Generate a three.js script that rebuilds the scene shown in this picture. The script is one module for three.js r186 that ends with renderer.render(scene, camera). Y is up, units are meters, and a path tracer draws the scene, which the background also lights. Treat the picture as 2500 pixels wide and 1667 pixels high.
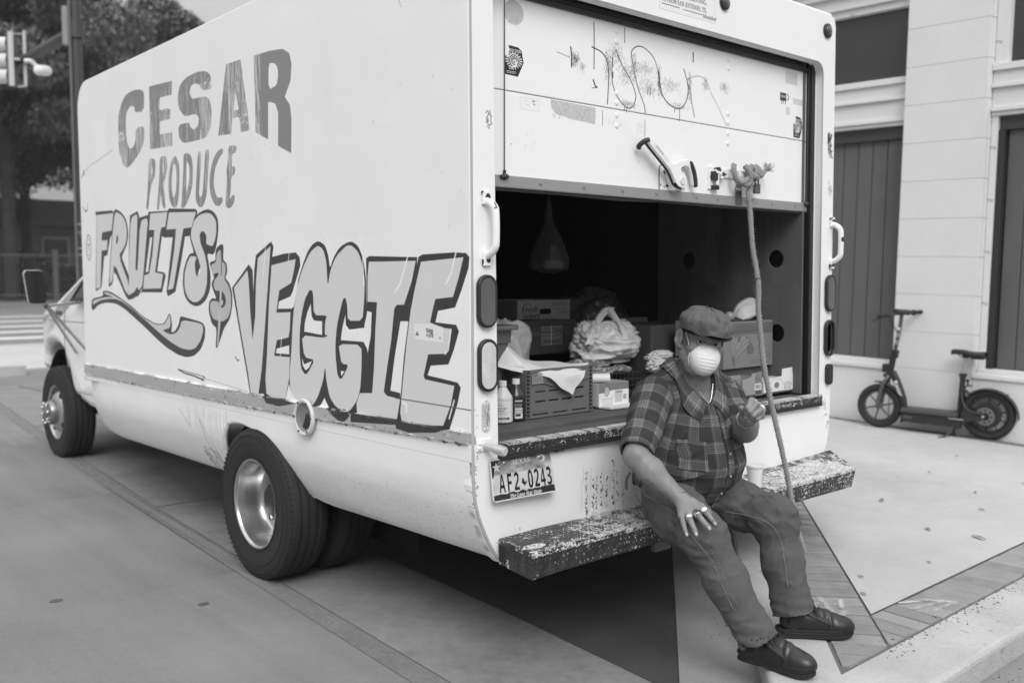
import * as THREE from 'three';
import { mergeGeometries, mergeVertices, toCreasedNormals } from 'three/addons/utils/BufferGeometryUtils.js';
import { RoundedBoxGeometry } from 'three/addons/geometries/RoundedBoxGeometry.js';

// ---------------------------------------------------------------- camera, sky, sun, exposure
const V3 = (x, y, z) => new THREE.Vector3(x, y, z);
const scene = new THREE.Scene();
const camera = new THREE.PerspectiveCamera(39.2, 1024 / 682, 0.05, 2000);
camera.position.set(0, 1.45, 0);
{ // level with the sloping street, 41.7 degrees to the right of the truck's long axis
  const f = V3(0.6643, -0.0630, -0.7448).normalize(), r = V3(0.7461, -0.0052, 0.6659).normalize();
  const u = V3().crossVectors(r, f).normalize();
  camera.quaternion.setFromRotationMatrix(new THREE.Matrix4().makeBasis(V3().crossVectors(f, u), u, f.clone().negate()));
}
camera.focus = 3.7; camera.userData.fStop = 2.0;
const renderer = new THREE.WebGLRenderer({ antialias: true });
renderer.toneMapping = THREE.LinearToneMapping;
renderer.toneMappingExposure = 1.78;
renderer.shadowMap.enabled = true;

function rng(seed) { let a = seed >>> 0; return () => { a = (a + 0x6d2b79f5) | 0; let t = Math.imul(a ^ (a >>> 15), 1 | a); t = (t + Math.imul(t ^ (t >>> 7), 61 | t)) ^ t; return ((t ^ (t >>> 14)) >>> 0) / 4294967296; }; }
const hash3 = (x, y, z) => { let h = Math.imul(x | 0, 374761393) ^ Math.imul(y | 0, 668265263) ^ Math.imul(z | 0, 2147483647 - 1274126177); h = Math.imul(h ^ (h >>> 13), 1274126177); return ((h ^ (h >>> 16)) >>> 0) / 4294967296; };
const sm = (t) => t * t * (3 - 2 * t), lerp = (a, b, t) => a + (b - a) * t, clamp = (x, a = 0, b = 1) => Math.min(b, Math.max(a, x));
const step2 = (a, b, x) => sm(clamp((x - a) / (b - a)));
function n3(x, y, z) { // value noise, -1 .. 1
  const i = Math.floor(x), j = Math.floor(y), k = Math.floor(z), u = sm(x - i), v = sm(y - j), w = sm(z - k), h = hash3;
  return 2 * lerp(lerp(lerp(h(i, j, k), h(i + 1, j, k), u), lerp(h(i, j + 1, k), h(i + 1, j + 1, k), u), v),
    lerp(lerp(h(i, j, k + 1), h(i + 1, j, k + 1), u), lerp(h(i, j + 1, k + 1), h(i + 1, j + 1, k + 1), u), v), w) - 1;
}
const fbm = (x, y, z, o = 4) => { let s = 0, a = 0.5; for (let i = 0; i < o; i++) { s += a * n3(x, y, z); x *= 2.03; y *= 2.03; z *= 2.03; a *= 0.5; } return s; };

{ // overcast sky: brightest overhead, grey cloud folds, dull ground below the horizon
  const w = 256, h = 128, d = new Float32Array(w * h * 4);
  for (let j = 0; j < h; j++) for (let i = 0; i < w; i++) {
    const el = ((j + 0.5) / h - 0.5) * Math.PI, az = (i / w) * 2 * Math.PI, s = Math.sin(el), c = Math.cos(el);
    let L = el > 0 ? 0.95 * (0.15 + 0.85 * s) : 0.16;
    if (el > 0) L *= 1 + 0.13 * fbm(c * Math.cos(az) * 3 + 7, s * 5, c * Math.sin(az) * 3, 4);
    const o = (j * w + i) * 4; d[o] = L; d[o + 1] = L; d[o + 2] = L; d[o + 3] = 1;
  }
  const t = new THREE.DataTexture(d, w, h, THREE.RGBAFormat, THREE.FloatType);
  t.mapping = THREE.EquirectangularReflectionMapping; t.magFilter = t.minFilter = THREE.LinearFilter; t.needsUpdate = true;
  scene.background = t; scene.environment = t;
}
const sun = new THREE.DirectionalLight(0xffffff, 1.2);
sun.position.set(-6, 15, 11); sun.target.position.set(3, 0, -3);
sun.castShadow = true; sun.shadow.radius = 60; sun.shadow.mapSize.set(2048, 2048);
Object.assign(sun.shadow.camera, { left: -30, right: 30, top: 30, bottom: -30, near: 0.5, far: 120 });
scene.add(sun, sun.target);

// ---------------------------------------------------------------- naming
const taken = new Map();
function numbered(name) { const n = taken.get(name) ?? 0; taken.set(name, n + 1); return n ? name + '_' + String(n).padStart(3, '0') : name; }
function tag(o, label, category, group, kind) {
  if (label) o.userData.label = label; if (category) o.userData.category = category;
  if (group) o.userData.group = group; if (kind) o.userData.kind = kind; return o;
}
function thing(name, label, category, pos = [0, 0, 0], group) {
  const o = new THREE.Group(); o.name = numbered(name); o.position.set(...pos); scene.add(o); return tag(o, label, category, group);
}
function mesh(name, geo, m, parent) {
  const o = new THREE.Mesh(geo, m); o.name = parent ? name : numbered(name); o.castShadow = o.receiveShadow = true; (parent ?? scene).add(o); return o;
}
const struct = (name, geo, m) => tag(mesh(name, geo, m), null, null, null, 'structure');

// ---------------------------------------------------------------- geometry
function flat(g) { // position, normal, uv only, without an index
  let r = g.index ? g.toNonIndexed() : g; for (const k of Object.keys(r.attributes)) if (!['position', 'normal', 'uv'].includes(k)) r.deleteAttribute(k);
  if (!r.attributes.normal) r.computeVertexNormals();
  if (!r.attributes.uv) r.setAttribute('uv', new THREE.BufferAttribute(new Float32Array(r.attributes.position.count * 2), 2));
  r.morphAttributes = {}; r.clearGroups(); return r;
}
const M = (...gs) => { gs = gs.flat(9); return gs.length === 1 ? flat(gs[0]) : mergeGeometries(gs.map(flat)); };
const _e = new THREE.Euler(), _q = new THREE.Quaternion(), _m = new THREE.Matrix4();
function at(g, x = 0, y = 0, z = 0, rx = 0, ry = 0, rz = 0, s = 1) {
  const S = Array.isArray(s) ? V3(...s) : V3(s, s, s);
  return g.applyMatrix4(_m.compose(V3(x, y, z), _q.setFromEuler(_e.set(rx, ry, rz, 'YXZ')), S));
}
const bx = (w, h, d, ...p) => at(new THREE.BoxGeometry(w, h, d), ...p);
const rb = (w, h, d, r, ...p) => at(new RoundedBoxGeometry(w, h, d, 2, Math.min(r, w / 2.01, h / 2.01, d / 2.01)), ...p);
function rod(a, b, r0, r1 = r0, n = 12, open = false) { // cylinder from point a to point b
  const A = V3(...a), B = V3(...b), d = B.clone().sub(A), g = new THREE.CylinderGeometry(r1, r0, d.length(), n, 1, open);
  g.translate(0, d.length() / 2, 0); g.applyQuaternion(_q.setFromUnitVectors(V3(0, 1, 0), d.normalize())); return g.translate(A.x, A.y, A.z);
}
const tube = (pts, r, seg = 24, n = 8, closed = false, k = 0.5) => new THREE.TubeGeometry(new THREE.CatmullRomCurve3(pts.map((p) => (p.isVector3 ? p : V3(...p))), closed, 'catmullrom', k), seg, r, n, closed);
const lathe = (pts, n = 32) => new THREE.LatheGeometry(pts.map((p) => new THREE.Vector2(...p)), n);
const ball = (r, x, y, z, s = 1, n = 14) => at(new THREE.SphereGeometry(r, n, Math.ceil(n * 0.7)), x, y, z, 0, 0, 0, s);
const shapeOf = (pts, holes = []) => { const s = new THREE.Shape(pts.map((p) => new THREE.Vector2(...p))); for (const h of holes) s.holes.push(new THREE.Path(h.map((p) => new THREE.Vector2(...p)))); return s; };
function ext(pts, depth, bevel = 0, holes = [], seg = 2) { // outline in xy, thickness along +z
  return new THREE.ExtrudeGeometry(shapeOf(pts, holes), { depth: depth - 2 * bevel, bevelEnabled: bevel > 0, bevelSize: bevel, bevelThickness: bevel, bevelOffset: -bevel, bevelSegments: seg, curveSegments: 12 }).translate(0, 0, bevel);
}
const rrect = (w, h, r, n = 5, cx = 0, cy = 0) => { const p = []; for (let q = 0; q < 4; q++) for (let i = 0; i <= n; i++) { const a = (q + i / n) * Math.PI / 2; p.push([cx + (q === 0 || q === 3 ? 1 : -1) * (w / 2 - r) + r * Math.cos(a), cy + (q < 2 ? 1 : -1) * (h / 2 - r) + r * Math.sin(a)]); } return p; };
const ring = (r, n = 24, cx = 0, cy = 0, ry = r) => Array.from({ length: n }, (_, i) => [cx + r * Math.cos(i / n * 2 * Math.PI), cy + ry * Math.sin(i / n * 2 * Math.PI)]);
// surface from a function of (u, v) in 0..1 that returns [x, y, z]; uv in metres when uvs is given
function sheet(fn, nu, nv, su = 1, sv = 1, closeU = false) {
  const p = [], uv = [], ix = [];
  for (let j = 0; j <= nv; j++) for (let i = 0; i <= nu; i++) { p.push(...fn(i / nu, j / nv)); uv.push(i / nu * su, j / nv * sv); }
  for (let j = 0; j < nv; j++) for (let i = 0; i < nu; i++) { const a = j * (nu + 1) + i, b = a + 1, c = a + nu + 1, d = c + 1; ix.push(a, b, d, a, d, c); }
  const g = new THREE.BufferGeometry(); g.setAttribute('position', new THREE.Float32BufferAttribute(p, 3)); g.setAttribute('uv', new THREE.Float32BufferAttribute(uv, 2)); g.setIndex(ix); g.computeVertexNormals();
  if (closeU) { const n = g.attributes.normal; for (let j = 0; j <= nv; j++) { const a = j * (nu + 1), b = a + nu; const x = n.getX(a) + n.getX(b), y = n.getY(a) + n.getY(b), z = n.getZ(a) + n.getZ(b), l = Math.hypot(x, y, z) || 1; n.setXYZ(a, x / l, y / l, z / l); n.setXYZ(b, x / l, y / l, z / l); } }
  return g;
}
// uv in metres from the face's own direction, so that patterns keep their size
function boxUV(g, k = 1, ou = 0, ov = 0) {
  g = flat(g); const p = g.attributes.position, uv = new Float32Array(p.count * 2), a = V3(), b = V3(), c = V3();
  for (let i = 0; i < p.count; i += 3) {
    a.fromBufferAttribute(p, i); b.fromBufferAttribute(p, i + 1); c.fromBufferAttribute(p, i + 2);
    const n = V3().crossVectors(b.clone().sub(a), c.clone().sub(a)), x = Math.abs(n.x), y = Math.abs(n.y), z = Math.abs(n.z);
    [a, b, c].forEach((v, j) => { const [s, t] = y >= x && y >= z ? [v.x, v.z] : x >= z ? [v.z, v.y] : [v.x, v.y]; uv[(i + j) * 2] = s * k + ou; uv[(i + j) * 2 + 1] = t * k + ov; });
  }
  g.setAttribute('uv', new THREE.BufferAttribute(uv, 2)); return g;
}
// uv from two world axes mapped to a rectangle
function rectUV(g, fu, fv) { g = flat(g); const p = g.attributes.position, uv = new Float32Array(p.count * 2), v = V3(); for (let i = 0; i < p.count; i++) { v.fromBufferAttribute(p, i); uv[2 * i] = fu(v); uv[2 * i + 1] = fv(v); } g.setAttribute('uv', new THREE.BufferAttribute(uv, 2)); return g; }
function warp(g, fn) { const p = g.attributes.position, v = V3(); for (let i = 0; i < p.count; i++) { v.fromBufferAttribute(p, i); fn(v); p.setXYZ(i, v.x, v.y, v.z); } g.computeVertexNormals(); return g; }

// ---------------------------------------------------------------- materials (the photograph is black and white)
const toS = (l) => Math.round(255 * (l <= 0.0031308 ? 12.92 * l : 1.055 * Math.pow(l, 1 / 2.4) - 0.055));
const gs = (v) => 'rgb(' + v + ',' + v + ',' + v + ')', ga = (v, a) => 'rgba(' + v + ',' + v + ',' + v + ',' + a + ')';
function mat(l, rough = 0.8, o = {}) { const { metal = 0, ...rest } = o; const m = new THREE.MeshPhysicalMaterial({ roughness: rough, metalness: metal, side: THREE.DoubleSide, ...rest }); m.color.setRGB(l, l, l); return m; }
function canvasTex(w, h, draw, srgb = true) {
  const c = document.createElement('canvas'); c.width = w; c.height = h; const x = c.getContext('2d'); draw(x, w, h);
  const t = new THREE.CanvasTexture(c); if (srgb) t.colorSpace = THREE.SRGBColorSpace; t.wrapS = t.wrapT = THREE.RepeatWrapping; t.magFilter = THREE.LinearFilter; return t;
}
// tiling grey map from a function of (u, v) on the torus; returns linear albedo
function tileTex(n, fn, srgb = true) {
  const d = new Uint8Array(n * n * 4);
  for (let j = 0; j < n; j++) for (let i = 0; i < n; i++) { const l = clamp(fn(i / n, j / n)), v = srgb ? toS(l) : Math.round(255 * l), o = (j * n + i) * 4; d[o] = d[o + 1] = d[o + 2] = v; d[o + 3] = 255; }
  const t = new THREE.DataTexture(d, n, n); if (srgb) t.colorSpace = THREE.SRGBColorSpace; t.wrapS = t.wrapT = THREE.RepeatWrapping; t.magFilter = THREE.LinearFilter; t.needsUpdate = true; return t;
}
// noise that repeats over the unit square: a torus walk blended at the edges
function tn(u, v, f, o = 4, seed = 0) {
  const g = (x, y) => fbm(x * f + seed * 17.3, y * f + seed * 5.1, seed * 3.7, o), bu = u, bv = v;
  return (g(u, v) * (1 - bu) + g(u - 1, v) * bu) * (1 - bv) + (g(u, v - 1) * (1 - bu) + g(u - 1, v - 1) * bu) * bv;
}
const rep = (t, x, y = x) => { const c = t.clone(); c.repeat.set(x, y); c.needsUpdate = true; return c; };
const textured = (t, rough = 0.85, o = {}) => mat(1, rough, { map: t, ...o });
// dabs: small irregular flecks, scratches and chips on a canvas
function flecks(x, R, n, box, size, tone, alpha = 1, stretch = 1) {
  for (let i = 0; i < n; i++) { x.fillStyle = ga(typeof tone === 'function' ? tone() : tone, alpha); const cx = box[0] + R() * (box[2] - box[0]), cy = box[1] + R() * (box[3] - box[1]), s = size * (0.3 + R() * R() * 1.4), k = 5 + (R() * 3 | 0);
    x.beginPath(); for (let j = 0; j < k; j++) { const a = j / k * 6.283, q = s * (0.5 + R() * 0.8); x.lineTo(cx + Math.cos(a) * q * stretch, cy + Math.sin(a) * q); } x.fill(); }
}
const chaikin = (p, k = 2, t = 0.25) => { for (; k--;) { const q = []; for (let i = 0; i < p.length; i++) { const a = p[i], b = p[(i + 1) % p.length]; q.push([lerp(a[0], b[0], t), lerp(a[1], b[1], t)], [lerp(a[0], b[0], 1 - t), lerp(a[1], b[1], 1 - t)]); } p = q; } return p; };
function poly(x, pts, tone, k = 1, t = 0.16) { x.fillStyle = gs(tone); x.beginPath(); for (const p of chaikin(pts, k, t)) x.lineTo(...p); x.closePath(); x.fill(); }

const concreteTex = tileTex(512, (u, v) => 0.47 + 0.10 * tn(u, v, 5, 5, 1) + 0.09 * tn(u, v, 60, 2, 2) + (tn(u, v, 45, 2, 3) > 0.42 ? -0.1 : 0));
const roadTex = tileTex(1024, (u, v) => 0.19 + 0.045 * tn(u, v, 4, 5, 4) + 0.03 * tn(u, v, 120, 2, 5) + 0.035 * tn(u, v * 0.12, 12, 4, 6) + 0.02 * tn(u, v * 0.08, 40, 2, 9) - 0.10 * Math.max(0, tn(u, v, 26, 3, 10) - 0.45));
const grainBump = tileTex(512, (u, v) => 0.5 + 0.5 * tn(u, v, 90, 3, 7), false);
const softBump = tileTex(256, (u, v) => 0.5 + 0.6 * tn(u, v, 10, 4, 8), false);
const chrome = mat(0.78, 0.16, { metal: 1 }), steel = mat(0.55, 0.35, { metal: 1 }), blackPlastic = mat(0.02, 0.5), rubber = mat(0.025, 0.75), darkMetal = mat(0.05, 0.45, { metal: 0.3 });
// ---------------------------------------------------------------- street: it climbs gently beyond the truck's nose
const roadY = (z) => { const h = Math.max(-60, Math.min(54, -z - 6.5)); return 0.03 * Math.log(1 + Math.exp(h * 1.5)) / 1.5; };
const walkY = (z) => 0.12 + 0.03 * (-Math.max(z, -12) - 2);
{
  const xs = [-300, -60, -20, -8, -3, 0, 1, 2, 3, 4, 5, 6, 8, 12, 20, 60, 300], zs = [60, 20, 6, 2, 0]; for (let z = -1; z > -20; z -= 1) zs.push(z); zs.push(-22, -26, -30, -36, -44, -52, -56, -60, -62, -66, -80, -140, -400);
  const g = sheet((u, v) => { const x = xs[Math.round(u * (xs.length - 1))], z = zs[Math.round(v * (zs.length - 1))]; return [x, roadY(z), z]; }, xs.length - 1, zs.length - 1);
  roadTex.repeat.set(0.45, 0.45);
  struct('road', boxUV(g), textured(roadTex, 0.9, { bumpMap: rep(grainBump, 1.6), bumpScale: 0.003 }));
}
// a flat sheet laid on the road, outline in (x, z)
function laid(name, pts, m, lift, div = 0.7, yf = roadY) {
  const g = new THREE.ShapeGeometry(shapeOf(pts.map(([x, z]) => [x, -z]))).rotateX(-Math.PI / 2); let f = flat(g);
  for (let k = 0; k < 4; k++) { // split long triangles so that the sheet follows the slope
    const p = f.attributes.position, out = [], a = V3(), b = V3(), c = V3(); let any = false;
    for (let i = 0; i < p.count; i += 3) {
      a.fromBufferAttribute(p, i); b.fromBufferAttribute(p, i + 1); c.fromBufferAttribute(p, i + 2);
      const e = [a.distanceTo(b), b.distanceTo(c), c.distanceTo(a)], m = Math.max(...e);
      const T = m === e[0] ? [a, b, c] : m === e[1] ? [b, c, a] : [c, a, b];
      if (m > div * 3) { any = true; const h = T[0].clone().add(T[1]).multiplyScalar(0.5); for (const t of [[T[0], h, T[2]], [h, T[1], T[2]]]) for (const q of t) out.push(q.x, q.y, q.z); } else for (const q of [a, b, c]) out.push(q.x, q.y, q.z);
    }
    f = new THREE.BufferGeometry(); f.setAttribute('position', new THREE.Float32BufferAttribute(out, 3)); if (!any) break;
  }
  warp(f, (v) => { v.y = yf(v.z) + lift; });
  return struct(name, boxUV(f), m);
}
const slabTex = tileTex(1024, (u, v) => 0.205 + 0.07 * tn(u, v, 4, 5, 11) + 0.05 * tn(u, v, 90, 2, 12) + 0.05 * tn(u, v, 16, 3, 16)); slabTex.repeat.set(0.4, 0.4);
const asphaltTex = tileTex(512, (u, v) => { const s = tn(u, v, 110, 2, 13); return 0.05 + 0.022 * tn(u, v, 6, 4, 14) + (s > 0.5 ? 0.10 : 0) + 0.012 * s; }); asphaltTex.repeat.set(0.9, 0.9);
const slabM = textured(slabTex, 0.92, { bumpMap: rep(grainBump, 1.5), bumpScale: 0.003 });
// parking strip of concrete slabs under the truck, cut by two joints
const stripEdge = (z) => 2.08 + 0.076 * (-z - 2.68);
for (const [z0, z1] of [[-1.2, -6.05], [-6.07, -9.7], [-9.72, -12.9]]) laid('parking_strip', [[stripEdge(z0), z0], [6.2, z0], [6.2, z1], [stripEdge(z1), z1]], slabM, 0.004);
laid('asphalt_patch', [[2.60, -2.05], [2.69, -2.9], [2.78, -4.0], [2.9, -5.4], [6.6, -5.4], [4.007, -3.208], [2.692, -2.12]], textured(asphaltTex, 0.95, { bumpMap: rep(grainBump, 2), bumpScale: 0.006 }), 0.008);
laid('joint_band', [[stripEdge(-1.2) - 0.11, -1.2], [stripEdge(-1.2) - 0.004, -1.2], [stripEdge(-12.9) - 0.004, -12.9], [stripEdge(-12.9) - 0.11, -12.9]], textured(rep(tileTex(256, (u, v) => 0.17 + 0.04 * tn(u, v, 5, 4, 18) + 0.09 * tn(u, v, 60, 2, 19)), 1.2), 0.95, { bumpMap: rep(grainBump, 3), bumpScale: 0.005 }), 0.003);
// corner kerb: one side runs slantwise past the truck, the other along the side street
const DD = [-0.7703, 0.6377], DN = [0.6377, 0.7703], D0 = [4.007, -3.208];
const Dp = (off, t) => [D0[0] + off * DN[0] + t * DD[0], D0[1] + off * DN[1] + t * DD[1]];
const Dx = (off, z) => Dp(off, (z - D0[1] - off * DN[1]) / DD[1]);
const gutterTex = tileTex(512, (u, v) => 0.27 + 0.08 * tn(u, v, 5, 5, 21) + 0.05 * tn(u, v, 100, 2, 22)); gutterTex.repeat.set(0.7, 0.7);
laid('gutter', [Dp(0, -2.6), Dp(0.31, -2.6), Dp(0.31, 3.6), Dp(0, 3.6)], textured(gutterTex, 0.92, { bumpMap: rep(grainBump, 2.2), bumpScale: 0.004 }), 0.012);
function raised(pts, topY, depth, bevel) { const g = ext(pts.map(([x, z]) => [x, -z]), depth, bevel, [], 3).rotateX(-Math.PI / 2); return warp(flat(g), (v) => { v.y += topY(v.z) - depth; }); }
const kerbTex = tileTex(512, (u, v) => 0.42 + 0.13 * tn(u, v, 5, 5, 31) + 0.07 * tn(u, v, 80, 2, 32) - (tn(u, v, 30, 3, 33) > 0.4 ? 0.12 : 0)); kerbTex.repeat.set(0.8, 0.8);
const corner = Dx(0.29, -1.39), kerbR = []; for (let i = 0; i <= 6; i++) { const a = i / 6, p = [lerp(corner[0] + 0.25 * -DD[0], corner[0] + 0.3, a), lerp(corner[1] - 0.25 * DD[1], -1.39, a)], k = 0.12 * 4 * a * (1 - a); kerbR.push([lerp(p[0], corner[0], k * 0.8), lerp(p[1], corner[1], k * 0.8)]); }
struct('kerb', boxUV(raised([Dp(0.29, -2.6), ...kerbR, [12, -1.39], [12, -1.64], Dx(0.546, -1.64), Dp(0.546, -2.6)], walkY, 0.2, 0.022)), textured(kerbTex, 0.9, { bumpMap: rep(grainBump, 2), bumpScale: 0.004 }));
struct('paving_bed', boxUV(raised([Dp(0.5, -2.6), Dx(0.5, -1.62), [12, -1.62], [12, -1.9], Dx(0.8, -1.9), Dp(0.8, -2.6)], (z) => walkY(z) - 0.006, 0.1, 0)), mat(0.12, 0.95));
const walkTex = tileTex(1024, (u, v) => 0.45 + 0.09 * tn(u, v, 4, 5, 41) + 0.05 * tn(u, v, 110, 2, 42) + 0.05 * tn(u, v, 22, 3, 43) - 0.22 * Math.max(0, tn(u, v, 34, 3, 44) - 0.38)); walkTex.repeat.set(0.33, 0.33);
const walkM = textured(walkTex, 0.88, { bumpMap: rep(grainBump, 1.6), bumpScale: 0.002 });
laid('sidewalk', [Dx(0.765, -1.848), [12, -1.848], [12, -11.5], [5.9, -11.5], [5.9, -4.85], Dp(0.765, -2.3)], walkM, 0, 0.7, walkY);
struct('sidewalk_base', boxUV(raised([Dx(0.765, -1.848), [12, -1.848], [12, -11.5], [5.9, -11.5], [5.9, -4.85], Dp(0.765, -2.3)], (z) => walkY(z) - 0.004, 0.1, 0)), mat(0.1, 0.95));
{ // soldier-course brick pavers, each its own piece
  const strip = tag(new THREE.Group(), null, null, null, 'structure'); strip.name = numbered('brick_paving'); scene.add(strip);
  const R = rng(5), vars = [0.27, 0.235, 0.30, 0.25, 0.285].map((l, i) => { const t = tileTex(128, (u, v) => l * (1 + 0.25 * tn(u, v, 4, 4, 50 + i) + 0.22 * tn(u, v, 50, 2, 60 + i))); return textured(t, 0.9, { bumpMap: rep(grainBump, 1), bumpScale: 0.004 }); });
  const slant = Math.atan2(DD[0], DD[1]);
  const unit = boxUV(rb(0.198, 0.05, 0.0975, 0.005), 4);
  const lay = (p, rot) => { const m = mesh('brick', unit, vars[R() * 5 | 0], strip); m.position.set(p[0], walkY(p[1]) - 0.025 + (R() - 0.5) * 0.003, p[1]); m.rotation.set(-0.03 + (R() - 0.5) * 0.006, rot + (R() - 0.5) * 0.01, (R() - 0.5) * 0.006, 'YXZ'); };
  // every paver is its own block; those at the corner are cut to the kerb line and to the mitre
  const clipPoly = (P, f) => { const o = []; for (let i = 0; i < P.length; i++) { const a = P[i], b = P[(i + 1) % P.length], fa = f(a), fb = f(b); if (fa >= 0) o.push(a); if ((fa >= 0) !== (fb >= 0)) { const t = fa / (fa - fb); o.push([lerp(a[0], b[0], t), lerp(a[1], b[1], t)]); } } return o; };
  const cutLay = (P) => { if (P.length < 3) return; let ar = 0; P.forEach((a, i) => { const b = P[(i + 1) % P.length]; ar += a[0] * b[1] - b[0] * a[1]; }); if (Math.abs(ar) < 0.002) return; mesh('brick', boxUV(raised(P, (z) => walkY(z) + (R() - 0.5) * 0.001, 0.05, 0.004), 4), vars[R() * 5 | 0], strip); };
  const offOf = (p) => (p[0] - D0[0]) * DN[0] + (p[1] - D0[1]) * DN[1];
  for (let i = 0; i < 41; i++) { const t = -2.0 + i * 0.1025, h = 0.0487, c = Dp(0.655, t); if (c[1] < -1.80) lay(c, slant); else cutLay(clipPoly([Dp(0.556, t - h), Dp(0.754, t - h), Dp(0.754, t + h), Dp(0.556, t + h)], (p) => -1.646 - p[1])); }
  for (let i = 0; i < 62; i++) { const x = 3.18 + i * 0.1025, h = 0.0487; if (x > 3.75) lay([x, -1.742], Math.PI / 2); else cutLay(clipPoly([[x - h, -1.842], [x + h, -1.842], [x + h, -1.646], [x - h, -1.646]], (p) => offOf(p) - 0.762)); }
  // sprayed survey marks on the pavers
  const spray = canvasTex(256, 256, (x) => { x.fillStyle = '#000'; x.fillRect(0, 0, 256, 256); const Q = rng(9); x.lineCap = 'round';
    for (const [a, b, c, d, w] of [[30, 90, 190, 60, 26], [60, 130, 235, 120, 20], [40, 100, 120, 190, 22], [150, 180, 220, 210, 12]]) for (let i = 0; i < 260; i++) { const t = Q(), s = (Q() + Q() - 1) * w; x.fillStyle = ga(255, 0.10); x.beginPath(); x.arc(lerp(a, c, t) + (Q() - 0.5) * 30, lerp(b, d, t) + s, 3 + Q() * 5, 0, 7); x.fill(); } }, false);
  spray.wrapS = spray.wrapT = THREE.ClampToEdgeWrapping;
  const sp = (pts, cx, cz, r, rot) => { const g = at(new THREE.PlaneGeometry(r, r * 0.7, 4, 4).rotateX(-Math.PI / 2), cx, 0, cz, 0, rot); warp(g, (v) => { v.y = walkY(v.z) + 0.004; }); const o = mesh('sprayed_mark', g, mat(0.55, 0.9, { alphaMap: spray, transparent: true })); tag(o, pts, 'paint mark'); };
  sp('white sprayed survey mark on the pavers right of the black shoe', 3.47, -1.97, 0.34, 0.8); sp('faint white sprayed streak across the pavers right of the mitre corner', 3.86, -1.74, 0.3, 2.9);
}
// litter: leaves, pods, a scratch line and a gutter joint
{
  const R = rng(77), leafM = [mat(0.10, 0.8), mat(0.2, 0.8)], leafG = sheet((u, v) => { const w = Math.sin(Math.PI * v) * 0.5 * (1 - 0.3 * v); return [(u - 0.5) * w, 0.12 * Math.sin(3 * v) + 0.1 * Math.abs(u - 0.5), v - 0.5]; }, 4, 6);
  const cam0 = camera.position, spots = [[7.05, -3.02, 0.05], [5.35, -2.72, 0.09], [5.6, -2.25, 0.06], [4.95, -2.26, 0.07], [4.5, -2.75, 0.10], [5.0, -2.02, 0.10], [3.95, -2.1, 0.045], [3.75, -1.98, 0.05], [6.0, -2.45, 0.05], [6.35, -2.9, 0.05], [6.5, -2.35, 0.05], [4.4, -2.0, 0.04]];
  const words = ['small dry leaf on the sidewalk below the scooter', 'curled leaf in the middle of the sidewalk', 'dark pod on the sidewalk towards the right frame edge', 'dry leaf on the sidewalk above the brick paving', 'thin dry leaf near the bumper corner on the sidewalk', 'long thin leaf on the sidewalk close to the brick strip', 'dark crumb of leaf on the sidewalk near the mitred bricks', 'pale dry leaf on the sidewalk beside the brick corner', 'small leaf on the sidewalk between scooter and brick strip', 'tiny dark leaf on the sidewalk beyond the bumper', 'tiny curled leaf on the sidewalk at far right', 'leaf fragment on the sidewalk near the slanting bricks'];
  spots.forEach(([x, z, s], i) => { const o = mesh('fallen_leaf', leafG, leafM[i % 2]); o.position.set(x, walkY(z) + 0.005, z); o.rotation.y = -0.75 + (R() - 0.5); o.scale.set(s * 0.6, s * 0.5, s); tag(o, words[i], 'leaf', 'dry leaves scattered on the sidewalk'); });
  const shell = mesh('peanut_shell', tube([[0, 0.012, 0], [0.02, 0.014, 0.012], [0.035, 0.012, 0.035]], 0.011, 10, 8), mat(0.6, 0.8)); shell.position.set(1.46, 0.004, -2.57); tag(shell, 'pale curled shell lying on the road at the bottom', 'shell');
  for (const [x, z, s, w] of [[1.5, -3.05, 0.03, 'flat dark gum spot on the road below the rear wheel'], [1.78, -4.1, 0.025, 'flat dark gum spot on the road left of the rear wheel'], [1.3, -4.6, 0.03, 'flat dark gum spot on the road at far left']]) tag(mesh('gum_spot', at(new THREE.CylinderGeometry(s, s, 0.003, 14), x, 0.002, z, 0, 0, 0, [1, 1, 0.8]), mat(0.08, 0.8)), w, 'gum spot');
  laid('road_scratch', [[0.62, -4.1], [0.635, -4.1], [1.115, -2.4], [1.10, -2.4]], mat(0.32, 0.9), 0.003, 5);
}
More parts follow.
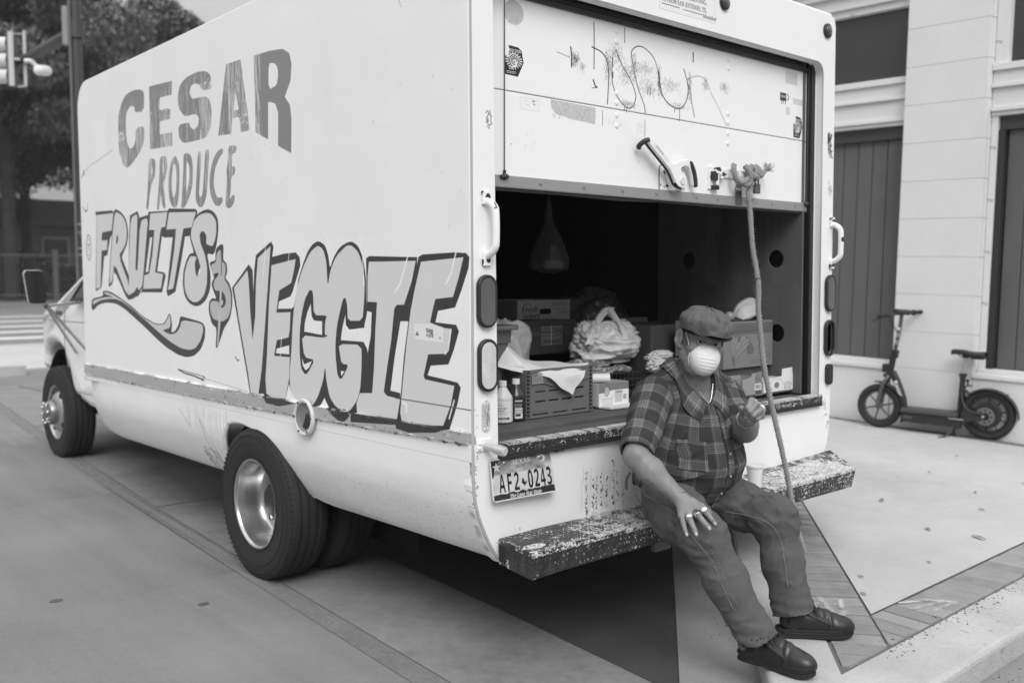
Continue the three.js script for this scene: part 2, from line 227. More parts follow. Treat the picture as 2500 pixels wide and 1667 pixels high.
// far crossing at the next corner, seen beside the cab
{
  const pale = textured(slabTex, 0.9); const stripe = mat(0.62, 0.9);
  for (const [z, d] of [[-19.7, 0.5], [-21.3, 0.45], [-22.9, 0.4], [-24.6, 0.4], [-26.4, 0.4]]) laid('crossing_stripe', [[-9, z], [9, z], [9, z - d], [-9, z - d]], stripe, 0.006, 3);
  laid('concrete_apron', [[-9, -14.6], [12, -14.6], [12, -18.6], [-9, -18.6]], walkM, 0.004, 1.5);
  laid('far_pavement', [[-60, -31.2], [60, -31.2], [60, -60], [-60, -60]], mat(0.15, 0.9), 0.02, 6);
  const k = struct('far_kerb', boxUV(bx(12.5, 0.16, 0.35, -2.6, roadY(-14) + 0.05, -14.05)), textured(kerbTex, 0.9));
  struct('far_street_kerb', boxUV(bx(120, 0.2, 0.3, 0, roadY(-31) + 0.06, -31.05)), mat(0.2, 0.9));
  laid('wall_joint', [[7.86, -2.0], [7.965, -2.0], [7.965, -8], [7.90, -8]], textured(rep(tileTex(256, (u, v) => 0.16 + 0.1 * tn(u, v, 8, 4, 46) + 0.08 * tn(u, v, 50, 2, 47)), 2), 0.95), 0.004, 0.7, walkY);
  { const R = rng(88), gr = [], n = 900; for (let i = 0; i < n; i++) { const k = R(), along = R(), s = 0.002 + 0.005 * R() * R(); let x, z, y; if (k < 0.45) { x = 3.2 + along * 3.2; z = -1.63 + (R() * R()) * 0.10 * (R() < 0.3 ? -1 : 1); y = walkY(z) + 0.001; } else if (k < 0.8) { x = 3.3 + along * 2.5; z = -1.37 + R() * R() * 0.5; y = 0.006; } else { const t = -1 + along * 2.4, q = Dp(0.30 - R() * R() * 0.28, t); x = q[0]; z = q[1]; y = 0.014; } gr.push(at(new THREE.TetrahedronGeometry(s), x, y, z, R() * 3, R() * 3, 0, [1.6, 0.6, 1])); } tag(mesh('grit', M(gr), mat(0.10, 0.95)), 'loose grit and crumbs of dirt along the corner kerb', 'grit', null, 'stuff'); }
  laid('asphalt_wedge', [[3.25, -12.75], [3.9, -12.75], [3.5, -11.4]], textured(roadTex, 0.9), 0.01);
}
// ---------------------------------------------------------------- stone shopfront across the sidewalk
{
  const B = thing('building', 'pale stone building with tall pilaster, dark boarded doors and upper windows', 'building', [7.97, 0.15, -3.3]); B.rotation.x = 0.029;
  const rec = ([y, z]) => [1.45 + (y - 1.45) * 1.0155 - 0.15, z * 1.0155 + 3.3];
  const blockTex = tileTex(512, (u, v) => 0.68 + 0.05 * tn(u, v, 4, 5, 71) + 0.03 * tn(u, v, 60, 2, 72) - 0.10 * Math.max(0, tn(u, v, 7, 4, 73) - 0.32));
  const stone = [textured(rep(blockTex, 0.7), 0.85, { bumpMap: rep(grainBump, 1), bumpScale: 0.002 }), textured(rep(blockTex, 0.9), 0.85, { bumpMap: rep(softBump, 1), bumpScale: 0.003 })];
  const peel = tileTex(512, (u, v) => { const t = tn(u, v * 0.4, 10, 5, 75); return t > 0.3 ? 0.40 : 0.68 + 0.05 * tn(u, v, 40, 3, 76); });
  const trimM = textured(rep(peel, 0.8, 2.4), 0.8);
  const box = (name, m, x0, x1, y0, y1, z0, z1, parent = B, r = 0.004) => mesh(name, boxUV(rb(x1 - x0, y1 - y0, z1 - z0, r, (x0 + x1) / 2, (y0 + y1) / 2, (z0 + z1) / 2)), m, parent);
  // pilaster of stone courses
  for (let i = 0; i < 17; i++) { const y0 = i ? 0.52 + (i - 1) * 0.3165 : 0.0, y1 = 0.52 + i * 0.3165; box('stone_block', stone[i % 2], 0, 0.5, y0 + 0.0014, y1 - 0.0014, -0.70 - (i ? 0 : 0.02), -0.02, B, 0.004); }
  box('mortar_core', mat(0.56, 0.9), 0.004, 0.48, 0.0, 5.9, -0.69, -0.03);
  // two bays either side: plinth, door of boards, lintel, frieze, upper window
  const doorM = textured(tileTex(256, (u, v) => 0.105 * (1 + 0.18 * tn(u, v * 0.3, 9, 4, 77) + 0.08 * tn(u, v, 60, 2, 78))), 0.7), frameM = mat(0.022, 0.6), dark = mat(0.05, 0.6);
  const paneM = mat(0.035, 0.08, { clearcoat: 0.4, clearcoatRoughness: 0.05 });
  const bay = (z0, z1, side) => {
    const X = 0.12;
    box('plinth', stone[0], -0.0, 0.5, -0.1, 0.50, z0, z1); box('plinth_ledge', stone[1], -0.02, 0.2, 0.495, 0.53, z0, z1);
    box('door_sill', textured(rep(peel, 1), 0.8), X - 0.05, X + 0.1, 0.53, 0.565, z0, z1);
    const dl = side > 0 ? z0 + 0.05 : z0, dr = side > 0 ? z1 : z1 - 0.04;
    const D = new THREE.Group(); D.name = 'door'; B.add(D);
    const n = Math.round((dr - dl - 0.12) / 0.135); const w = (dr - dl - 0.1) / n;
    for (let i = 0; i < n; i++) box('plank', doorM, X + 0.06, X + 0.085, 0.57, 2.49, dl + 0.06 + i * w + 0.0035, dl + 0.06 + (i + 1) * w - 0.0035, D, 0.004);
    box('door_backing', mat(0.02, 0.9), X + 0.075, X + 0.12, 0.565, 2.5, dl + 0.02, dr - 0.02, D);
    box('door_head', dark, X + 0.02, X + 0.1, 2.49, 2.60, dl, dr, D); box('door_stile', frameM, X + 0.0, X + 0.1, 0.566, 2.488, side > 0 ? dl : dr - 0.02, side > 0 ? dl + 0.05 : dr, D);
    box('jamb', trimM, X - 0.02, X + 0.1, 0.53, 2.62, side > 0 ? z0 : z1 - 0.04, side > 0 ? z0 + 0.05 : z1);
    box('lintel', trimM, X - 0.035, X + 0.2, 2.60, 2.63, z0, z1); box('lintel_moulding', trimM, X - 0.055, X + 0.2, 2.632, 2.665, z0, z1);
    box('frieze', stone[1], X - 0.03, X + 0.2, 2.665, 2.815, z0, z1); box('frieze_moulding', trimM, X - 0.06, X + 0.2, 2.817, 2.845, z0, z1); box('window_apron', stone[0], X - 0.035, X + 0.2, 2.847, 2.95, z0, z1);
    const W = new THREE.Group(); W.name = 'window'; B.add(W);
    box('window_sill', trimM, X - 0.06, X + 0.15, 2.952, 3.005, z0, z1, W);
    const a = side > 0 ? z0 + 0.1 : z0, b = side > 0 ? z1 : z1 - 0.035, T = side > 0 ? 4.1 : 3.60;
    box('pane', paneM, X + 0.05, X + 0.06, 3.0, T + 0.02, a - 0.02, b + 0.02, W, 0.001);
    box('window_frame', trimM, X - 0.02, X + 0.09, 3.005, T + 0.06, side > 0 ? z0 : z1 - 0.035, side > 0 ? z0 + 0.1 : z1, W);
    box('window_frame', trimM, X - 0.02, X + 0.09, T, T + 0.06, a, b, W);
    box('window_head', trimM, X - 0.05, X + 0.2, T + 0.062, T + 0.17, z0, z1, W); box('window_head', trimM, X - 0.09, X + 0.2, T + 0.172, T + 0.24, z0, z1, W);
    box('upper_wall', stone[0], -0.005, 0.5, T + 0.242, 5.9, z0, z1);
    box('inner_wall', dark, X + 0.14, 0.5, 0.5, 5.8, z0 - 0.01, z1 + 0.01);
  };
  bay(-3.6, -0.703, -1); bay(-0.017, 1.0, 1);
  for (let i = 0; i < 17; i++) box('stone_block', stone[i % 2], 0, 0.5, (i ? 0.52 + (i - 1) * 0.3165 : 0) + 0.002, 0.52 + i * 0.3165 - 0.002, -4.3, -3.602);
  box('back_wall', stone[0], 0.5, 6, -0.1, 5.9, -12, 1.0); box('roof', mat(0.3, 0.9), -0.1, 6, 5.9, 6.1, -12, 1.0); box('front_wall', stone[0], 0.0, 0.5, -0.1, 5.9, -12, -4.303);
}
// painted lettering on the long side of the box: outlines in millimetres (distance along the truck, height)
const VEGGIE = [
  { tone: 46, soft: 0, at: [[-4498,1423],[-4312,1536],[-4273,1508],[-4270,1402],[-4256,1508],[-4236,1579],[-4081,1639],[-4059,1614],[-4074,1566],[-4122,1353],[-4168,1043],[-4191,919],[-4329,907],[-4359,1005],[-4426,1207]] },
  { tone: 46, soft: 0, at: [[-4080,1566],[-3962,1579],[-3854,1582],[-3820,1561],[-3815,1523],[-3846,1474],[-3884,1415],[-3874,1374],[-3882,1321],[-3918,1160],[-3930,1004],[-3977,910],[-3869,902],[-4015,876],[-4143,879],[-4191,919],[-4175,1042],[-4122,1353]] },
  { tone: 46, soft: 2, at: [[-3929,1118],[-3915,1238],[-3886,1357],[-3854,1433],[-3798,1520],[-3750,1582],[-3704,1615],[-3654,1627],[-3600,1606],[-3575,1561],[-3564,1505],[-3533,1554],[-3480,1597],[-3399,1618],[-3345,1598],[-3308,1549],[-3288,1470],[-3288,1375],[-3280,1328],[-3311,1261],[-3284,1174],[-3281,1100],[-3317,1017],[-3348,960],[-3400,901],[-3451,863],[-3503,863],[-3565,890],[-3628,935],[-3685,901],[-3821,906],[-3915,939],[-3943,997]] },
  { tone: 46, soft: 0, at: [[-3284,1544],[-3260,1552],[-2937,1541],[-2938,1497],[-2956,1409],[-2983,1339],[-2988,1299],[-3005,1298],[-3051,1297],[-3091,1163],[-3125,1022],[-3059,1017],[-3059,997],[-3061,909],[-3079,892],[-3401,868],[-3404,906],[-3347,993],[-3280,1169],[-3256,1328],[-3285,1333]] },
  { tone: 46, soft: 0, at: [[-2929,1541],[-2904,1550],[-2715,1553],[-2645,1549],[-2626,1534],[-2631,1498],[-2672,1419],[-2710,1356],[-2811,1342],[-2828,1299],[-2704,1293],[-2689,1270],[-2720,1202],[-2752,1148],[-2859,1137],[-2880,1099],[-2699,1085],[-2681,1068],[-2700,1009],[-2748,911],[-2819,891],[-2984,872],[-3071,878],[-3079,902],[-3059,992],[-3029,1167],[-2992,1319],[-2965,1409]] },
  { tone: 236, soft: 0, at: [[-4016,1362],[-3909,1386],[-3874,1424],[-3828,1482],[-3849,1415],[-3881,1339],[-3899,1330],[-4031,1327]] },
  { tone: 236, soft: 0, at: [[-4048,1142],[-3930,1163],[-3932,1121],[-4058,1120]] },
  { tone: 236, soft: 0, at: [[-3046,1297],[-3008,1298],[-3020,1218],[-3039,1115],[-3054,1018],[-3125,1021],[-3101,1111],[-3072,1215]] },
  { tone: 236, soft: 0, at: [[-3628,949],[-3597,915],[-3662,912]] },
  { tone: 211, soft: 0, at: [[-4478,1423],[-4327,1509],[-4316,1458],[-4307,1313],[-4289,1174],[-4256,1289],[-4242,1445],[-4216,1566],[-4087,1618],[-4103,1536],[-4150,1291],[-4201,1040],[-4240,915],[-4322,911],[-4345,1006],[-4412,1208]] },
  { tone: 211, soft: 0, at: [[-4082,1529],[-3855,1553],[-3875,1497],[-3901,1445],[-4012,1412],[-4026,1373],[-4045,1309],[-3912,1315],[-3921,1237],[-3935,1198],[-4046,1181],[-4075,1107],[-3926,1109],[-3936,1010],[-3977,913],[-4103,908],[-4160,922],[-4166,993],[-4146,1106],[-4115,1353]] },
  { tone: 211, soft: 1, at: [[-3914,1119],[-3889,1298],[-3854,1415],[-3798,1508],[-3728,1581],[-3660,1608],[-3617,1590],[-3592,1539],[-3585,1430],[-3561,1500],[-3512,1559],[-3429,1601],[-3389,1599],[-3341,1571],[-3313,1523],[-3296,1454],[-3303,1375],[-3318,1291],[-3430,1288],[-3432,1352],[-3446,1387],[-3467,1373],[-3488,1329],[-3516,1262],[-3529,1195],[-3531,1139],[-3518,1057],[-3497,1039],[-3476,1049],[-3429,1104],[-3485,1106],[-3494,1141],[-3505,1188],[-3327,1194],[-3330,1097],[-3342,1010],[-3368,959],[-3419,916],[-3450,904],[-3533,916],[-3585,956],[-3609,1022],[-3618,1087],[-3637,1020],[-3683,948],[-3730,903],[-3821,906],[-3891,923],[-3926,956],[-3933,1028]] },
  { tone: 46, soft: 1, at: [[-3733,1419],[-3708,1405],[-3706,1305],[-3594,1306],[-3611,1282],[-3617,1222],[-3587,1220],[-3630,1209],[-3815,1215],[-3796,1116],[-3705,1109],[-3770,1045],[-3795,1040],[-3825,1065],[-3836,1135],[-3832,1229],[-3812,1305],[-3780,1375]] },
  { tone: 236, soft: 0, at: [[-3730,1356],[-3724,1301],[-3705,1282],[-3636,1281],[-3638,1221],[-3792,1230],[-3784,1271],[-3760,1318]] },
  { tone: 236, soft: 0, at: [[-3448,1313],[-3444,1270],[-3419,1252],[-3301,1264],[-3275,1328],[-3249,1328],[-3259,1228],[-3280,1169],[-3312,1205],[-3487,1205],[-3475,1252]] },
  { tone: 236, soft: 0, at: [[-3816,1112],[-3797,1084],[-3728,1103],[-3758,1069],[-3787,1058],[-3809,1077]] },
  { tone: 236, soft: 0, at: [[-3491,1075],[-3460,1076],[-3487,1053]] },
  { tone: 211, soft: 0, at: [[-3265,1530],[-2946,1528],[-2972,1453],[-3025,1361],[-3073,1360],[-3091,1344],[-3116,1213],[-3146,1109],[-3171,1013],[-3149,999],[-3059,994],[-3074,939],[-3083,912],[-3369,907],[-3373,947],[-3347,993],[-3255,1001],[-3239,1103],[-3225,1261],[-3211,1368],[-3279,1369],[-3276,1470]] },
  { tone: 211, soft: 0, at: [[-2913,1524],[-2659,1535],[-2686,1466],[-2721,1393],[-2826,1385],[-2839,1356],[-2860,1298],[-2781,1281],[-2731,1278],[-2743,1230],[-2763,1186],[-2874,1178],[-2904,1095],[-2896,1083],[-2718,1072],[-2739,1001],[-2786,919],[-2850,912],[-2983,908],[-3052,910],[-3060,940],[-3040,1065],[-3011,1218],[-2983,1339],[-2956,1418]] }
];
const FRUITS = [
  { tone: 50, soft: 0, at: [[-6450,1910],[-6138,1901],[-6108,1884],[-6141,1763],[-6191,1731],[-6249,1626],[-6308,1620],[-6375,1422],[-6478,1398],[-6487,1408],[-6427,1878]] },
  { tone: 50, soft: 1, at: [[-6110,1900],[-6073,1906],[-5983,1880],[-5915,1841],[-5884,1791],[-5880,1733],[-5911,1676],[-6003,1610],[-5890,1501],[-5886,1442],[-5901,1378],[-5930,1348],[-6142,1536],[-6169,1446],[-6238,1424],[-6247,1436],[-6162,1744]] },
  { tone: 50, soft: 0, at: [[-5844,1853],[-5722,1873],[-5692,1832],[-5551,1843],[-5530,1799],[-5617,1517],[-5656,1430],[-5700,1411],[-5745,1372],[-5797,1365],[-5850,1352],[-5921,1348],[-5891,1494],[-5875,1688]] },
  { tone: 50, soft: 0, at: [[-5558,1859],[-5279,1849],[-5270,1763],[-5185,1700],[-5334,1703],[-5364,1713],[-5448,1515],[-5348,1508],[-5326,1490],[-5387,1396],[-5693,1395],[-5727,1379],[-5665,1430],[-5651,1499],[-5580,1678],[-5541,1757]] },
  { tone: 50, soft: 0, at: [[-5279,1849],[-5255,1860],[-4910,1837],[-4884,1824],[-4892,1796],[-4970,1743],[-4987,1699],[-5050,1698],[-5107,1570],[-5198,1400],[-5304,1374],[-5322,1400],[-5215,1702],[-5334,1703],[-5300,1752]] },
  { tone: 50, soft: 2, at: [[-4927,1781],[-4878,1812],[-4805,1825],[-4753,1827],[-4690,1812],[-4642,1777],[-4635,1728],[-4648,1675],[-4676,1616],[-4703,1592],[-4779,1602],[-4757,1541],[-4741,1486],[-4751,1414],[-4806,1358],[-4874,1331],[-4942,1323],[-5024,1341],[-5077,1378],[-5097,1442],[-5083,1517],[-5037,1574],[-4993,1606],[-4938,1606],[-4988,1687],[-4984,1738]] },
  { tone: 211, soft: 0, at: [[-6422,1888],[-6121,1884],[-6159,1777],[-6333,1772],[-6347,1723],[-6240,1720],[-6255,1658],[-6353,1657],[-6395,1422],[-6477,1412]] },
  { tone: 211, soft: 1, at: [[-6092,1893],[-5985,1867],[-5925,1825],[-5900,1772],[-5912,1708],[-5957,1664],[-6052,1618],[-5887,1436],[-5928,1368],[-6129,1579],[-6177,1463],[-6237,1439],[-6152,1743]] },
  { tone: 50, soft: 1, at: [[-6071,1753],[-6048,1726],[-6063,1700],[-6096,1685]] },
  { tone: 236, soft: 0, at: [[-6000,1607],[-5901,1688],[-5878,1668],[-5896,1501]] },
  { tone: 211, soft: 1, at: [[-5831,1840],[-5723,1859],[-5733,1778],[-5783,1532],[-5764,1522],[-5746,1531],[-5685,1813],[-5560,1828],[-5604,1679],[-5659,1499],[-5681,1430],[-5742,1404],[-5757,1430],[-5812,1394],[-5919,1371],[-5896,1429],[-5875,1623]] },
  { tone: 211, soft: 0, at: [[-5527,1848],[-5279,1843],[-5315,1762],[-5368,1761],[-5385,1738],[-5480,1510],[-5364,1499],[-5401,1418],[-5666,1414],[-5648,1492],[-5569,1504],[-5512,1614],[-5473,1751],[-5553,1754]] },
  { tone: 236, soft: 0, at: [[-5540,1711],[-5505,1712],[-5584,1514],[-5622,1511]] },
  { tone: 211, soft: 0, at: [[-5257,1839],[-4900,1822],[-4934,1781],[-4963,1743],[-5068,1742],[-5150,1576],[-5227,1418],[-5302,1409],[-5259,1489],[-5197,1636],[-5168,1744],[-5301,1746]] },
  { tone: 211, soft: 2, at: [[-4927,1778],[-4859,1805],[-4767,1811],[-4703,1797],[-4661,1762],[-4661,1708],[-4679,1665],[-4713,1633],[-4789,1650],[-4780,1691],[-4805,1714],[-4837,1718],[-4865,1700],[-4854,1654],[-4805,1597],[-4781,1530],[-4788,1441],[-4831,1380],[-4900,1348],[-4968,1344],[-5036,1367],[-5075,1418],[-5070,1500],[-5031,1557],[-4987,1593],[-4905,1587],[-4934,1555],[-4930,1510],[-4912,1481],[-4878,1492],[-4862,1526],[-4880,1565],[-4924,1617],[-4974,1687],[-4971,1727]] },
  { tone: 236, soft: 1, at: [[-4862,1534],[-4861,1509],[-4885,1489],[-4902,1487],[-4883,1515]] },
  { tone: 50, soft: 1, at: [[-4677,1605],[-4663,1627],[-4600,1646],[-4582,1630],[-4592,1565],[-4551,1543],[-4547,1500],[-4573,1473],[-4526,1446],[-4498,1398],[-4498,1334],[-4529,1269],[-4599,1219],[-4625,1185],[-4686,1111],[-4702,1119],[-4686,1216],[-4742,1236],[-4777,1302],[-4768,1352],[-4728,1370],[-4678,1365],[-4731,1430],[-4730,1452],[-4697,1474],[-4744,1541],[-4749,1555],[-4679,1562]] },
  { tone: 184, soft: 1, at: [[-4664,1599],[-4614,1620],[-4613,1560],[-4569,1543],[-4565,1506],[-4585,1468],[-4538,1436],[-4511,1388],[-4514,1323],[-4547,1274],[-4609,1251],[-4722,1259],[-4758,1297],[-4755,1347],[-4729,1356],[-4653,1354],[-4649,1321],[-4605,1322],[-4573,1344],[-4578,1382],[-4613,1409],[-4688,1406],[-4714,1436],[-4697,1463],[-4646,1490],[-4657,1501],[-4708,1491],[-4737,1541],[-4673,1553]] },
  { tone: 50, soft: 1, at: [[-4688,1403],[-4625,1409],[-4572,1376],[-4573,1344],[-4624,1319],[-4616,1354],[-4665,1365]] },
  { tone: 236, soft: 0, at: [[-4615,1365],[-4604,1354],[-4615,1333],[-4623,1335]] },
  { tone: 194, soft: 0, at: [[-4638,1409],[-4613,1409],[-4630,1316],[-4641,1239],[-4672,1128],[-4685,1128],[-4665,1250],[-4649,1321]] },
  { tone: 50, soft: 0, at: [[-4617,1560],[-4608,1560],[-4612,1485],[-4619,1485]] },
  { tone: 50, soft: 1, at: [[-6565,1348],[-6350,1367],[-6358,1395],[-6318,1402],[-6212,1396],[-6064,1363],[-5871,1313],[-5687,1252],[-5494,1214],[-5384,1217],[-5336,1243],[-5291,1283],[-5267,1257],[-5256,1209],[-5273,1172],[-5221,1180],[-5167,1218],[-5142,1266],[-5099,1264],[-4853,1241],[-4822,1211],[-4832,1155],[-4888,1095],[-4972,1057],[-5071,1044],[-5185,1051],[-5347,1085],[-5500,1133],[-5642,1184],[-5807,1237],[-5979,1292],[-6124,1322],[-6295,1327],[-6436,1311],[-6552,1268],[-6582,1288]] },
  { tone: 202, soft: 1, at: [[-6546,1338],[-6312,1361],[-6158,1362],[-6329,1381],[-6328,1394],[-6213,1385],[-6011,1344],[-5804,1282],[-5638,1235],[-5479,1208],[-5369,1215],[-5321,1243],[-5292,1274],[-5276,1244],[-5287,1196],[-5402,1180],[-5282,1160],[-5207,1172],[-5154,1200],[-5122,1245],[-4961,1241],[-4854,1230],[-4849,1194],[-4886,1141],[-4956,1098],[-5026,1086],[-5139,1089],[-5285,1118],[-5450,1166],[-5639,1228],[-5838,1288],[-5994,1331],[-6103,1349],[-6235,1351],[-6413,1339],[-6549,1306]] }
];
const CESAR = [
  { tone: 128, soft: 1, at: [[-5565,2540],[-5619,2565],[-5734,2578],[-5853,2570],[-5930,2528],[-5985,2465],[-5994,2359],[-5991,2252],[-5936,2167],[-5877,2136],[-5792,2153],[-5671,2202],[-5587,2261],[-5579,2353],[-5705,2356],[-5723,2276],[-5773,2243],[-5831,2253],[-5863,2309],[-5867,2406],[-5850,2465],[-5788,2495],[-5718,2482],[-5721,2448],[-5580,2433]] },
  { tone: 128, soft: 0, at: [[-5490,2562],[-5169,2543],[-5178,2471],[-5342,2479],[-5347,2410],[-5198,2402],[-5203,2343],[-5351,2350],[-5356,2277],[-5181,2270],[-5186,2197],[-5501,2210],[-5495,2384]] },
  { tone: 128, soft: 1, at: [[-4673,2427],[-4791,2436],[-4816,2467],[-4869,2485],[-4925,2480],[-4946,2445],[-4911,2409],[-4838,2405],[-4748,2401],[-4697,2371],[-4680,2310],[-4696,2237],[-4752,2192],[-4869,2190],[-5039,2194],[-5095,2231],[-5100,2298],[-4956,2296],[-4948,2268],[-4902,2249],[-4846,2263],[-4835,2307],[-4879,2330],[-5010,2330],[-5085,2379],[-5100,2444],[-5067,2502],[-4997,2530],[-4866,2539],[-4741,2528],[-4681,2494]] },
  { tone: 128, soft: 0, at: [[-4506,2520],[-4351,2517],[-4268,2171],[-4363,2174],[-4380,2249],[-4452,2251],[-4469,2177],[-4613,2185]] },
  { tone: 236, soft: 0, at: [[-4410,2370],[-4378,2284],[-4437,2284]] },
  { tone: 128, soft: 0, at: [[-4214,2510],[-4061,2505],[-3936,2492],[-3877,2462],[-3859,2414],[-3869,2344],[-3925,2278],[-3880,2236],[-3869,2176],[-3877,2024],[-3996,2069],[-3989,2218],[-4015,2261],[-4057,2274],[-4082,2277],[-4090,2108],[-4211,2154]] },
  { tone: 236, soft: 1, at: [[-4070,2450],[-4021,2445],[-3987,2422],[-3982,2376],[-4001,2339],[-4076,2333]] },
  { tone: 132, soft: 1, at: [[-5528,2154],[-5472,2158],[-5430,2144],[-5429,2094],[-5448,2046],[-5501,2009],[-5528,1951],[-5548,1885],[-5560,1871],[-5587,1879],[-5565,1954],[-5540,2054]] },
  { tone: 236, soft: 0, at: [[-5486,2125],[-5473,2090],[-5498,2046]] },
  { tone: 132, soft: 1, at: [[-5365,2150],[-5312,2157],[-5266,2141],[-5261,2096],[-5278,2048],[-5323,2003],[-5313,1937],[-5301,1870],[-5319,1859],[-5347,1881],[-5362,1957],[-5390,1871],[-5408,1858],[-5429,1868],[-5401,1959],[-5376,2057]] },
  { tone: 236, soft: 0, at: [[-5325,2122],[-5311,2092],[-5335,2041]] },
  { tone: 132, soft: 2, at: [[-5150,2143],[-5103,2097],[-5101,2017],[-5115,1923],[-5149,1861],[-5199,1860],[-5247,1908],[-5256,1981],[-5243,2061],[-5202,2122]] },
  { tone: 236, soft: 2, at: [[-5153,2102],[-5137,2036],[-5154,1942],[-5192,1908],[-5213,1962],[-5203,2042],[-5180,2088]] },
  { tone: 132, soft: 1, at: [[-5042,2134],[-4994,2141],[-4939,2116],[-4924,2049],[-4939,1957],[-4991,1891],[-5051,1851],[-5092,1851],[-5075,1936],[-5048,2052]] },
  { tone: 236, soft: 1, at: [[-5006,2103],[-4970,2069],[-4975,1991],[-5013,1931],[-5020,1940]] },
  { tone: 132, soft: 1, at: [[-4858,2127],[-4818,2131],[-4826,2056],[-4858,1920],[-4851,1893],[-4817,1902],[-4794,1992],[-4768,2133],[-4720,2128],[-4746,1988],[-4769,1891],[-4817,1841],[-4863,1844],[-4903,1885],[-4893,1961]] },
  { tone: 132, soft: 1, at: [[-4566,2119],[-4559,2097],[-4611,2073],[-4665,2018],[-4682,1945],[-4655,1891],[-4622,1874],[-4584,1879],[-4581,1853],[-4624,1833],[-4675,1844],[-4724,1903],[-4728,1986],[-4689,2065],[-4626,2111]] },
  { tone: 132, soft: 1, at: [[-4500,2123],[-4427,2119],[-4408,2103],[-4429,2080],[-4461,2083],[-4473,2016],[-4445,2020],[-4430,1997],[-4450,1974],[-4480,1969],[-4490,1894],[-4505,1859],[-4472,1878],[-4447,1880],[-4449,1848],[-4483,1821],[-4524,1816],[-4550,1836],[-4536,1912],[-4524,1969],[-4531,1999],[-4508,2055]] }
];
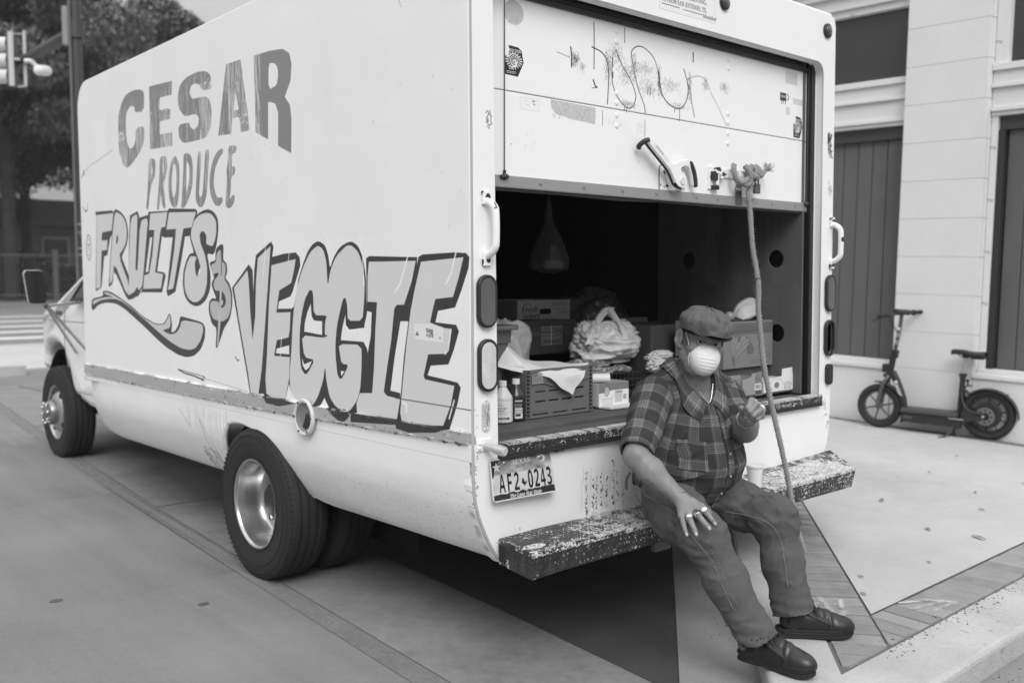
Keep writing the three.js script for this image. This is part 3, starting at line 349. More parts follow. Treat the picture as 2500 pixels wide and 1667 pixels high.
// ---------------------------------------------------------------- box truck. Coordinates are the street's; add() moves them to the thing's base
const shiftOf = (o) => o.shift ?? (o.parent ? shiftOf(o.parent) : null);
function add(parent, name, geo, m) { const s = shiftOf(parent); if (s) geo.translate(-s.x, -s.y, -s.z); return mesh(name, geo, m, parent); }
function based(name, label, cat, pos, group) { const o = thing(name, label, cat, pos, group); o.shift = V3(...pos); return o; }
function sub(parent, name) { const g = new THREE.Group(); g.name = name; parent.add(g); return g; }
const XL = 2.143, XR = 4.58, ZR = -2.62, ZF = -6.735, YB = 0.86;
const truck = based('box_truck', 'white box truck with hand painted produce lettering and half open roller door', 'truck', [3.36, 0, -4.6]);
const whiteV = (o = {}) => mat(0.82, 0.42, o);
{
  const R = rng(41);
  // painted long side: u runs along the truck (ZF..ZR), v up (0.8..2.8)
  const PX = 2048 / 4.2, Z0 = -6.78, Y0 = 0.80, Y1 = 2.82;
  const sideTex = canvasTex(2048, Math.round(PX * (Y1 - Y0)), (x, w, h) => {
    x.fillStyle = gs(236); x.fillRect(0, 0, w, h);
    // roller and brush lap marks in the white paint
    for (let i = 0; i < 260; i++) { x.fillStyle = ga(R() < 0.5 ? 229 : 241, 0.16); const q = 40 + R() * 160; x.fillRect(R() * w, R() * h, q, q * (0.5 + R())); }
    flecks(x, R, 260, [0, 0, w, h], 3, () => 190 + R() * 15, 0.6);
    const S = (p) => [(p[0] / 1000 - Z0) * PX, h - (p[1] / 1000 - Y0) * PX];
    // patched and scuffed places
    flecks(x, R, 60, [...S([-5700, 1000]), ...S([-5500, 930])], 14, 236, 0.5, 0.7);
    x.fillStyle = gs(168); x.beginPath(); // rub rail paint, ragged along its lower side
    for (let z = -6750; z <= -2610; z += 25) x.lineTo(...S([z, 909 + 3 * n3(z * 0.02, 1, 0)]));
    for (let z = -2610; z >= -6750; z -= 12) x.lineTo(...S([z, 842 + (z > -4300 ? (z + 4300) * 0.016 : 0) + 7 * n3(z * 0.05, 4, 2)])); x.fill();
    for (const L of CESAR) poly(x, L.at.map(S), L.tone, L.soft, 0.2);
    // dry brush: white shows through the grey strokes
    const brush = (z0, z1, y0, y1, n, len) => { for (let i = 0; i < n; i++) { const a = S([lerp(z0, z1, R()), lerp(y0, y1, R())]); x.strokeStyle = ga(232, 0.25 + 0.45 * R()); x.lineWidth = 0.8 + R() * 2.2; x.beginPath(); x.moveTo(...a); const l = len * (0.4 + R()); x.bezierCurveTo(a[0] + R() * 5 - 2, a[1] + l * 0.3, a[0] + R() * 8 - 4, a[1] + l * 0.6, a[0] + R() * 8 - 4, a[1] + l); x.stroke(); } };
    brush(-6250, -4150, 1880, 2560, 900, 46); for (const [a, b, y0, y1, n] of [[-6120, -5850, 2150, 2340, 120], [-5700, -5480, 2140, 2390, 130], [-5350, -5120, 2130, 2430, 130], [-4830, -4650, 2140, 2470, 110], [-4500, -4150, 2050, 2560, 260]]) brush(a, b, y0, y1, n, 60); 
    for (const [z, y, n] of [[-5990, 2330, 60], [-5600, 2380, 60], [-5250, 2420, 55], [-4330, 2540, 50], [-4350, 2230, 30], [-4780, 2450, 30]]) for (let i = 0; i < n; i++) { const a = S([z + (R() - 0.5) * 240, y + (R() - 0.5) * 50]); x.strokeStyle = ga(236, 0.85); x.lineWidth = 1 + 2.6 * R(); x.beginPath(); x.moveTo(...a); x.lineTo(a[0] + 14 * R(), a[1] - 10 * R()); x.stroke(); }
    for (const L of FRUITS) poly(x, L.at.map(S), L.tone, L.soft, 0.18);
    for (const L of VEGGIE) poly(x, L.at.map(S), L.tone, L.soft, 0.18);
    // pale highlight strokes inside the bubble letters
    x.lineCap = 'round'; const hi = (pts, wd) => { x.strokeStyle = ga(243, 0.85); x.lineWidth = wd; x.beginPath(); pts.forEach((p) => x.lineTo(...S(p))); x.stroke(); };
    hi([[-2690, 1585], [-2730, 1480], [-2762, 1440]], 4); hi([[-2735, 1275], [-2752, 1200], [-2772, 1185]], 4); hi([[-2720, 1018], [-2750, 950]], 4); hi([[-2985, 1570], [-3050, 1440], [-3085, 1410]], 4); hi([[-3045, 985], [-3015, 975], [-3018, 945]], 4);
    hi([[-4120, 1700], [-4150, 1560], [-4165, 1480]], 3); hi([[-3900, 1620], [-3925, 1540]], 3); hi([[-3620, 1690], [-3580, 1620], [-3560, 1520]], 3); hi([[-3330, 1650], [-3310, 1560], [-3305, 1440]], 3); hi([[-3310, 1240], [-3430, 1245]], 3); hi([[-4700, 1190], [-4720, 1120], [-4790, 1055], [-4850, 1035]], 5); hi([[-4000, 1200], [-4015, 1110]], 3);
    // peeling along the rub rail, cracks, drips
    for (let i = 0; i < 240; i++) { const z = -6700 + R() * 4060, e = R() < 0.6 ? 842 + (z > -4300 ? (z + 4300) * 0.016 : 0) : 908, a = S([z, e + (R() - 0.5) * 14]); x.fillStyle = ga(R() < 0.45 ? 60 : R() < 0.6 ? 215 : 120, 0.8); const l = 3 + R() * R() * 26; x.beginPath(); x.moveTo(...a); x.lineTo(a[0] + l, a[1] + R() * 3); x.lineTo(a[0] + l * 0.6, a[1] + 2 + R() * 5); x.lineTo(a[0] + l * 0.1, a[1] + 1 + 3 * R()); x.fill(); }
    flecks(x, R, 150, [...S([-6700, 905]), ...S([-2650, 845])], 3, () => (R() < 0.5 ? 200 : 110), 0.8);
    const line = (pts, wd, t, al = 1) => { x.strokeStyle = ga(t, al); x.lineWidth = wd; x.beginPath(); pts.forEach((p) => x.lineTo(...S(p))); x.stroke(); };
    line([[-5190, 970], [-5100, 955], [-5000, 950], [-4900, 940], [-4855, 935]], 4, 60); line([[-5185, 972], [-5020, 962], [-4870, 955]], 2, 90); line([[-4850, 945], [-4700, 935], [-4350, 915]], 1.2, 150); line([[-4880, 930], [-4860, 955], [-4840, 948]], 3, 70);
    line([[-6640, 2180], [-6500, 2215], [-6330, 2235], [-6100, 2270]], 3, 120, 0.5); line([[-6640, 2175], [-6690, 2150]], 6, 120, 0.7); line([[-6655, 2190], [-6630, 2165]], 7, 90, 0.6);
    line([[-6690, 1955], [-6640, 1925], [-6600, 1935], [-6585, 1975]], 3, 100); line([[-6640, 1925], [-6605, 1925]], 5, 80);
    line([[-3090, 995], [-2622, 992]], 2, 90); line([[-4480, 1080], [-4455, 1062], [-4440, 1066]], 3, 70); line([[-3520, 1100], [-3505, 1118]], 2, 60); line([[-3500, 1095], [-3475, 1112]], 2, 60); line([[-3360, 1245], [-3350, 1235]], 3, 225);
    line([[-3080, 2710], [-3000, 2700]], 2, 120); line([[-3130, 2600], [-3060, 2560], [-3020, 2480]], 1.5, 170);
    // stickers: torn white patch on the last letter, round tag at the front
    x.fillStyle = gs(228); x.beginPath(); for (const p of [[-2962, 1290], [-2862, 1294], [-2780, 1282], [-2782, 1226], [-2960, 1232]]) x.lineTo(...S(p)); x.fill();
    x.fillStyle = gs(120); x.beginPath(); for (const p of [[-2955, 1246], [-2942, 1263], [-2930, 1246]]) x.lineTo(...S(p)); x.fill(); flecks(x, R, 26, [...S([-2885, 1275]), ...S([-2845, 1245])], 4, 130, 0.9); flecks(x, R, 5, [...S([-2805, 1245]), ...S([-2798, 1238])], 3, 130, 0.9);
    x.save(); const tg = S([-6595, 1685]); x.translate(...tg); x.strokeStyle = gs(140); x.lineWidth = 5; x.beginPath(); x.ellipse(0, 0, 24, 40, 0, 0, 7); x.stroke(); x.lineWidth = 3; x.beginPath(); x.ellipse(0, 0, 15, 28, 0, 0, 7); x.stroke(); x.fillStyle = gs(130); x.font = 'bold 34px sans-serif'; x.textAlign = 'center'; x.fillText('T', 0, 12); x.restore();
  });
  sideTex.wrapS = sideTex.wrapT = THREE.ClampToEdgeWrapping;
  const sideUV = (g) => rectUV(g, (v) => (v.z - Z0) * PX / 2048, (v) => (v.y - Y0) / (Y1 - Y0));
  const sideM = textured(sideTex, 0.4, { bumpMap: rep(softBump, 1.5), bumpScale: 0.0006, clearcoat: 0.15, clearcoatRoughness: 0.3 });
  const alongZ = (g, x) => g.rotateY(-Math.PI / 2).translate(x, 0, 0); // outline (z, y), thickness towards -x of x
  const front = []; for (let i = 0; i <= 8; i++) { const a = Math.PI - i / 8 * Math.PI / 2; front.push([-6.56 + Math.cos(a) * 0.17, 2.59 + Math.sin(a) * 0.175]); }
  const outline = [[-2.6205, 0.80], [-6.735, 0.80], ...front, [-2.6205, 2.765]];
  add(truck, 'side_panel', sideUV(alongZ(ext(outline, 0.06, 0.006, [], 4), XL + 0.06)), sideM);
  add(truck, 'side_panel', boxUV(alongZ(ext(outline, 0.06, 0.018, [], 4), XR)), whiteV());
  add(truck, 'rub_rail', sideUV(warp(flat(at(new THREE.BoxGeometry(0.014, 0.066, 4.09, 1, 2, 60), XL - 0.005, 0.876, -4.68)), (v) => { if (v.y < 0.87) v.y += v.z > -4.3 ? (v.z + 4.3) * 0.016 : 0; v.x -= 0.0015 * n3(1, v.y * 40, v.z * 5); })), sideM);
  add(truck, 'roof', M(sheet((u, v) => { const a = (u - 0.5) * 2, k = Math.abs(a); return [lerp(XL + 0.02, XR - 0.02, u), 2.752 + 0.05 * (1 - k ** 6), lerp(-6.62, -2.64, v)]; }, 24, 4)), whiteV());
  add(truck, 'front_wall', rb(XR - XL - 0.04, 1.9, 0.05, 0.02, (XL + XR) / 2, 1.76, ZF + 0.06), whiteV());

  // skirt under the rail: turns in at the foot and is cut out round the rear wheels
  const prof = (s) => { const P = [[0, XL, 0.86], [0.16, XL + 0.003, 0.70], [0.235, 2.157, 0.63], [0.30, 2.18, 0.569], [0.375, 2.212, 0.50], [0.455, 2.254, 0.434], [0.50, 2.30, 0.415]]; let i = 0; while (i < P.length - 2 && s > P[i + 1][0]) i++; const t = (s - P[i][0]) / (P[i + 1][0] - P[i][0]); return [lerp(P[i][1], P[i + 1][1], t), lerp(P[i][2], P[i + 1][2], t)]; };
  const foot = [[-6.735, 0.5], [-4.80, 0.5], [-4.752, 0.47], [-4.735, 0.43], [-4.722, 0.34], [-4.69, 0.27], [-4.655, 0.195], [-4.60, 0.128], [-4.53, 0.110], [-4.44, 0.106], [-4.34, 0.118], [-4.24, 0.145], [-4.17, 0.178], [-4.10, 0.222], [-4.03, 0.285], [-3.985, 0.34], [-3.95, 0.39], [-3.925, 0.42], [-3.89, 0.437], [-3.84, 0.447], [-3.7, 0.46], [-3.3, 0.475], [-2.9, 0.49], [-2.635, 0.5]];
  const footAt = (z) => { let i = 0; while (i < foot.length - 2 && z > foot[i + 1][0]) i++; return lerp(foot[i][1], foot[i + 1][1], clamp((z - foot[i][0]) / (foot[i + 1][0] - foot[i][0]))); };
  const zs = []; for (let z = -6.735; z < -4.85; z += 0.3) zs.push(z); for (let z = -4.82; z < -3.8; z += 0.016) zs.push(z); for (let z = -3.75; z < -2.66; z += 0.25) zs.push(z); zs.push(-2.635);
  const skirtSheet = (inset) => sheet((u, v) => { const z = zs[Math.round(u * (zs.length - 1))], s = v * footAt(z), [x, y] = prof(s), e = z < -6.6 ? Math.pow((-6.6 - z) / 0.135, 2) * 0.035 : 0; return [x + inset + e * (v > 0.1 ? 1 : v * 10), y, z]; }, zs.length - 1, 18);
  const skirtTex = canvasTex(2048, 256, (x, w, h) => { x.fillStyle = gs(234); x.fillRect(0, 0, w, h); const Q = rng(52); const U = (z) => (z + 6.8) / 4.2 * w, W = (y) => h - (y - 0.4) / 0.48 * h;
    for (let i = 0; i < 240; i++) { x.fillStyle = ga(Q() < 0.5 ? 226 : 239, 0.15); const q = 20 + Q() * 90; x.fillRect(Q() * w, Q() * h, q, q * 0.7); }
    // road dirt thrown up behind the wheels, speckled
    for (let i = 0; i < 5200; i++) { const k = Q(), z = i < 3600 ? lerp(-3.8, -2.65, Math.pow(Q(), 0.9)) : lerp(-6.6, -4.8, Q()), y = 0.41 + Math.pow(Q(), 2.2) * (i < 3600 ? 0.26 : 0.16); x.fillStyle = ga(60 + 60 * Q(), 0.05 + 0.3 * Q() * Q()); const r = 0.6 + 2.2 * Q() * Q(); x.fillRect(U(z), W(y), r * (1 + 2 * k), r); }
    flecks(x, Q, 220, [U(-6.7), W(0.86), U(-2.65), W(0.835)], 4, () => 50 + 80 * Q(), 0.85, 2.4);
    for (let i = 0; i < 60; i++) { const z = -5.1 + Q() * 0.5, y = 0.80 - Q() * 0.05; x.strokeStyle = ga(110, 0.35 * Q()); x.lineWidth = 1 + 1.5 * Q(); x.beginPath(); x.moveTo(U(z), W(y)); x.lineTo(U(z) + 2, W(y - 0.05 - 0.12 * Q())); x.stroke(); }
    for (let i = 0; i < 26; i++) { const z = -3.85 + Q() * 1.2, y = 0.845 - Q() * 0.03; x.fillStyle = ga(40, 0.85); x.fillRect(U(z), W(y), 4 + 12 * Q(), 1.5 + 1.5 * Q()); }
    x.strokeStyle = ga(125, 0.8); x.lineWidth = 3; for (let i = 0; i < 16; i++) { const z = -5.0 + Q() * 0.17, y = 0.46 + Q() * 0.1; x.beginPath(); x.moveTo(U(z), W(y)); x.bezierCurveTo(U(z + 0.05), W(y + 0.05 * Q()), U(z + 0.03), W(y - 0.06 * Q()), U(z + 0.05), W(y - 0.06)); x.stroke(); }
    x.strokeStyle = ga(90, 0.7); x.lineWidth = 2; for (const q of [[-4.95, 0.74, -4.86, 0.60, -4.85, 0.48], [-4.93, 0.72, -4.82, 0.62, -4.80, 0.52], [-5.2, 0.75, -5.1, 0.70, -5.07, 0.66]]) { x.beginPath(); x.moveTo(U(q[0]), W(q[1])); x.quadraticCurveTo(U(q[2]), W(q[3]), U(q[4]), W(q[5])); x.stroke(); }
    x.lineWidth = 3; x.beginPath(); x.moveTo(U(-6.66), W(0.755)); x.lineTo(U(-6.645), W(0.735)); x.moveTo(U(-6.62), W(0.755)); x.lineTo(U(-6.64), W(0.73)); x.stroke();
  }); skirtTex.wrapS = skirtTex.wrapT = THREE.ClampToEdgeWrapping;
  const skUV = (g) => rectUV(g, (v) => (v.z + 6.8) / 4.2, (v) => (v.y - 0.4) / 0.48);
  add(truck, 'skirt', skUV(skirtSheet(0)), textured(skirtTex, 0.45, { bumpMap: rep(softBump, 1.5), bumpScale: 0.0005 }));
  add(truck, 'skirt', skUV(skirtSheet(0).scale(-1, 1, 1).translate(XL + XR, 0, 0)), whiteV());
  { const lip = []; for (let z = -4.74; z <= -3.9; z += 0.02) { const [x, y] = prof(footAt(z)); lip.push([x + 0.012, y, z]); } add(truck, 'wheel_arch_lip', tube(lip, 0.012, 90, 6), whiteV()); }
  add(truck, 'wheel_housing', M(sheet((u, v) => { const a = 0.42 + u * 2.3, r = 0.455; return [lerp(2.235, 2.72, v), 0.37 + r * Math.sin(a) * 0.9, -4.33 - r * Math.cos(a)]; }, 24, 1), bx(0.01, 0.85, 1.2, 2.72, 0.55, -4.33)), mat(0.012, 0.95));
  add(truck, 'chassis', M(bx(0.10, 0.16, 5.6, 2.95, 0.62, -5.6), bx(0.10, 0.16, 5.6, 3.77, 0.62, -5.6), bx(2.28, 0.05, 4.0, 3.36, 0.80, -4.68), rod([2.5, 0.36, -4.33], [4.3, 0.36, -4.33], 0.07), ball(0.17, 3.36, 0.37, -4.33), rod([3.36, 0.4, -4.4], [3.36, 0.5, -7.5], 0.05), bx(1.5, 0.5, 1.3, 3.36, 0.65, -8.1)), mat(0.015, 0.8));
  // fuel filler
  const ff = sub(truck, 'fuel_filler');
  const cz = -3.774, cy = 0.850; const onSide = (g) => g.rotateZ(Math.PI / 2).translate(XL - 0.012, cy, cz);
  add(ff, 'bezel', onSide(lathe([[0.062, 0.0], [0.064, 0.012], [0.078, 0.016], [0.084, 0.010], [0.084, -0.004], [0.062, -0.004], [0.062, 0.0]], 36)), mat(0.62, 0.35));
  add(ff, 'filler_cup', onSide(lathe([[0.0, 0.001], [0.03, 0.001], [0.052, 0.004], [0.063, 0.013]], 28)), mat(0.26, 0.35, { metal: 0.4 })); add(ff, 'filler_cap', at(rb(0.008, 0.075, 0.045, 0.012), XL - 0.014, cy - 0.022, cz + 0.018, 0.5, 0, 0), mat(0.02, 0.5));
  for (let i = 0; i < 6; i++) { const a = i / 6 * 6.283 + 0.5; add(ff, 'screw', onSide(at(new THREE.CylinderGeometry(0.0045, 0.0045, 0.006, 8), 0.073 * Math.cos(a), 0.016, 0.073 * Math.sin(a))), mat(0.05, 0.5)); }

  // rear frame with the door opening
  const lower = [[XL, 0.72], [2.157, 0.63], [2.18, 0.569], [2.212, 0.50], [2.254, 0.434], [2.275, 0.415]];
  const out = [[XL, 2.74], [XL + 0.02, 2.785], [XL + 0.06, 2.803], [XR - 0.06, 2.803], [XR - 0.015, 2.785], [XR, 2.74]].map((p) => p);
  const rearOut = [...lower.slice().reverse(), [XL + 0.009, 0.80], [XL + 0.009, 2.74], [XL + 0.018, 2.78], [XL + 0.05, 2.80], [XR - 0.05, 2.80], [XR - 0.015, 2.78], [XR, 2.74], ...lower.map(([x, y]) => [XL + XR - x, y])];
  const open = [[2.254, 0.82], [2.254, 2.49]]; for (let i = 0; i <= 5; i++) { const a = Math.PI - i / 5 * Math.PI / 2; open.push([2.324 + 0.07 * Math.cos(a), 2.485 + 0.07 * Math.sin(a)]); } for (let i = 0; i <= 5; i++) { const a = Math.PI / 2 - i / 5 * Math.PI / 2; open.push([4.404 + 0.07 * Math.cos(a), 2.485 + 0.07 * Math.sin(a)]); } open.push([4.474, 0.82]);
  const rearTex = canvasTex(1280, 1280, (x, w, h) => { x.fillStyle = gs(237); x.fillRect(0, 0, w, h); const Q = rng(61), U = (X) => (X - 2.12) / 2.5 * w, W = (y) => h - (y - 0.38) / 2.5 * h;
    for (let i = 0; i < 300; i++) { x.fillStyle = ga(Q() < 0.5 ? 230 : 242, 0.14); const q = 14 + Q() * 70; x.fillRect(Q() * w, Q() * h, q, q); }
    flecks(x, Q, 130, [0, 0, w, h], 1.6, () => 70 + 80 * Q(), 0.7);
    // chipped paint streaks under the sill, running down to the step
    for (const [X, y0, y1, n] of [[2.727, 0.69, 0.47, 26], [2.765, 0.66, 0.50, 16], [2.785, 0.67, 0.50, 18], [2.815, 0.68, 0.52, 22], [2.845, 0.66, 0.53, 14], [2.885, 0.74, 0.53, 16], [2.91, 0.68, 0.55, 8], [2.95, 0.62, 0.5, 8]]) for (let i = 0; i < n; i++) { const y = lerp(y0, y1, Q()); x.fillStyle = ga(45 + 40 * Q(), 0.9); x.fillRect(U(X + (Q() - 0.5) * 0.014), W(y), 1.2 + 2.4 * Q(), 2 + 8 * Q() * Q()); }
    for (let i = 0; i < 26; i++) { x.fillStyle = ga(150, 0.35 * Q()); x.fillRect(U(2.7 + Q() * 0.32), W(0.72 - Q() * 0.1), 2, 20 + 60 * Q()); }
    flecks(x, Q, 120, [U(2.3), W(0.53), U(3.6), W(0.45)], 2.2, 130, 0.5);
    flecks(x, Q, 40, [U(2.5), W(0.815), U(2.62), W(0.79)], 3, 90, 0.7, 2); poly(x, [[U(2.545), W(0.797)], [U(2.58), W(0.802)], [U(2.59), W(0.795)], [U(2.562), W(0.789)]], 40, 1);
    // scratched graffiti and chips on the posts
    x.strokeStyle = gs(60); x.lineWidth = 2.4; const scr = (X, Y, n, s, t) => { x.strokeStyle = ga(t, 0.9); for (let i = 0; i < n; i++) { const a = U(X) + (Q() - 0.5) * 22 * s, b = W(Y) + (Q() - 0.5) * 60 * s; x.beginPath(); x.moveTo(a, b); x.bezierCurveTo(a + 9 * s, b - 16 * s, a - 10 * s, b + 8 * s, a + (Q() - 0.5) * 14, b + 22 * s * Q()); x.stroke(); } };
    scr(4.53, 2.14, 22, 0.9, 55); x.fillStyle = gs(60); x.beginPath(); x.moveTo(U(4.508), W(2.20)); x.lineTo(U(4.53), W(2.185)); x.lineTo(U(4.535), W(2.15)); x.lineTo(U(4.510), W(2.145)); x.fill(); scr(4.54, 1.93, 8, 0.7, 150); scr(2.233, 2.02, 10, 0.5, 140); scr(4.52, 0.78, 9, 0.8, 175); scr(4.55, 0.72, 7, 0.7, 165);
    flecks(x, Q, 90, [U(2.145), W(1.0), U(2.17), W(0.45)], 2.5, () => 110 + 60 * Q(), 0.7);
    // header sticker
    x.save(); x.translate(U(3.168), W(2.68)); x.rotate(-0.006); const sw = U(3.55) - U(3.168), sh = W(2.578) - W(2.68); x.fillStyle = gs(232); x.beginPath(); x.roundRect(0, 0, sw, sh, 5); x.fill(); x.strokeStyle = gs(180); x.lineWidth = 1; x.stroke(); x.fillStyle = gs(75); x.font = 'bold 14px serif'; x.fillText('PARDON MY DRIVING,', 6, 17); x.fillText("I'M FROM SAN ANTONIO, TX.", 4, 34, sw - 34); x.fillRect(8, 39, 60, 1.4); x.fillRect(80, 40, 70, 1.4); x.font = 'italic bold 12px serif'; x.fillText('Member', sw - 46, 47); x.restore();
  }); rearTex.wrapS = rearTex.wrapT = THREE.ClampToEdgeWrapping;
  const rearUV = (g) => rectUV(g, (v) => (v.x - 2.12) / 2.5, (v) => (v.y - 0.38) / 2.5);
  const rearM = textured(rearTex, 0.42, { bumpMap: rep(softBump, 2), bumpScale: 0.0006 });
  add(truck, 'rear_frame', rearUV(ext(rearOut, 0.055, 0.012, [open], 3).translate(0, 0, ZR - 0.055)), rearM);
  add(truck, 'corner_seal', tube([[XL + 0.008, 2.72, ZR - 0.003], [XL + 0.008, 1.7, ZR - 0.003], [XL + 0.006, 0.92, ZR - 0.003], [XL + 0.008, 0.72, ZR - 0.003], [2.165, 0.63, ZR - 0.003], [2.187, 0.569, ZR - 0.003], [2.22, 0.50, ZR - 0.003], [2.262, 0.434, ZR - 0.003]], 0.006, 60, 6), mat(0.4, 0.7));
  // cargo box lining, dark inside
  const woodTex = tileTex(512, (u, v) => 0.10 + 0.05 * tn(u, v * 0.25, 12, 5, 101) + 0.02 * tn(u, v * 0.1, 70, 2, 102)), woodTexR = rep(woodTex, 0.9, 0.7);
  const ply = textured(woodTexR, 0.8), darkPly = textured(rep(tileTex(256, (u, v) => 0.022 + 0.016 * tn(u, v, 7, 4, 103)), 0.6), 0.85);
  const holes = [[-2.847, 1.558], [-3.418, 1.561], [-2.837, 1.169]].map(([z, y]) => ring(0.047, 22, z, y));
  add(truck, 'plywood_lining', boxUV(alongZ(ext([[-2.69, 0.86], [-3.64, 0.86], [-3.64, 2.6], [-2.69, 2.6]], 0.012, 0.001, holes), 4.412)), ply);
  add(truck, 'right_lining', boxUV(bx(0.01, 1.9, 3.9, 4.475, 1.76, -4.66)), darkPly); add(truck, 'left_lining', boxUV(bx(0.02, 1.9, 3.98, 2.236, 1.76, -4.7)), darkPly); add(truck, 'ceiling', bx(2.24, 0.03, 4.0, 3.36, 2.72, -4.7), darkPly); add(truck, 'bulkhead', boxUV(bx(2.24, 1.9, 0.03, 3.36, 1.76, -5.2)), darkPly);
  add(truck, 'shelf', M(bx(2.1, 0.03, 0.6, 3.3, 1.30, -4.6), bx(0.05, 0.45, 0.05, 2.4, 1.08, -4.35), bx(0.05, 0.45, 0.05, 4.0, 1.08, -4.35)), mat(0.04, 0.9));
  const plankTex = rep(tileTex(512, (u, v) => { const k = tn(u * 0.2, v, 20, 5, 104); return 0.085 + 0.06 * k + (tn(u, v, 60, 2, 105) > 0.6 ? 0.25 : 0); }), 1.2, 1.2), plankM = textured(plankTex, 0.85, { bumpMap: rep(softBump, 3), bumpScale: 0.004 });
  const fl = sub(truck, 'floor'); for (let i = 0; i < 16; i++) add(fl, 'plank', boxUV(rb(2.22, 0.04, 0.152, 0.004, 3.364, 0.843 + (i % 3) * 0.0008, -2.88 - i * 0.155), 1, i * 0.13), plankM);
  add(fl, 'plank', warp(boxUV(rb(2.21, 0.045, 0.13, 0.012, 3.364, 0.831, -2.725)), (v) => { v.y += 0.006 * n3(v.x * 6, 0, v.z * 9); }), plankM); add(fl, 'plank', boxUV(rb(2.21, 0.035, 0.035, 0.006, 3.364, 0.838, -2.637)), plankM);
  add(fl, 'floor_bed', bx(2.2, 0.02, 2.6, 3.364, 0.81, -3.9), mat(0.02, 0.9));

  // worn diamond plate: black paint over steel, rubbed pale on the raised bars
  const TP = 0.044; // pattern repeat
  const barAt = (u, v) => { let m = 0; for (const [cx, cy, a] of [[0.25, 0.25, 0.78], [0.75, 0.75, 0.78], [0.75, 0.25, -0.78], [0.25, 0.75, -0.78]]) for (const ox of [-1, 0, 1]) for (const oy of [-1, 0, 1]) { const dx = u - cx - ox, dy = v - cy - oy, p = dx * Math.cos(a) + dy * Math.sin(a), q = -dx * Math.sin(a) + dy * Math.cos(a); m = Math.max(m, 1 - Math.hypot(p / 0.27, q / 0.075)); } return clamp(m * 1.6); };
  const plateBump = tileTex(128, (u, v) => barAt(u, v), false);
  function wornPlate(wm, hm, seed, wear) { // canvas of wm x hm metres
    const S = 820; return canvasTex(Math.round(wm * S), Math.round(hm * S), (x, w, h) => { const d = x.createImageData(w, h); for (let j = 0; j < h; j++) for (let i = 0; i < w; i++) { const X = i / S, Y = j / S, b = barAt(X / TP - Math.floor(X / TP), Y / TP - Math.floor(Y / TP)), f = wear(X, Y) + 0.30 * fbm(X * 9 + seed, Y * 9, seed, 4) + 0.40 * n3(X * 240, Y * 240, seed) + 0.28 * n3(X * 90, Y * 120, seed + 3); const on = f + b * 0.34 + 0.5 * n3(X * 6 + seed, Y * 9, 5) * n3(X * 31, Y * 31, 8) > 0.60; const v = on ? 196 + 40 * n3(X * 200, Y * 200, 2) : 48 + 22 * fbm(X * 30, Y * 30, 3, 3) + b * 10; const o = (j * w + i) * 4; d.data[o] = d.data[o + 1] = d.data[o + 2] = clamp(v, 12, 238); d.data[o + 3] = 255; } x.putImageData(d, 0, 0); });
  }
  const plateM = (t, wm, hm) => { t.wrapS = t.wrapT = THREE.ClampToEdgeWrapping; const b = plateBump.clone(); b.repeat.set(wm / TP, hm / TP); b.needsUpdate = true; return textured(t, 0.5, { bumpMap: b, bumpScale: 0.0022 }); };
  const sillW = 2.174, sillT = wornPlate(sillW, 0.06, 3, (x, y) => (y < 0.012 ? 0.75 : 0.12) + (x > 0.52 && x < 0.75 ? 0.35 : 0) + (y > 0.042 ? 0.1 : 0) + (x > 1.7 ? 0.15 : 0));
  add(truck, 'door_sill', rectUV(warp(rb(sillW, 0.046, 0.02, 0.004, 3.380, 0.834, -2.611), (v) => { v.y += 0.002 * n3(v.x * 5, 1, 1); }), (v) => (v.x - 2.293) / sillW, (v) => (v.y - 0.81) / 0.05), plateM(sillT, sillW, 0.06));
  add(truck, 'door_sill', rectUV(bx(sillW, 0.003, 0.05, 3.380, 0.857, -2.625), (v) => (v.x - 2.293) / sillW, (v) => 0.95), plateM(sillT, sillW, 0.06));
  // rear step: folded box of tread plate, bowed a little up to the right
  const bow = (v) => { v.y += 0.042 * clamp((v.x - 2.9) / 1.7) ** 1.2 * (0.12 + 0.88 * clamp((-2.385 - v.z) / 0.23)) + 0.003 * n3(v.x * 4, v.z * 6, 2); v.z += 0.012 * n3(v.x * 2, 3, 1); };
  const sw = 2.33, topT = wornPlate(sw, 0.26, 11, (x, y) => 0.42 + (x < 0.35 ? -0.18 : 0) + (y < 0.05 && x < 0.5 ? -0.1 : 0) + (y > 0.2 ? 0.24 : 0) + (x > 0.45 && x < 0.8 ? 0.12 : 0) + (x > 1.5 && x < 2.2 && y > 0.05 ? 0.34 : 0) + (Math.hypot((x - 0.09) / 0.05, (y - 0.16) / 0.028) < 1 ? 0.6 : 0)), frT = wornPlate(sw, 0.11, 17, (x, y) => 0.12 + (y < 0.016 ? 0.48 : 0) + (y > 0.097 ? 0.25 : 0) + (x > 0.5 && x < 1.2 ? 0.08 : 0) + (x > 1.5 ? 0.14 : 0));
  const st = sub(truck, 'rear_step');
  const zA = -2.615, zB = -2.385, x0 = 2.262, x1 = 4.46;
  // trapezoid in plan: the outer ends are cut back
  const plan = (x, z) => { const t = (z - zA) / (zB - zA); return x < 3.3 ? lerp(x0, 2.215, t) + (x - x0) : lerp(x1 + 0.12, x1, t) + (x - x1); };
  const slab = warp(flat(new THREE.BoxGeometry(x1 - x0, 0.005, zB - zA, 80, 1, 10).translate((x0 + x1) / 2, 0.507, (zA + zB) / 2)), (v) => { v.x = lerp(lerp(x0, 2.215, (v.z - zA) / (zB - zA)), lerp(x1 + 0.12, 4.425, (v.z - zA) / (zB - zA)), (v.x - x0) / (x1 - x0)); bow(v); });
  add(st, 'tread_plate', rectUV(slab, (v) => (v.x - 2.2) / sw, (v) => 1 - (v.z - zA) / 0.26), plateM(topT, sw, 0.26));
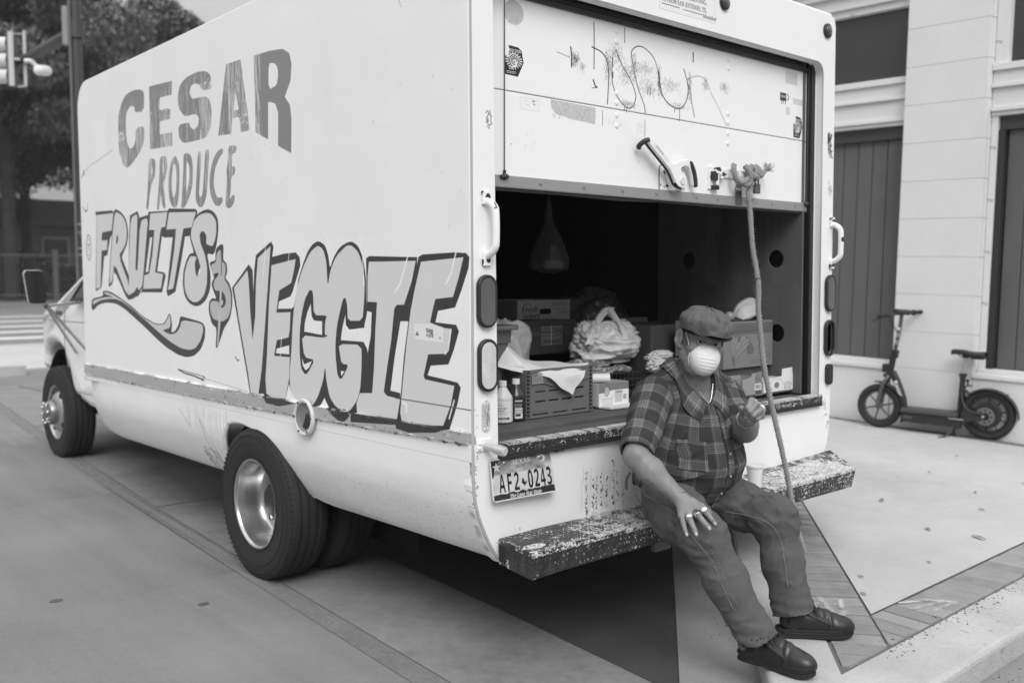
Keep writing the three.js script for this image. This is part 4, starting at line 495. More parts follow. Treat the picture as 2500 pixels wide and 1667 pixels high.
  const fr = warp(flat(new THREE.BoxGeometry(2.21, 0.084, 0.005, 80, 4, 1).translate(3.32, 0.463, zB)), (v) => { v.x = lerp(2.215, 4.425 - (0.505 - v.y) * 0.5, (v.x - 2.215) / 2.21); bow(v); });
  add(st, 'front_face', rectUV(fr, (v) => (v.x - 2.2) / sw, (v) => 1 - (0.511 + 0.005 * clamp((v.x - 2.9) / 1.7) - v.y) / 0.11), plateM(frT, sw, 0.11));
  const endT = wornPlate(0.27, 0.13, 23, (x, y) => -0.02 + (y < 0.012 ? 0.3 : 0) + (x < 0.02 ? 0.35 : 0) + (Math.abs(x - 0.07 - (y - 0.1) * 0.2) < 0.008 && y > 0.06 ? 0.6 : 0));
  add(st, 'end_face', rectUV(warp(flat(new THREE.BoxGeometry(0.005, 0.088, zB - zA, 1, 4, 6).translate(x0, 0.461, (zA + zB) / 2)), (v) => { v.x += lerp(0, 2.217 - x0, (v.z - zA) / (zB - zA)); if (v.y < 0.44 && v.z < -2.56) v.y -= 0.0; bow(v); }), (v) => (v.z - zA) / 0.27, (v) => 1 - (0.507 - v.y) / 0.13), plateM(endT, 0.27, 0.13));
  add(st, 'end_face', rectUV(warp(flat(new THREE.BoxGeometry(0.005, 0.07, zB - zA, 1, 2, 6).translate(4.4, 0.472, (zA + zB) / 2)), (v) => { v.x += lerp(0.165, 0.015, (v.z - zA) / (zB - zA)) - (0.507 - v.y) * 0.5; bow(v); }), (v) => (v.z - zA) / 0.27, (v) => 0.5), plateM(endT, 0.27, 0.13));
  add(st, 'bracket', rb(0.07, 0.03, 0.05, 0.004, 2.795, 0.517, -2.60), mat(0.6, 0.5)); add(st, 'hanger', bx(0.10, 0.12, 0.02, 3.05, 0.40, -2.50), mat(0.14, 0.7));
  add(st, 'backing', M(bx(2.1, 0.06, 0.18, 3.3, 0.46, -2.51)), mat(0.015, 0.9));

  // roller door: two sections in view, bottom rail, cables, latches
  const rd = sub(truck, 'roller_door');
  const doorTex = canvasTex(2048, 640, (x, w, h) => { x.fillStyle = gs(239); x.fillRect(0, 0, w, h); const Q = rng(71), U = (X) => (X - 2.24) / 2.26 * w, W = (y) => h - (y - 1.8) / 0.706 * h, p2 = (q) => [U(q[0]), W(q[1])];
    for (let i = 0; i < 300; i++) { x.fillStyle = ga(Q() < 0.5 ? 233 : 244, 0.15); const q = 20 + Q() * 90; x.fillRect(Q() * w, Q() * h, q, q * 0.6); }
    flecks(x, Q, 70, [0, 0, w, h], 2, () => 90 + 90 * Q(), 0.7);
    const st = (pts, wd, t, a = 1) => { x.strokeStyle = ga(t * 0.8, a); x.lineWidth = wd * 1.5; x.lineJoin = x.lineCap = 'round'; x.beginPath(); const q = pts.map(p2); x.moveTo(...q[0]); for (let i = 1; i < q.length - 1; i++) x.quadraticCurveTo(q[i][0], q[i][1], (q[i][0] + q[i + 1][0]) / 2, (q[i][1] + q[i + 1][1]) / 2); x.lineTo(...q[q.length - 1]); x.stroke(); };
    const smear = (X, Y, rw, rh, t, n) => { for (let i = 0; i < n * 5; i++) { x.strokeStyle = ga(t * 0.8 + 40 * Q(), 0.10 + 0.28 * Q()); x.lineWidth = 1 + 2.4 * Q(); const gx = (Q() + Q() + Q() - 1.5) * 0.75, gy = (Q() + Q() + Q() - 1.5) * 0.75; const a = p2([X + gx * rw, Y + gy * rh]); x.beginPath(); x.moveTo(...a); x.lineTo(a[0] + (Q() - 0.5) * 7, a[1] + (Q() - 0.3) * 16); x.stroke(); } };
    // half scrubbed spray letters
    st([[2.846, 2.385], [2.875, 2.38], [2.915, 2.37], [2.945, 2.33], [2.945, 2.25], [2.938, 2.17]], 3, 60); smear(2.945, 2.33, 0.035, 0.09, 70, 70); smear(2.99, 2.38, 0.05, 0.06, 90, 50);
    st([[2.99, 2.395], [3.02, 2.34], [3.07, 2.30], [3.105, 2.25], [3.117, 2.22], [3.10, 2.18], [3.07, 2.163], [3.03, 2.18], [2.99, 2.21], [2.965, 2.26], [2.965, 2.33], [2.97, 2.36]], 2.6, 55); smear(3.05, 2.31, 0.06, 0.06, 110, 60); smear(3.06, 2.185, 0.08, 0.02, 150, 50);
    st([[3.085, 2.40], [3.095, 2.42], [3.144, 2.437], [3.20, 2.42], [3.24, 2.39], [3.262, 2.33], [3.266, 2.28], [3.285, 2.24]], 2.4, 60); st([[3.085, 2.40], [3.09, 2.36], [3.11, 2.31], [3.12, 2.27], [3.15, 2.22], [3.17, 2.19], [3.175, 2.16]], 2.6, 60); smear(3.10, 2.345, 0.03, 0.09, 100, 60); smear(3.165, 2.345, 0.10, 0.04, 150, 90); smear(3.19, 2.27, 0.1, 0.05, 140, 90);
    st([[3.262, 2.35], [3.268, 2.30], [3.29, 2.24], [3.34, 2.21], [3.39, 2.20], [3.43, 2.21], [3.465, 2.26], [3.468, 2.31], [3.445, 2.36], [3.434, 2.38]], 3, 50); smear(3.265, 2.31, 0.016, 0.09, 60, 40); smear(3.34, 2.30, 0.09, 0.04, 130, 60); smear(3.39, 2.215, 0.10, 0.02, 160, 40);
    st([[3.46, 2.34], [3.48, 2.345], [3.51, 2.36], [3.56, 2.365], [3.6, 2.35], [3.63, 2.30], [3.655, 2.28], [3.70, 2.23], [3.755, 2.165]], 2, 130, 0.7); smear(3.475, 2.31, 0.02, 0.09, 80, 50); st([[3.48, 2.30], [3.49, 2.25], [3.505, 2.2], [3.512, 2.18]], 5, 170, 0.7); smear(3.59, 2.335, 0.03, 0.04, 120, 30); smear(3.735, 2.34, 0.05, 0.03, 110, 34);
    for (const [X, y0, y1, wd] of [[2.858, 2.484, 2.30, 3], [3.042, 2.492, 2.432, 2.2], [3.50, 2.46, 2.42, 4], [3.055, 2.165, 2.15, 2], [3.04, 2.17, 2.155, 2], [3.37, 2.2, 2.185, 2], [3.405, 2.2, 2.15, 2], [3.19, 2.27, 2.24, 2], [3.205, 2.27, 2.235, 2], [2.908, 2.14, 2.08, 1.5], [3.172, 2.13, 2.06, 1.5], [2.97, 2.3, 2.28, 3]]) st([[X, y0], [X + 0.002, (y0 + y1) / 2], [X, y1]], wd, 60);
    st([[2.725, 2.365], [2.732, 2.34], [2.73, 2.29]], 4, 70); smear(2.752, 2.325, 0.035, 0.04, 60, 50); smear(2.79, 2.30, 0.02, 0.02, 110, 14); st([[2.855, 2.255], [2.868, 2.225], [2.875, 2.23]], 4, 40); st([[2.845, 2.222], [2.875, 2.228]], 1.5, 90); st([[2.65, 2.335], [2.72, 2.325]], 2, 180);
    smear(2.99, 2.10, 0.08, 0.02, 190, 16); smear(3.15, 2.1, 0.05, 0.03, 150, 10);
    // old sticker ghosts and stickers
    x.fillStyle = ga(178, 0.8); x.beginPath(); x.ellipse(...p2([2.425, 2.445]), U(2.475) - U(2.425), W(2.40) - W(2.445), 0, 0, 7); x.fill(); for (let i = 0; i < 40; i++) { x.fillStyle = ga(165 + 50 * Q(), 0.3); const a = p2([2.39 + 0.07 * Q(), 2.415 + 0.06 * Q()]); x.fillRect(a[0], a[1], 4, 10 + 20 * Q()); }
    x.fillStyle = ga(176, 0.75); x.beginPath(); for (const q of [[2.614, 2.15], [2.868, 2.146], [2.865, 2.08], [2.74, 2.085], [2.64, 2.098], [2.618, 2.12]]) x.lineTo(...p2(q)); x.fill(); for (let i = 0; i < 130; i++) { const a = p2([2.615 + 0.25 * Q(), 2.148 - 0.06 * Q()]); x.fillStyle = ga(Q() < 0.5 ? 160 : 215, 0.35); x.fillRect(a[0], a[1], 2 + 8 * Q(), 2 + 10 * Q()); }
    x.fillStyle = gs(236); x.fillRect(U(2.455), W(2.140), U(2.555) - U(2.455), W(2.095) - W(2.14)); x.strokeStyle = gs(190); x.lineWidth = 1; x.strokeRect(U(2.455), W(2.140), U(2.555) - U(2.455), W(2.095) - W(2.14)); flecks(x, Q, 20, [U(2.47), W(2.138), U(2.54), W(2.115)], 2, 60, 0.9, 2);
    x.fillStyle = ga(185, 0.6); x.fillRect(U(4.24), W(2.487), U(4.35) - U(4.24), W(2.425) - W(2.487)); x.fillRect(U(4.31), W(2.36), U(4.40) - U(4.31), W(2.33) - W(2.36)); x.fillRect(U(4.25), W(2.31), 30, 36); x.fillStyle = ga(190, 0.5); x.fillRect(U(4.05), W(2.02), 46, 30);
    const badge = (X0, Y0, X1, Y1, full) => { const [a, b] = p2([X0, Y0]), [c, d] = p2([X1, Y1]), W2 = c - a, H2 = d - b; x.save(); x.translate(a, b); x.fillStyle = gs(28); x.beginPath(); x.moveTo(W2 * 0.25, 0); x.lineTo(W2 * 0.72, H2 * 0.02); x.lineTo(W2 * 0.9, H2 * 0.12); x.lineTo(W2, H2 * 0.5); x.lineTo(W2 * (full ? 0.95 : 0.8), H2 * 0.58); x.lineTo(W2 * 0.7, H2); x.lineTo(0, H2 * 0.98); x.lineTo(0, H2 * 0.34); x.lineTo(W2 * 0.25, H2 * 0.38); x.fill();
      x.fillStyle = gs(225); x.font = 'bold ' + (H2 * 0.15 | 0) + 'px sans-serif'; x.textAlign = 'center'; x.fillText('REECTION', W2 * 0.55, H2 * 0.2, W2 * 0.62); x.strokeStyle = gs(225); x.lineWidth = W2 * 0.05; for (let i = 0; i < 18; i++) { const t = i / 18 * 6.283; x.beginPath(); x.moveTo(W2 * (0.5 + 0.3 * Math.cos(t)), H2 * (0.47 + 0.19 * Math.sin(t))); x.lineTo(W2 * (0.5 + 0.42 * Math.cos(t)), H2 * (0.47 + 0.26 * Math.sin(t))); x.stroke(); }
      x.beginPath(); x.arc(W2 * 0.5, H2 * 0.47, W2 * 0.26, 0, 7); x.fill(); x.strokeStyle = gs(30); x.lineWidth = W2 * 0.035; for (const r of [0.22, 0.14, 0.07]) { x.beginPath(); x.arc(W2 * 0.5, H2 * (0.47 + r * 0.1), W2 * r, r * 9, r * 9 + 5); x.stroke(); } x.font = 'bold ' + (H2 * 0.17 | 0) + 'px sans-serif'; x.fillStyle = gs(225); x.fillText('TATT', W2 * 0.42, H2 * 0.79, W2 * 0.7); x.fillRect(W2 * 0.12, H2 * 0.85, W2 * 0.5, H2 * 0.02); x.fillRect(W2 * 0.12, H2 * 0.9, W2 * 0.45, H2 * 0.02); x.restore(); };
    badge(2.376, 2.322, 2.474, 2.212, 1); badge(4.318, 2.272, 4.399, 2.165, 1);
    x.fillStyle = gs(60); x.fillRect(U(4.195), W(2.375), U(4.25) - U(4.195), W(2.335) - W(2.375)); x.strokeStyle = gs(60); x.lineWidth = 5; x.beginPath(); x.arc(U(4.258), W(2.357), 12, -1.5, 1.5); x.stroke(); x.fillStyle = gs(215); x.font = 'bold 15px sans-serif'; x.fillText('TRAM', U(4.2), W(2.352)); for (const X of [4.205, 4.22, 4.24]) { x.fillStyle = gs(70); x.fillRect(U(X), W(2.335), 5, 14); }
    flecks(x, Q, 30, [U(2.48), W(2.05), U(2.54), W(1.95)], 4, 190, 0.5, 0.4); flecks(x, Q, 30, [U(3.1), W(2.0), U(3.25), W(1.92)], 2.5, 130, 0.6);
  }); doorTex.wrapS = doorTex.wrapT = THREE.ClampToEdgeWrapping;
  const dUV = (g) => rectUV(g, (v) => (v.x - 2.24) / 2.26, (v) => (v.y - 1.8) / 0.706), dM = textured(doorTex, 0.42, { bumpMap: rep(softBump, 2), bumpScale: 0.0005 });
  const dz = -2.70;
  add(rd, 'door_section', dUV(rb(2.215, 0.348, 0.03, 0.003, 3.362, 1.979, dz - 0.015)), dM); add(rd, 'door_section', dUV(rb(2.215, 0.346, 0.03, 0.003, 3.362, 2.3295, dz - 0.015)), dM);
  add(rd, 'door_section', at(rb(2.215, 0.35, 0.03, 0.003), 3.362, 2.62, dz - 0.15, -0.9), mat(0.3, 0.5)); add(rd, 'door_core', bx(2.2, 0.7, 0.014, 3.362, 2.15, dz - 0.024), mat(0.03, 0.8));
  add(rd, 'top_seal', M(rod([2.26, 2.512, dz + 0.005], [4.46, 2.512, dz + 0.005], 0.013), bx(2.2, 0.02, 0.02, 3.362, 2.535, dz - 0.005)), mat(0.012, 0.5));
  const railM = mat(0.36, 0.4, { metal: 0.4 });
  add(rd, 'bottom_rail', warp(flat(M(rb(2.19, 0.042, 0.012, 0.003, 3.362, 1.821, dz + 0.004), rod([2.27, 1.801, dz + 0.004], [4.455, 1.801, dz + 0.004], 0.006))), (v) => { v.z += 0.0006 * n3(v.x * 7, v.y, 1); }), railM);
  add(rd, 'bottom_seal', warp(flat(new THREE.BoxGeometry(2.17, 0.012, 0.02, 60, 1, 1).translate(3.362, 1.79, dz - 0.008)), (v) => { v.y += 0.004 * n3(v.x * 3, 1, 4); }), mat(0.015, 0.7));
  const rivet = (m, r, X, Y, z) => add(rd, 'rivet', at(new THREE.SphereGeometry(r, 10, 6, 0, 6.283, 0, 1.57).rotateX(Math.PI / 2), X, Y, z, 0, 0, 0, [1, 1, 0.4]), m);
  for (const X of [2.55, 2.79, 3.02, 3.24, 3.52, 3.68, 3.9, 4.12, 4.33]) rivet(mat(0.22, 0.4), 0.009, X, 1.822, dz + 0.01);
  for (const Y of [2.47, 2.428, 2.22, 2.181, 2.13, 2.087]) rivet(whiteV(), 0.012, 2.994, Y, dz); for (const Y of [2.47, 2.43, 2.222, 2.18, 2.132, 2.085]) rivet(whiteV(), 0.012, 3.765, Y, dz);
  for (const X of [2.364, 4.428]) { add(rd, 'lift_cable', rod([X, 1.845, dz + 0.012], [X, 2.72, dz + 0.02], 0.0025, 0.0025, 6), mat(0.1, 0.4, { metal: 0.5 })); add(rd, 'cable_anchor', M(rod([X, 1.838, dz + 0.01], [X, 1.86, dz + 0.014], 0.006), rod([X - 0.02, 1.833, dz + 0.014], [X + 0.015, 1.837, dz + 0.014], 0.008), ball(0.013, X, 1.836, dz + 0.014, 1, 8)), darkMetal); }
  add(truck, 'door_track', M(bx(0.035, 1.75, 0.06, 4.452, 1.70, -2.70), bx(0.02, 1.75, 0.02, 4.43, 1.70, -2.745), bx(0.02, 1.7, 0.06, 2.262, 1.70, -2.70)), mat(0.012, 0.45));
  add(truck, 'door_roller', M(rod([2.3, 2.62, -2.84], [4.44, 2.62, -2.84], 0.05), bx(2.2, 0.1, 0.02, 3.36, 2.66, -2.80)), mat(0.012, 0.5));
  // chipped white paint on black iron, for the hardware
  const chipT = canvasTex(256, 256, (x) => { x.fillStyle = gs(236); x.fillRect(0, 0, 256, 256); const Q = rng(81); for (let i = 0; i < 46; i++) flecks(x, Q, 1, [0, 0, 256, 256], 6 + 22 * Q() * Q(), 36, 1); }); const chip = (k) => textured(rep(chipT, k), 0.4);
  const lm = chip(3);
  const hl = sub(rd, 'latch'); const Z = (g) => boxUV(g, 1);
  add(hl, 'mount_plate', Z(ext(rrect(0.175, 0.136, 0.014, 4, 3.356, 1.877), 0.006, 0.002).translate(0, 0, dz + 0.001)), lm);
  add(hl, 'pivot_boss', Z(ext([[3.30, 1.93], [3.33, 1.925], [3.39, 1.87], [3.40, 1.845], [3.36, 1.835], [3.32, 1.84], [3.305, 1.88]], 0.035, 0.006).translate(0, 0, dz + 0.007)), lm);
  const lever = [[3.128, 2.048], [3.146, 2.044], [3.275, 1.952], [3.33, 1.93], [3.374, 1.905], [3.386, 1.872], [3.36, 1.845], [3.312, 1.858], [3.276, 1.912], [3.245, 1.938], [3.125, 2.022], [3.118, 2.036]];
  add(hl, 'lever', Z(ext(chaikin(lever, 1, 0.2), 0.016, 0.004, [], 3).translate(0, 0, dz + 0.048)), textured(rep(chipT, 0.35), 0.25, { clearcoat: 0.3 })); add(hl, 'lever_edge', Z(ext(chaikin(lever, 1, 0.2).map(([a, b]) => [a - 0.001, b - 0.003]), 0.012, 0.003).translate(0, 0, dz + 0.037)), mat(0.025, 0.4));
  add(hl, 'lever_tip', tube([[3.13, 2.036, dz + 0.06], [3.112, 2.03, dz + 0.05], [3.10, 2.012, dz + 0.03], [3.112, 2.006, dz + 0.02]], 0.011, 12, 8), mat(0.03, 0.4)); add(hl, 'bolt_head', at(new THREE.CylinderGeometry(0.017, 0.018, 0.006, 20), 3.349, 1.880, dz + 0.066, Math.PI / 2), mat(0.68, 0.35));
  { const tx = canvasTex(256, 32, (x) => { x.fillStyle = gs(225); x.fillRect(0, 0, 256, 32); x.fillStyle = gs(120); x.font = 'bold 26px sans-serif'; x.fillText('DIAMOND', 40, 26); }); tx.wrapS = tx.wrapT = THREE.ClampToEdgeWrapping; add(hl, 'maker_mark', at(new THREE.PlaneGeometry(0.115, 0.015), 3.205, 1.991, dz + 0.0645, 0, 0, -0.62), textured(tx, 0.3)); }
  add(hl, 'mount_shade', ext(rrect(0.183, 0.144, 0.016, 4, 3.356, 1.877), 0.002).translate(0, 0, dz), mat(0.10, 0.7)); add(hl, 'hook', Z(ext(chaikin([[3.325, 1.955], [3.36, 1.968], [3.42, 1.984], [3.45, 1.972], [3.475, 1.93], [3.486, 1.89], [3.487, 1.862], [3.468, 1.861], [3.455, 1.91], [3.435, 1.945], [3.41, 1.95], [3.385, 1.945], [3.375, 1.92], [3.35, 1.93]], 1, 0.22), 0.018, 0.005, [], 3).translate(0, 0, dz + 0.016)), chip(1.3)); add(hl, 'hook_face', Z(ext(chaikin([[3.436, 1.976], [3.452, 1.97], [3.476, 1.93], [3.486, 1.89], [3.487, 1.862], [3.470, 1.861], [3.46, 1.91], [3.444, 1.945]], 1, 0.2), 0.03, 0.006).translate(0, 0, dz + 0.014)), mat(0.03, 0.45));  // wider dark plate behind the latch mount stands in for its shadow outline
  const l2 = sub(rd, 'lock'); add(l2, 'lock_plate', Z(rb(0.055, 0.105, 0.008, 0.003, 3.638, 1.917, dz + 0.004)), lm); add(l2, 'lock_barrel', M(at(new THREE.CylinderGeometry(0.016, 0.016, 0.02, 16), 3.662, 1.950, dz + 0.018, Math.PI / 2), bx(0.03, 0.04, 0.02, 3.64, 1.925, dz + 0.018)), mat(0.02, 0.4)); add(l2, 'lock_bolt', Z(M(rod([3.64, 1.945, dz + 0.02], [3.705, 1.93, dz + 0.022], 0.010), rod([3.66, 1.93, dz + 0.02], [3.658, 1.885, dz + 0.02], 0.009), rod([3.70, 1.945, dz + 0.02], [3.69, 1.915, dz + 0.02], 0.011))), lm); add(l2, 'lock_pin', rod([3.70, 1.936, dz + 0.022], [3.725, 1.937, dz + 0.022], 0.007, 0.003), mat(0.02, 0.4)); add(l2, 'lock_foot', rb(0.045, 0.02, 0.02, 0.004, 3.65, 1.873, dz + 0.014), mat(0.02, 0.5));
  const hp = sub(rd, 'hasp'); add(hp, 'hasp_plate', Z(rb(0.11, 0.045, 0.008, 0.004, 3.785, 1.945, dz + 0.005)), whiteV()); add(hp, 'hasp_bar', M(bx(0.13, 0.028, 0.012, 3.87, 1.945, dz + 0.03), bx(0.016, 0.03, 0.036, 3.95, 1.945, dz + 0.02)), whiteV()); add(hp, 'pull_strap', Z(warp(rb(0.04, 0.095, 0.006, 0.002, 3.836, 1.852, dz + 0.014), (v) => { v.z += 0.004 * n3(v.x * 80, v.y * 20, 1); })), mat(0.10, 0.9)); add(hp, 'strap_tag', rb(0.046, 0.012, 0.01, 0.003, 3.833, 1.875, dz + 0.02), mat(0.5, 0.6));

  // lights, handles, plate on the rear frame
  const lensT = (l, seed) => textured(tileTex(128, (u, v) => l * (1 + 0.06 * Math.sin(v * 200) + 0.5 * tn(u, v, 3, 4, seed) + 0.07 * Math.sin(Math.hypot(u - 0.5, (v - 0.4) * 2) * 60))), 0.12, { clearcoat: 1, clearcoatRoughness: 0.08 });
  const oval = (name, X, Y, w, h, lens, hollow) => { const g = sub(truck, name); add(g, 'grommet', ext(rrect(w, h, w / 2 - 0.001, 8, X, Y), 0.02, 0.006, [rrect(w * 0.72, h * 0.86, w * 0.35, 8, X, Y)], 3).translate(0, 0, ZR + 0.001), mat(0.018, 0.5)); add(g, 'lens', rectUV(ext(rrect(w * 0.8, h * 0.9, w * 0.38, 8, X, Y), hollow ? 0.004 : 0.018, 0.002).translate(0, 0, ZR + (hollow ? -0.004 : 0.001)), (v) => (v.x - X) / w + 0.5, (v) => (v.y - Y) / h + 0.5), lens); };
  const red = lensT(0.09, 5), amber = lensT(0.60, 6), blackLens = mat(0.01, 0.6);
  oval('tail_light', 2.208, 1.378, 0.088, 0.19, red); oval('tail_light', 2.210, 1.149, 0.088, 0.19, amber); oval('tail_light', 4.540, 1.378, 0.088, 0.19, red); oval('tail_light', 4.538, 1.146, 0.088, 0.19, blackLens, true); oval('tail_light', 4.538, 0.957, 0.05, 0.11, blackLens, true);
  const roundL = (X, Y, r) => { const g = sub(truck, 'marker_light'); add(g, 'grommet', lathe([[0, 0.0], [r, 0], [r, 0.01], [r * 0.8, 0.014], [0, 0.014]], 24).rotateX(Math.PI / 2).translate(X, Y, ZR), mat(0.018, 0.5)); add(g, 'lens', at(new THREE.SphereGeometry(r * 0.72, 20, 8, 0, 6.283, 0, 1.57).rotateX(Math.PI / 2), X, Y, ZR + 0.012, 0, 0, 0, [1, 1, 0.35]), mat(0.05, 0.15, { clearcoat: 1 })); };
  roundL(3.615, 2.683, 0.033); roundL(4.486, 2.704, 0.036); roundL(2.30, 2.70, 0.036); roundL(3.36, 2.72, 0.033);
  { const g = sub(truck, 'reflector'); const rt = canvasTex(64, 192, (x) => { x.fillStyle = gs(190); x.fillRect(0, 0, 64, 192); const Q = rng(4); x.lineWidth = 1.5; for (let i = 0; i < 90; i++) { x.strokeStyle = ga(Q() < 0.6 ? 90 : 225, 0.8); x.beginPath(); x.moveTo(Q() * 64, 25 + Q() * 140); x.lineTo(Q() * 64, 25 + Q() * 140); x.stroke(); } x.fillStyle = gs(215); x.fillRect(0, 0, 64, 26); x.fillRect(0, 166, 64, 26); x.fillStyle = gs(120); x.beginPath(); x.arc(30, 12, 5, 0, 7); x.arc(30, 180, 5, 0, 7); x.fill(); }); add(g, 'reflector_plate', rectUV(ext(rrect(0.036, 0.115, 0.017, 6, 2.207, 0.968), 0.006, 0.002).translate(0, 0, ZR), (v) => (v.x - 2.189) / 0.036, (v) => (v.y - 0.91) / 0.116), textured(rt, 0.4)); }
  for (const [X, s] of [[2.212, 1], [4.556, 1]]) { const g = sub(truck, 'grab_handle'); const hm = chip(2.2); for (const Y of [1.745, 1.528]) { add(g, 'handle_foot', boxUV(rb(0.036, 0.05, 0.014, 0.004, X, Y, ZR + 0.006)), chip(4)); add(g, 'screw_hole', at(new THREE.CylinderGeometry(0.009, 0.009, 0.004, 14), X + 0.003, Y + (Y > 1.6 ? 0.006 : -0.004), ZR + 0.013, Math.PI / 2), mat(0.02, 0.5)); } add(g, 'grip', boxUV(at(tube([[X, 1.735, ZR + 0.005], [X + 0.002, 1.722, ZR + 0.035], [X + 0.004, 1.70, ZR + 0.052], [X + 0.004, 1.64, ZR + 0.055], [X + 0.004, 1.575, ZR + 0.052], [X + 0.002, 1.552, ZR + 0.035], [X, 1.538, ZR + 0.005]], 0.0135, 40, 12, false, 0.3))), textured(rep(chipT, 1.3), 0.4)); }
  { const g = sub(truck, 'door_bolt'); add(g, 'bolt_plate', rb(0.07, 0.045, 0.006, 0.006, 2.196, 0.862, ZR + 0.003), whiteV()); add(g, 'bolt_stud', M(rod([2.2, 0.858, ZR], [2.207, 0.853, ZR + 0.055], 0.014, 0.014, 16), rod([2.207, 0.853, ZR + 0.055], [2.214, 0.848, ZR + 0.095], 0.019, 0.019, 18)), mat(0.55, 0.3, { metal: 0.5 })); add(g, 'bolt_head', rod([2.214, 0.848, ZR + 0.095], [2.2145, 0.8475, ZR + 0.098], 0.016, 0.015, 18), mat(0.62, 0.3)); for (const [a, b] of [[2.175, 0.870], [2.172, 0.853]]) add(g, 'screw', ball(0.007, a, b, ZR + 0.007, 1, 8), whiteV()); }
  // licence plate, bent away at the foot
  const plT = canvasTex(1024, 512, (x, w, h) => { const sky = tn; for (let j = 0; j < 512; j += 4) for (let i = 0; i < 1024; i += 4) { const t = fbm(i * 0.006 - j * 0.004, j * 0.012, 2, 4); x.fillStyle = gs(clamp(j < 190 ? 105 + 70 * t + (j / 190) * 60 : 195 + 25 * t, 60, 225)); x.fillRect(i, j, 4, 4); }
    x.fillStyle = gs(40); x.beginPath(); x.moveTo(0, 0); x.lineTo(170, 0); x.quadraticCurveTo(70, 70, 40, 210); x.lineTo(0, 240); x.fill(); x.fillStyle = gs(215); x.beginPath(); for (let i = 0; i < 10; i++) { const a = -Math.PI / 2 + i * Math.PI / 5, r = i % 2 ? 26 : 66; x.lineTo(92 + r * Math.cos(a), 100 + r * Math.sin(a)); } x.fill();
    x.fillStyle = gs(45); x.beginPath(); x.moveTo(0, 440); for (let i = 0; i <= 64; i++) x.lineTo(i * 16, 425 + 22 * fbm(i * 0.3, 2, 1, 3)); x.lineTo(1024, 512); x.lineTo(0, 512); x.fill();
    x.textAlign = 'center'; x.font = 'bold 92px serif'; x.lineWidth = 6; x.strokeStyle = gs(60); x.fillStyle = gs(205); x.save(); x.translate(500, 92); x.scale(1.0, 0.86); x.strokeText('TEXAS', 0, 0); x.fillText('TEXAS', 0, 0); x.restore(); x.fillStyle = gs(35); x.font = 'bold 46px serif'; x.fillText('TRUCK', 470, 140, 170);
    x.font = 'bold 300px sans-serif'; x.fillStyle = gs(28); const ch = (c, X, wd) => { x.save(); x.translate(X, 410); x.scale(wd, 1.02); x.fillText(c, 0, 0); x.restore(); }; [['A', 160, 0.5], ['F', 275, 0.56], ['2', 390, 0.56], ['0', 618, 0.56], ['2', 725, 0.56], ['4', 832, 0.52], ['3', 940, 0.56]].forEach((q) => ch(...q));
    x.beginPath(); for (const p of [[480, 275], [508, 275], [508, 300], [545, 305], [552, 335], [530, 352], [518, 378], [500, 350], [482, 345], [468, 318], [480, 315]]) x.lineTo(...p); x.fill(); x.fillStyle = gs(205); x.fillRect(512, 305, 30, 16);
    x.fillStyle = gs(225); x.font = 'italic bold 66px serif'; x.fillText('The Lone Star State', 520, 492, 520); x.fillStyle = gs(200); x.beginPath(); x.ellipse(840, 66, 70, 46, 0.2, 0, 7); x.fill(); x.fillStyle = gs(120); x.beginPath(); x.ellipse(830, 72, 50, 30, 0, 0, 7); x.fill();
    x.strokeStyle = gs(205); x.lineWidth = 18; x.strokeRect(6, 6, 1012, 500); });
  plT.wrapS = plT.wrapT = THREE.ClampToEdgeWrapping;
  const lp = sub(truck, 'licence_plate'); const plate = warp(rectUV(ext(rrect(0.305, 0.152, 0.012, 5), 0.003, 0.001), (v) => v.x / 0.305 + 0.5, (v) => v.y / 0.152 + 0.5), (v) => { const t = 0.5 - v.y / 0.152; v.z += 0.028 * t * t + 0.006 * Math.sin(v.x * 10) * t; v.x += 0; });
  add(lp, 'plate', at(plate, 2.370, 0.7275, ZR + 0.006, 0, 0, -0.005), textured(plT, 0.35)); for (const X of [2.283, 2.46]) add(lp, 'screw', ball(0.007, X, 0.787, ZR + 0.011, 1, 10), steel);

  // wheels
  const tyreProf = (w, r0, r1) => [[r0, -w * 0.36], [r0 + 0.012, -w * 0.46], [lerp(r0, r1, 0.5), -w * 0.5], [r1 - 0.035, -w * 0.485], [r1 - 0.012, -w * 0.44], [r1 - 0.003, -w * 0.36], [r1, -w * 0.27], [r1, -w * 0.22], [r1 - 0.008, -w * 0.215], [r1 - 0.008, -w * 0.185], [r1, -w * 0.18], [r1 + 0.001, -w * 0.03], [r1 - 0.008, -w * 0.025], [r1 - 0.008, w * 0.025], [r1 + 0.001, w * 0.03], [r1, w * 0.18], [r1 - 0.008, w * 0.185], [r1 - 0.008, w * 0.215], [r1, w * 0.22], [r1, w * 0.27], [r1 - 0.003, w * 0.36], [r1 - 0.012, w * 0.44], [r1 - 0.035, w * 0.485], [lerp(r0, r1, 0.5), w * 0.5], [r0 + 0.012, w * 0.46], [r0, w * 0.36]];
  const tyreT = rep(tileTex(256, (u, v) => 0.016 + 0.005 * tn(u, v, 6, 4, 121) + 0.004 * tn(u, v, 60, 2, 122)), 6, 2), tyreM = textured(tyreT, 0.8, { bumpMap: rep(grainBump, 8, 3), bumpScale: 0.001 });
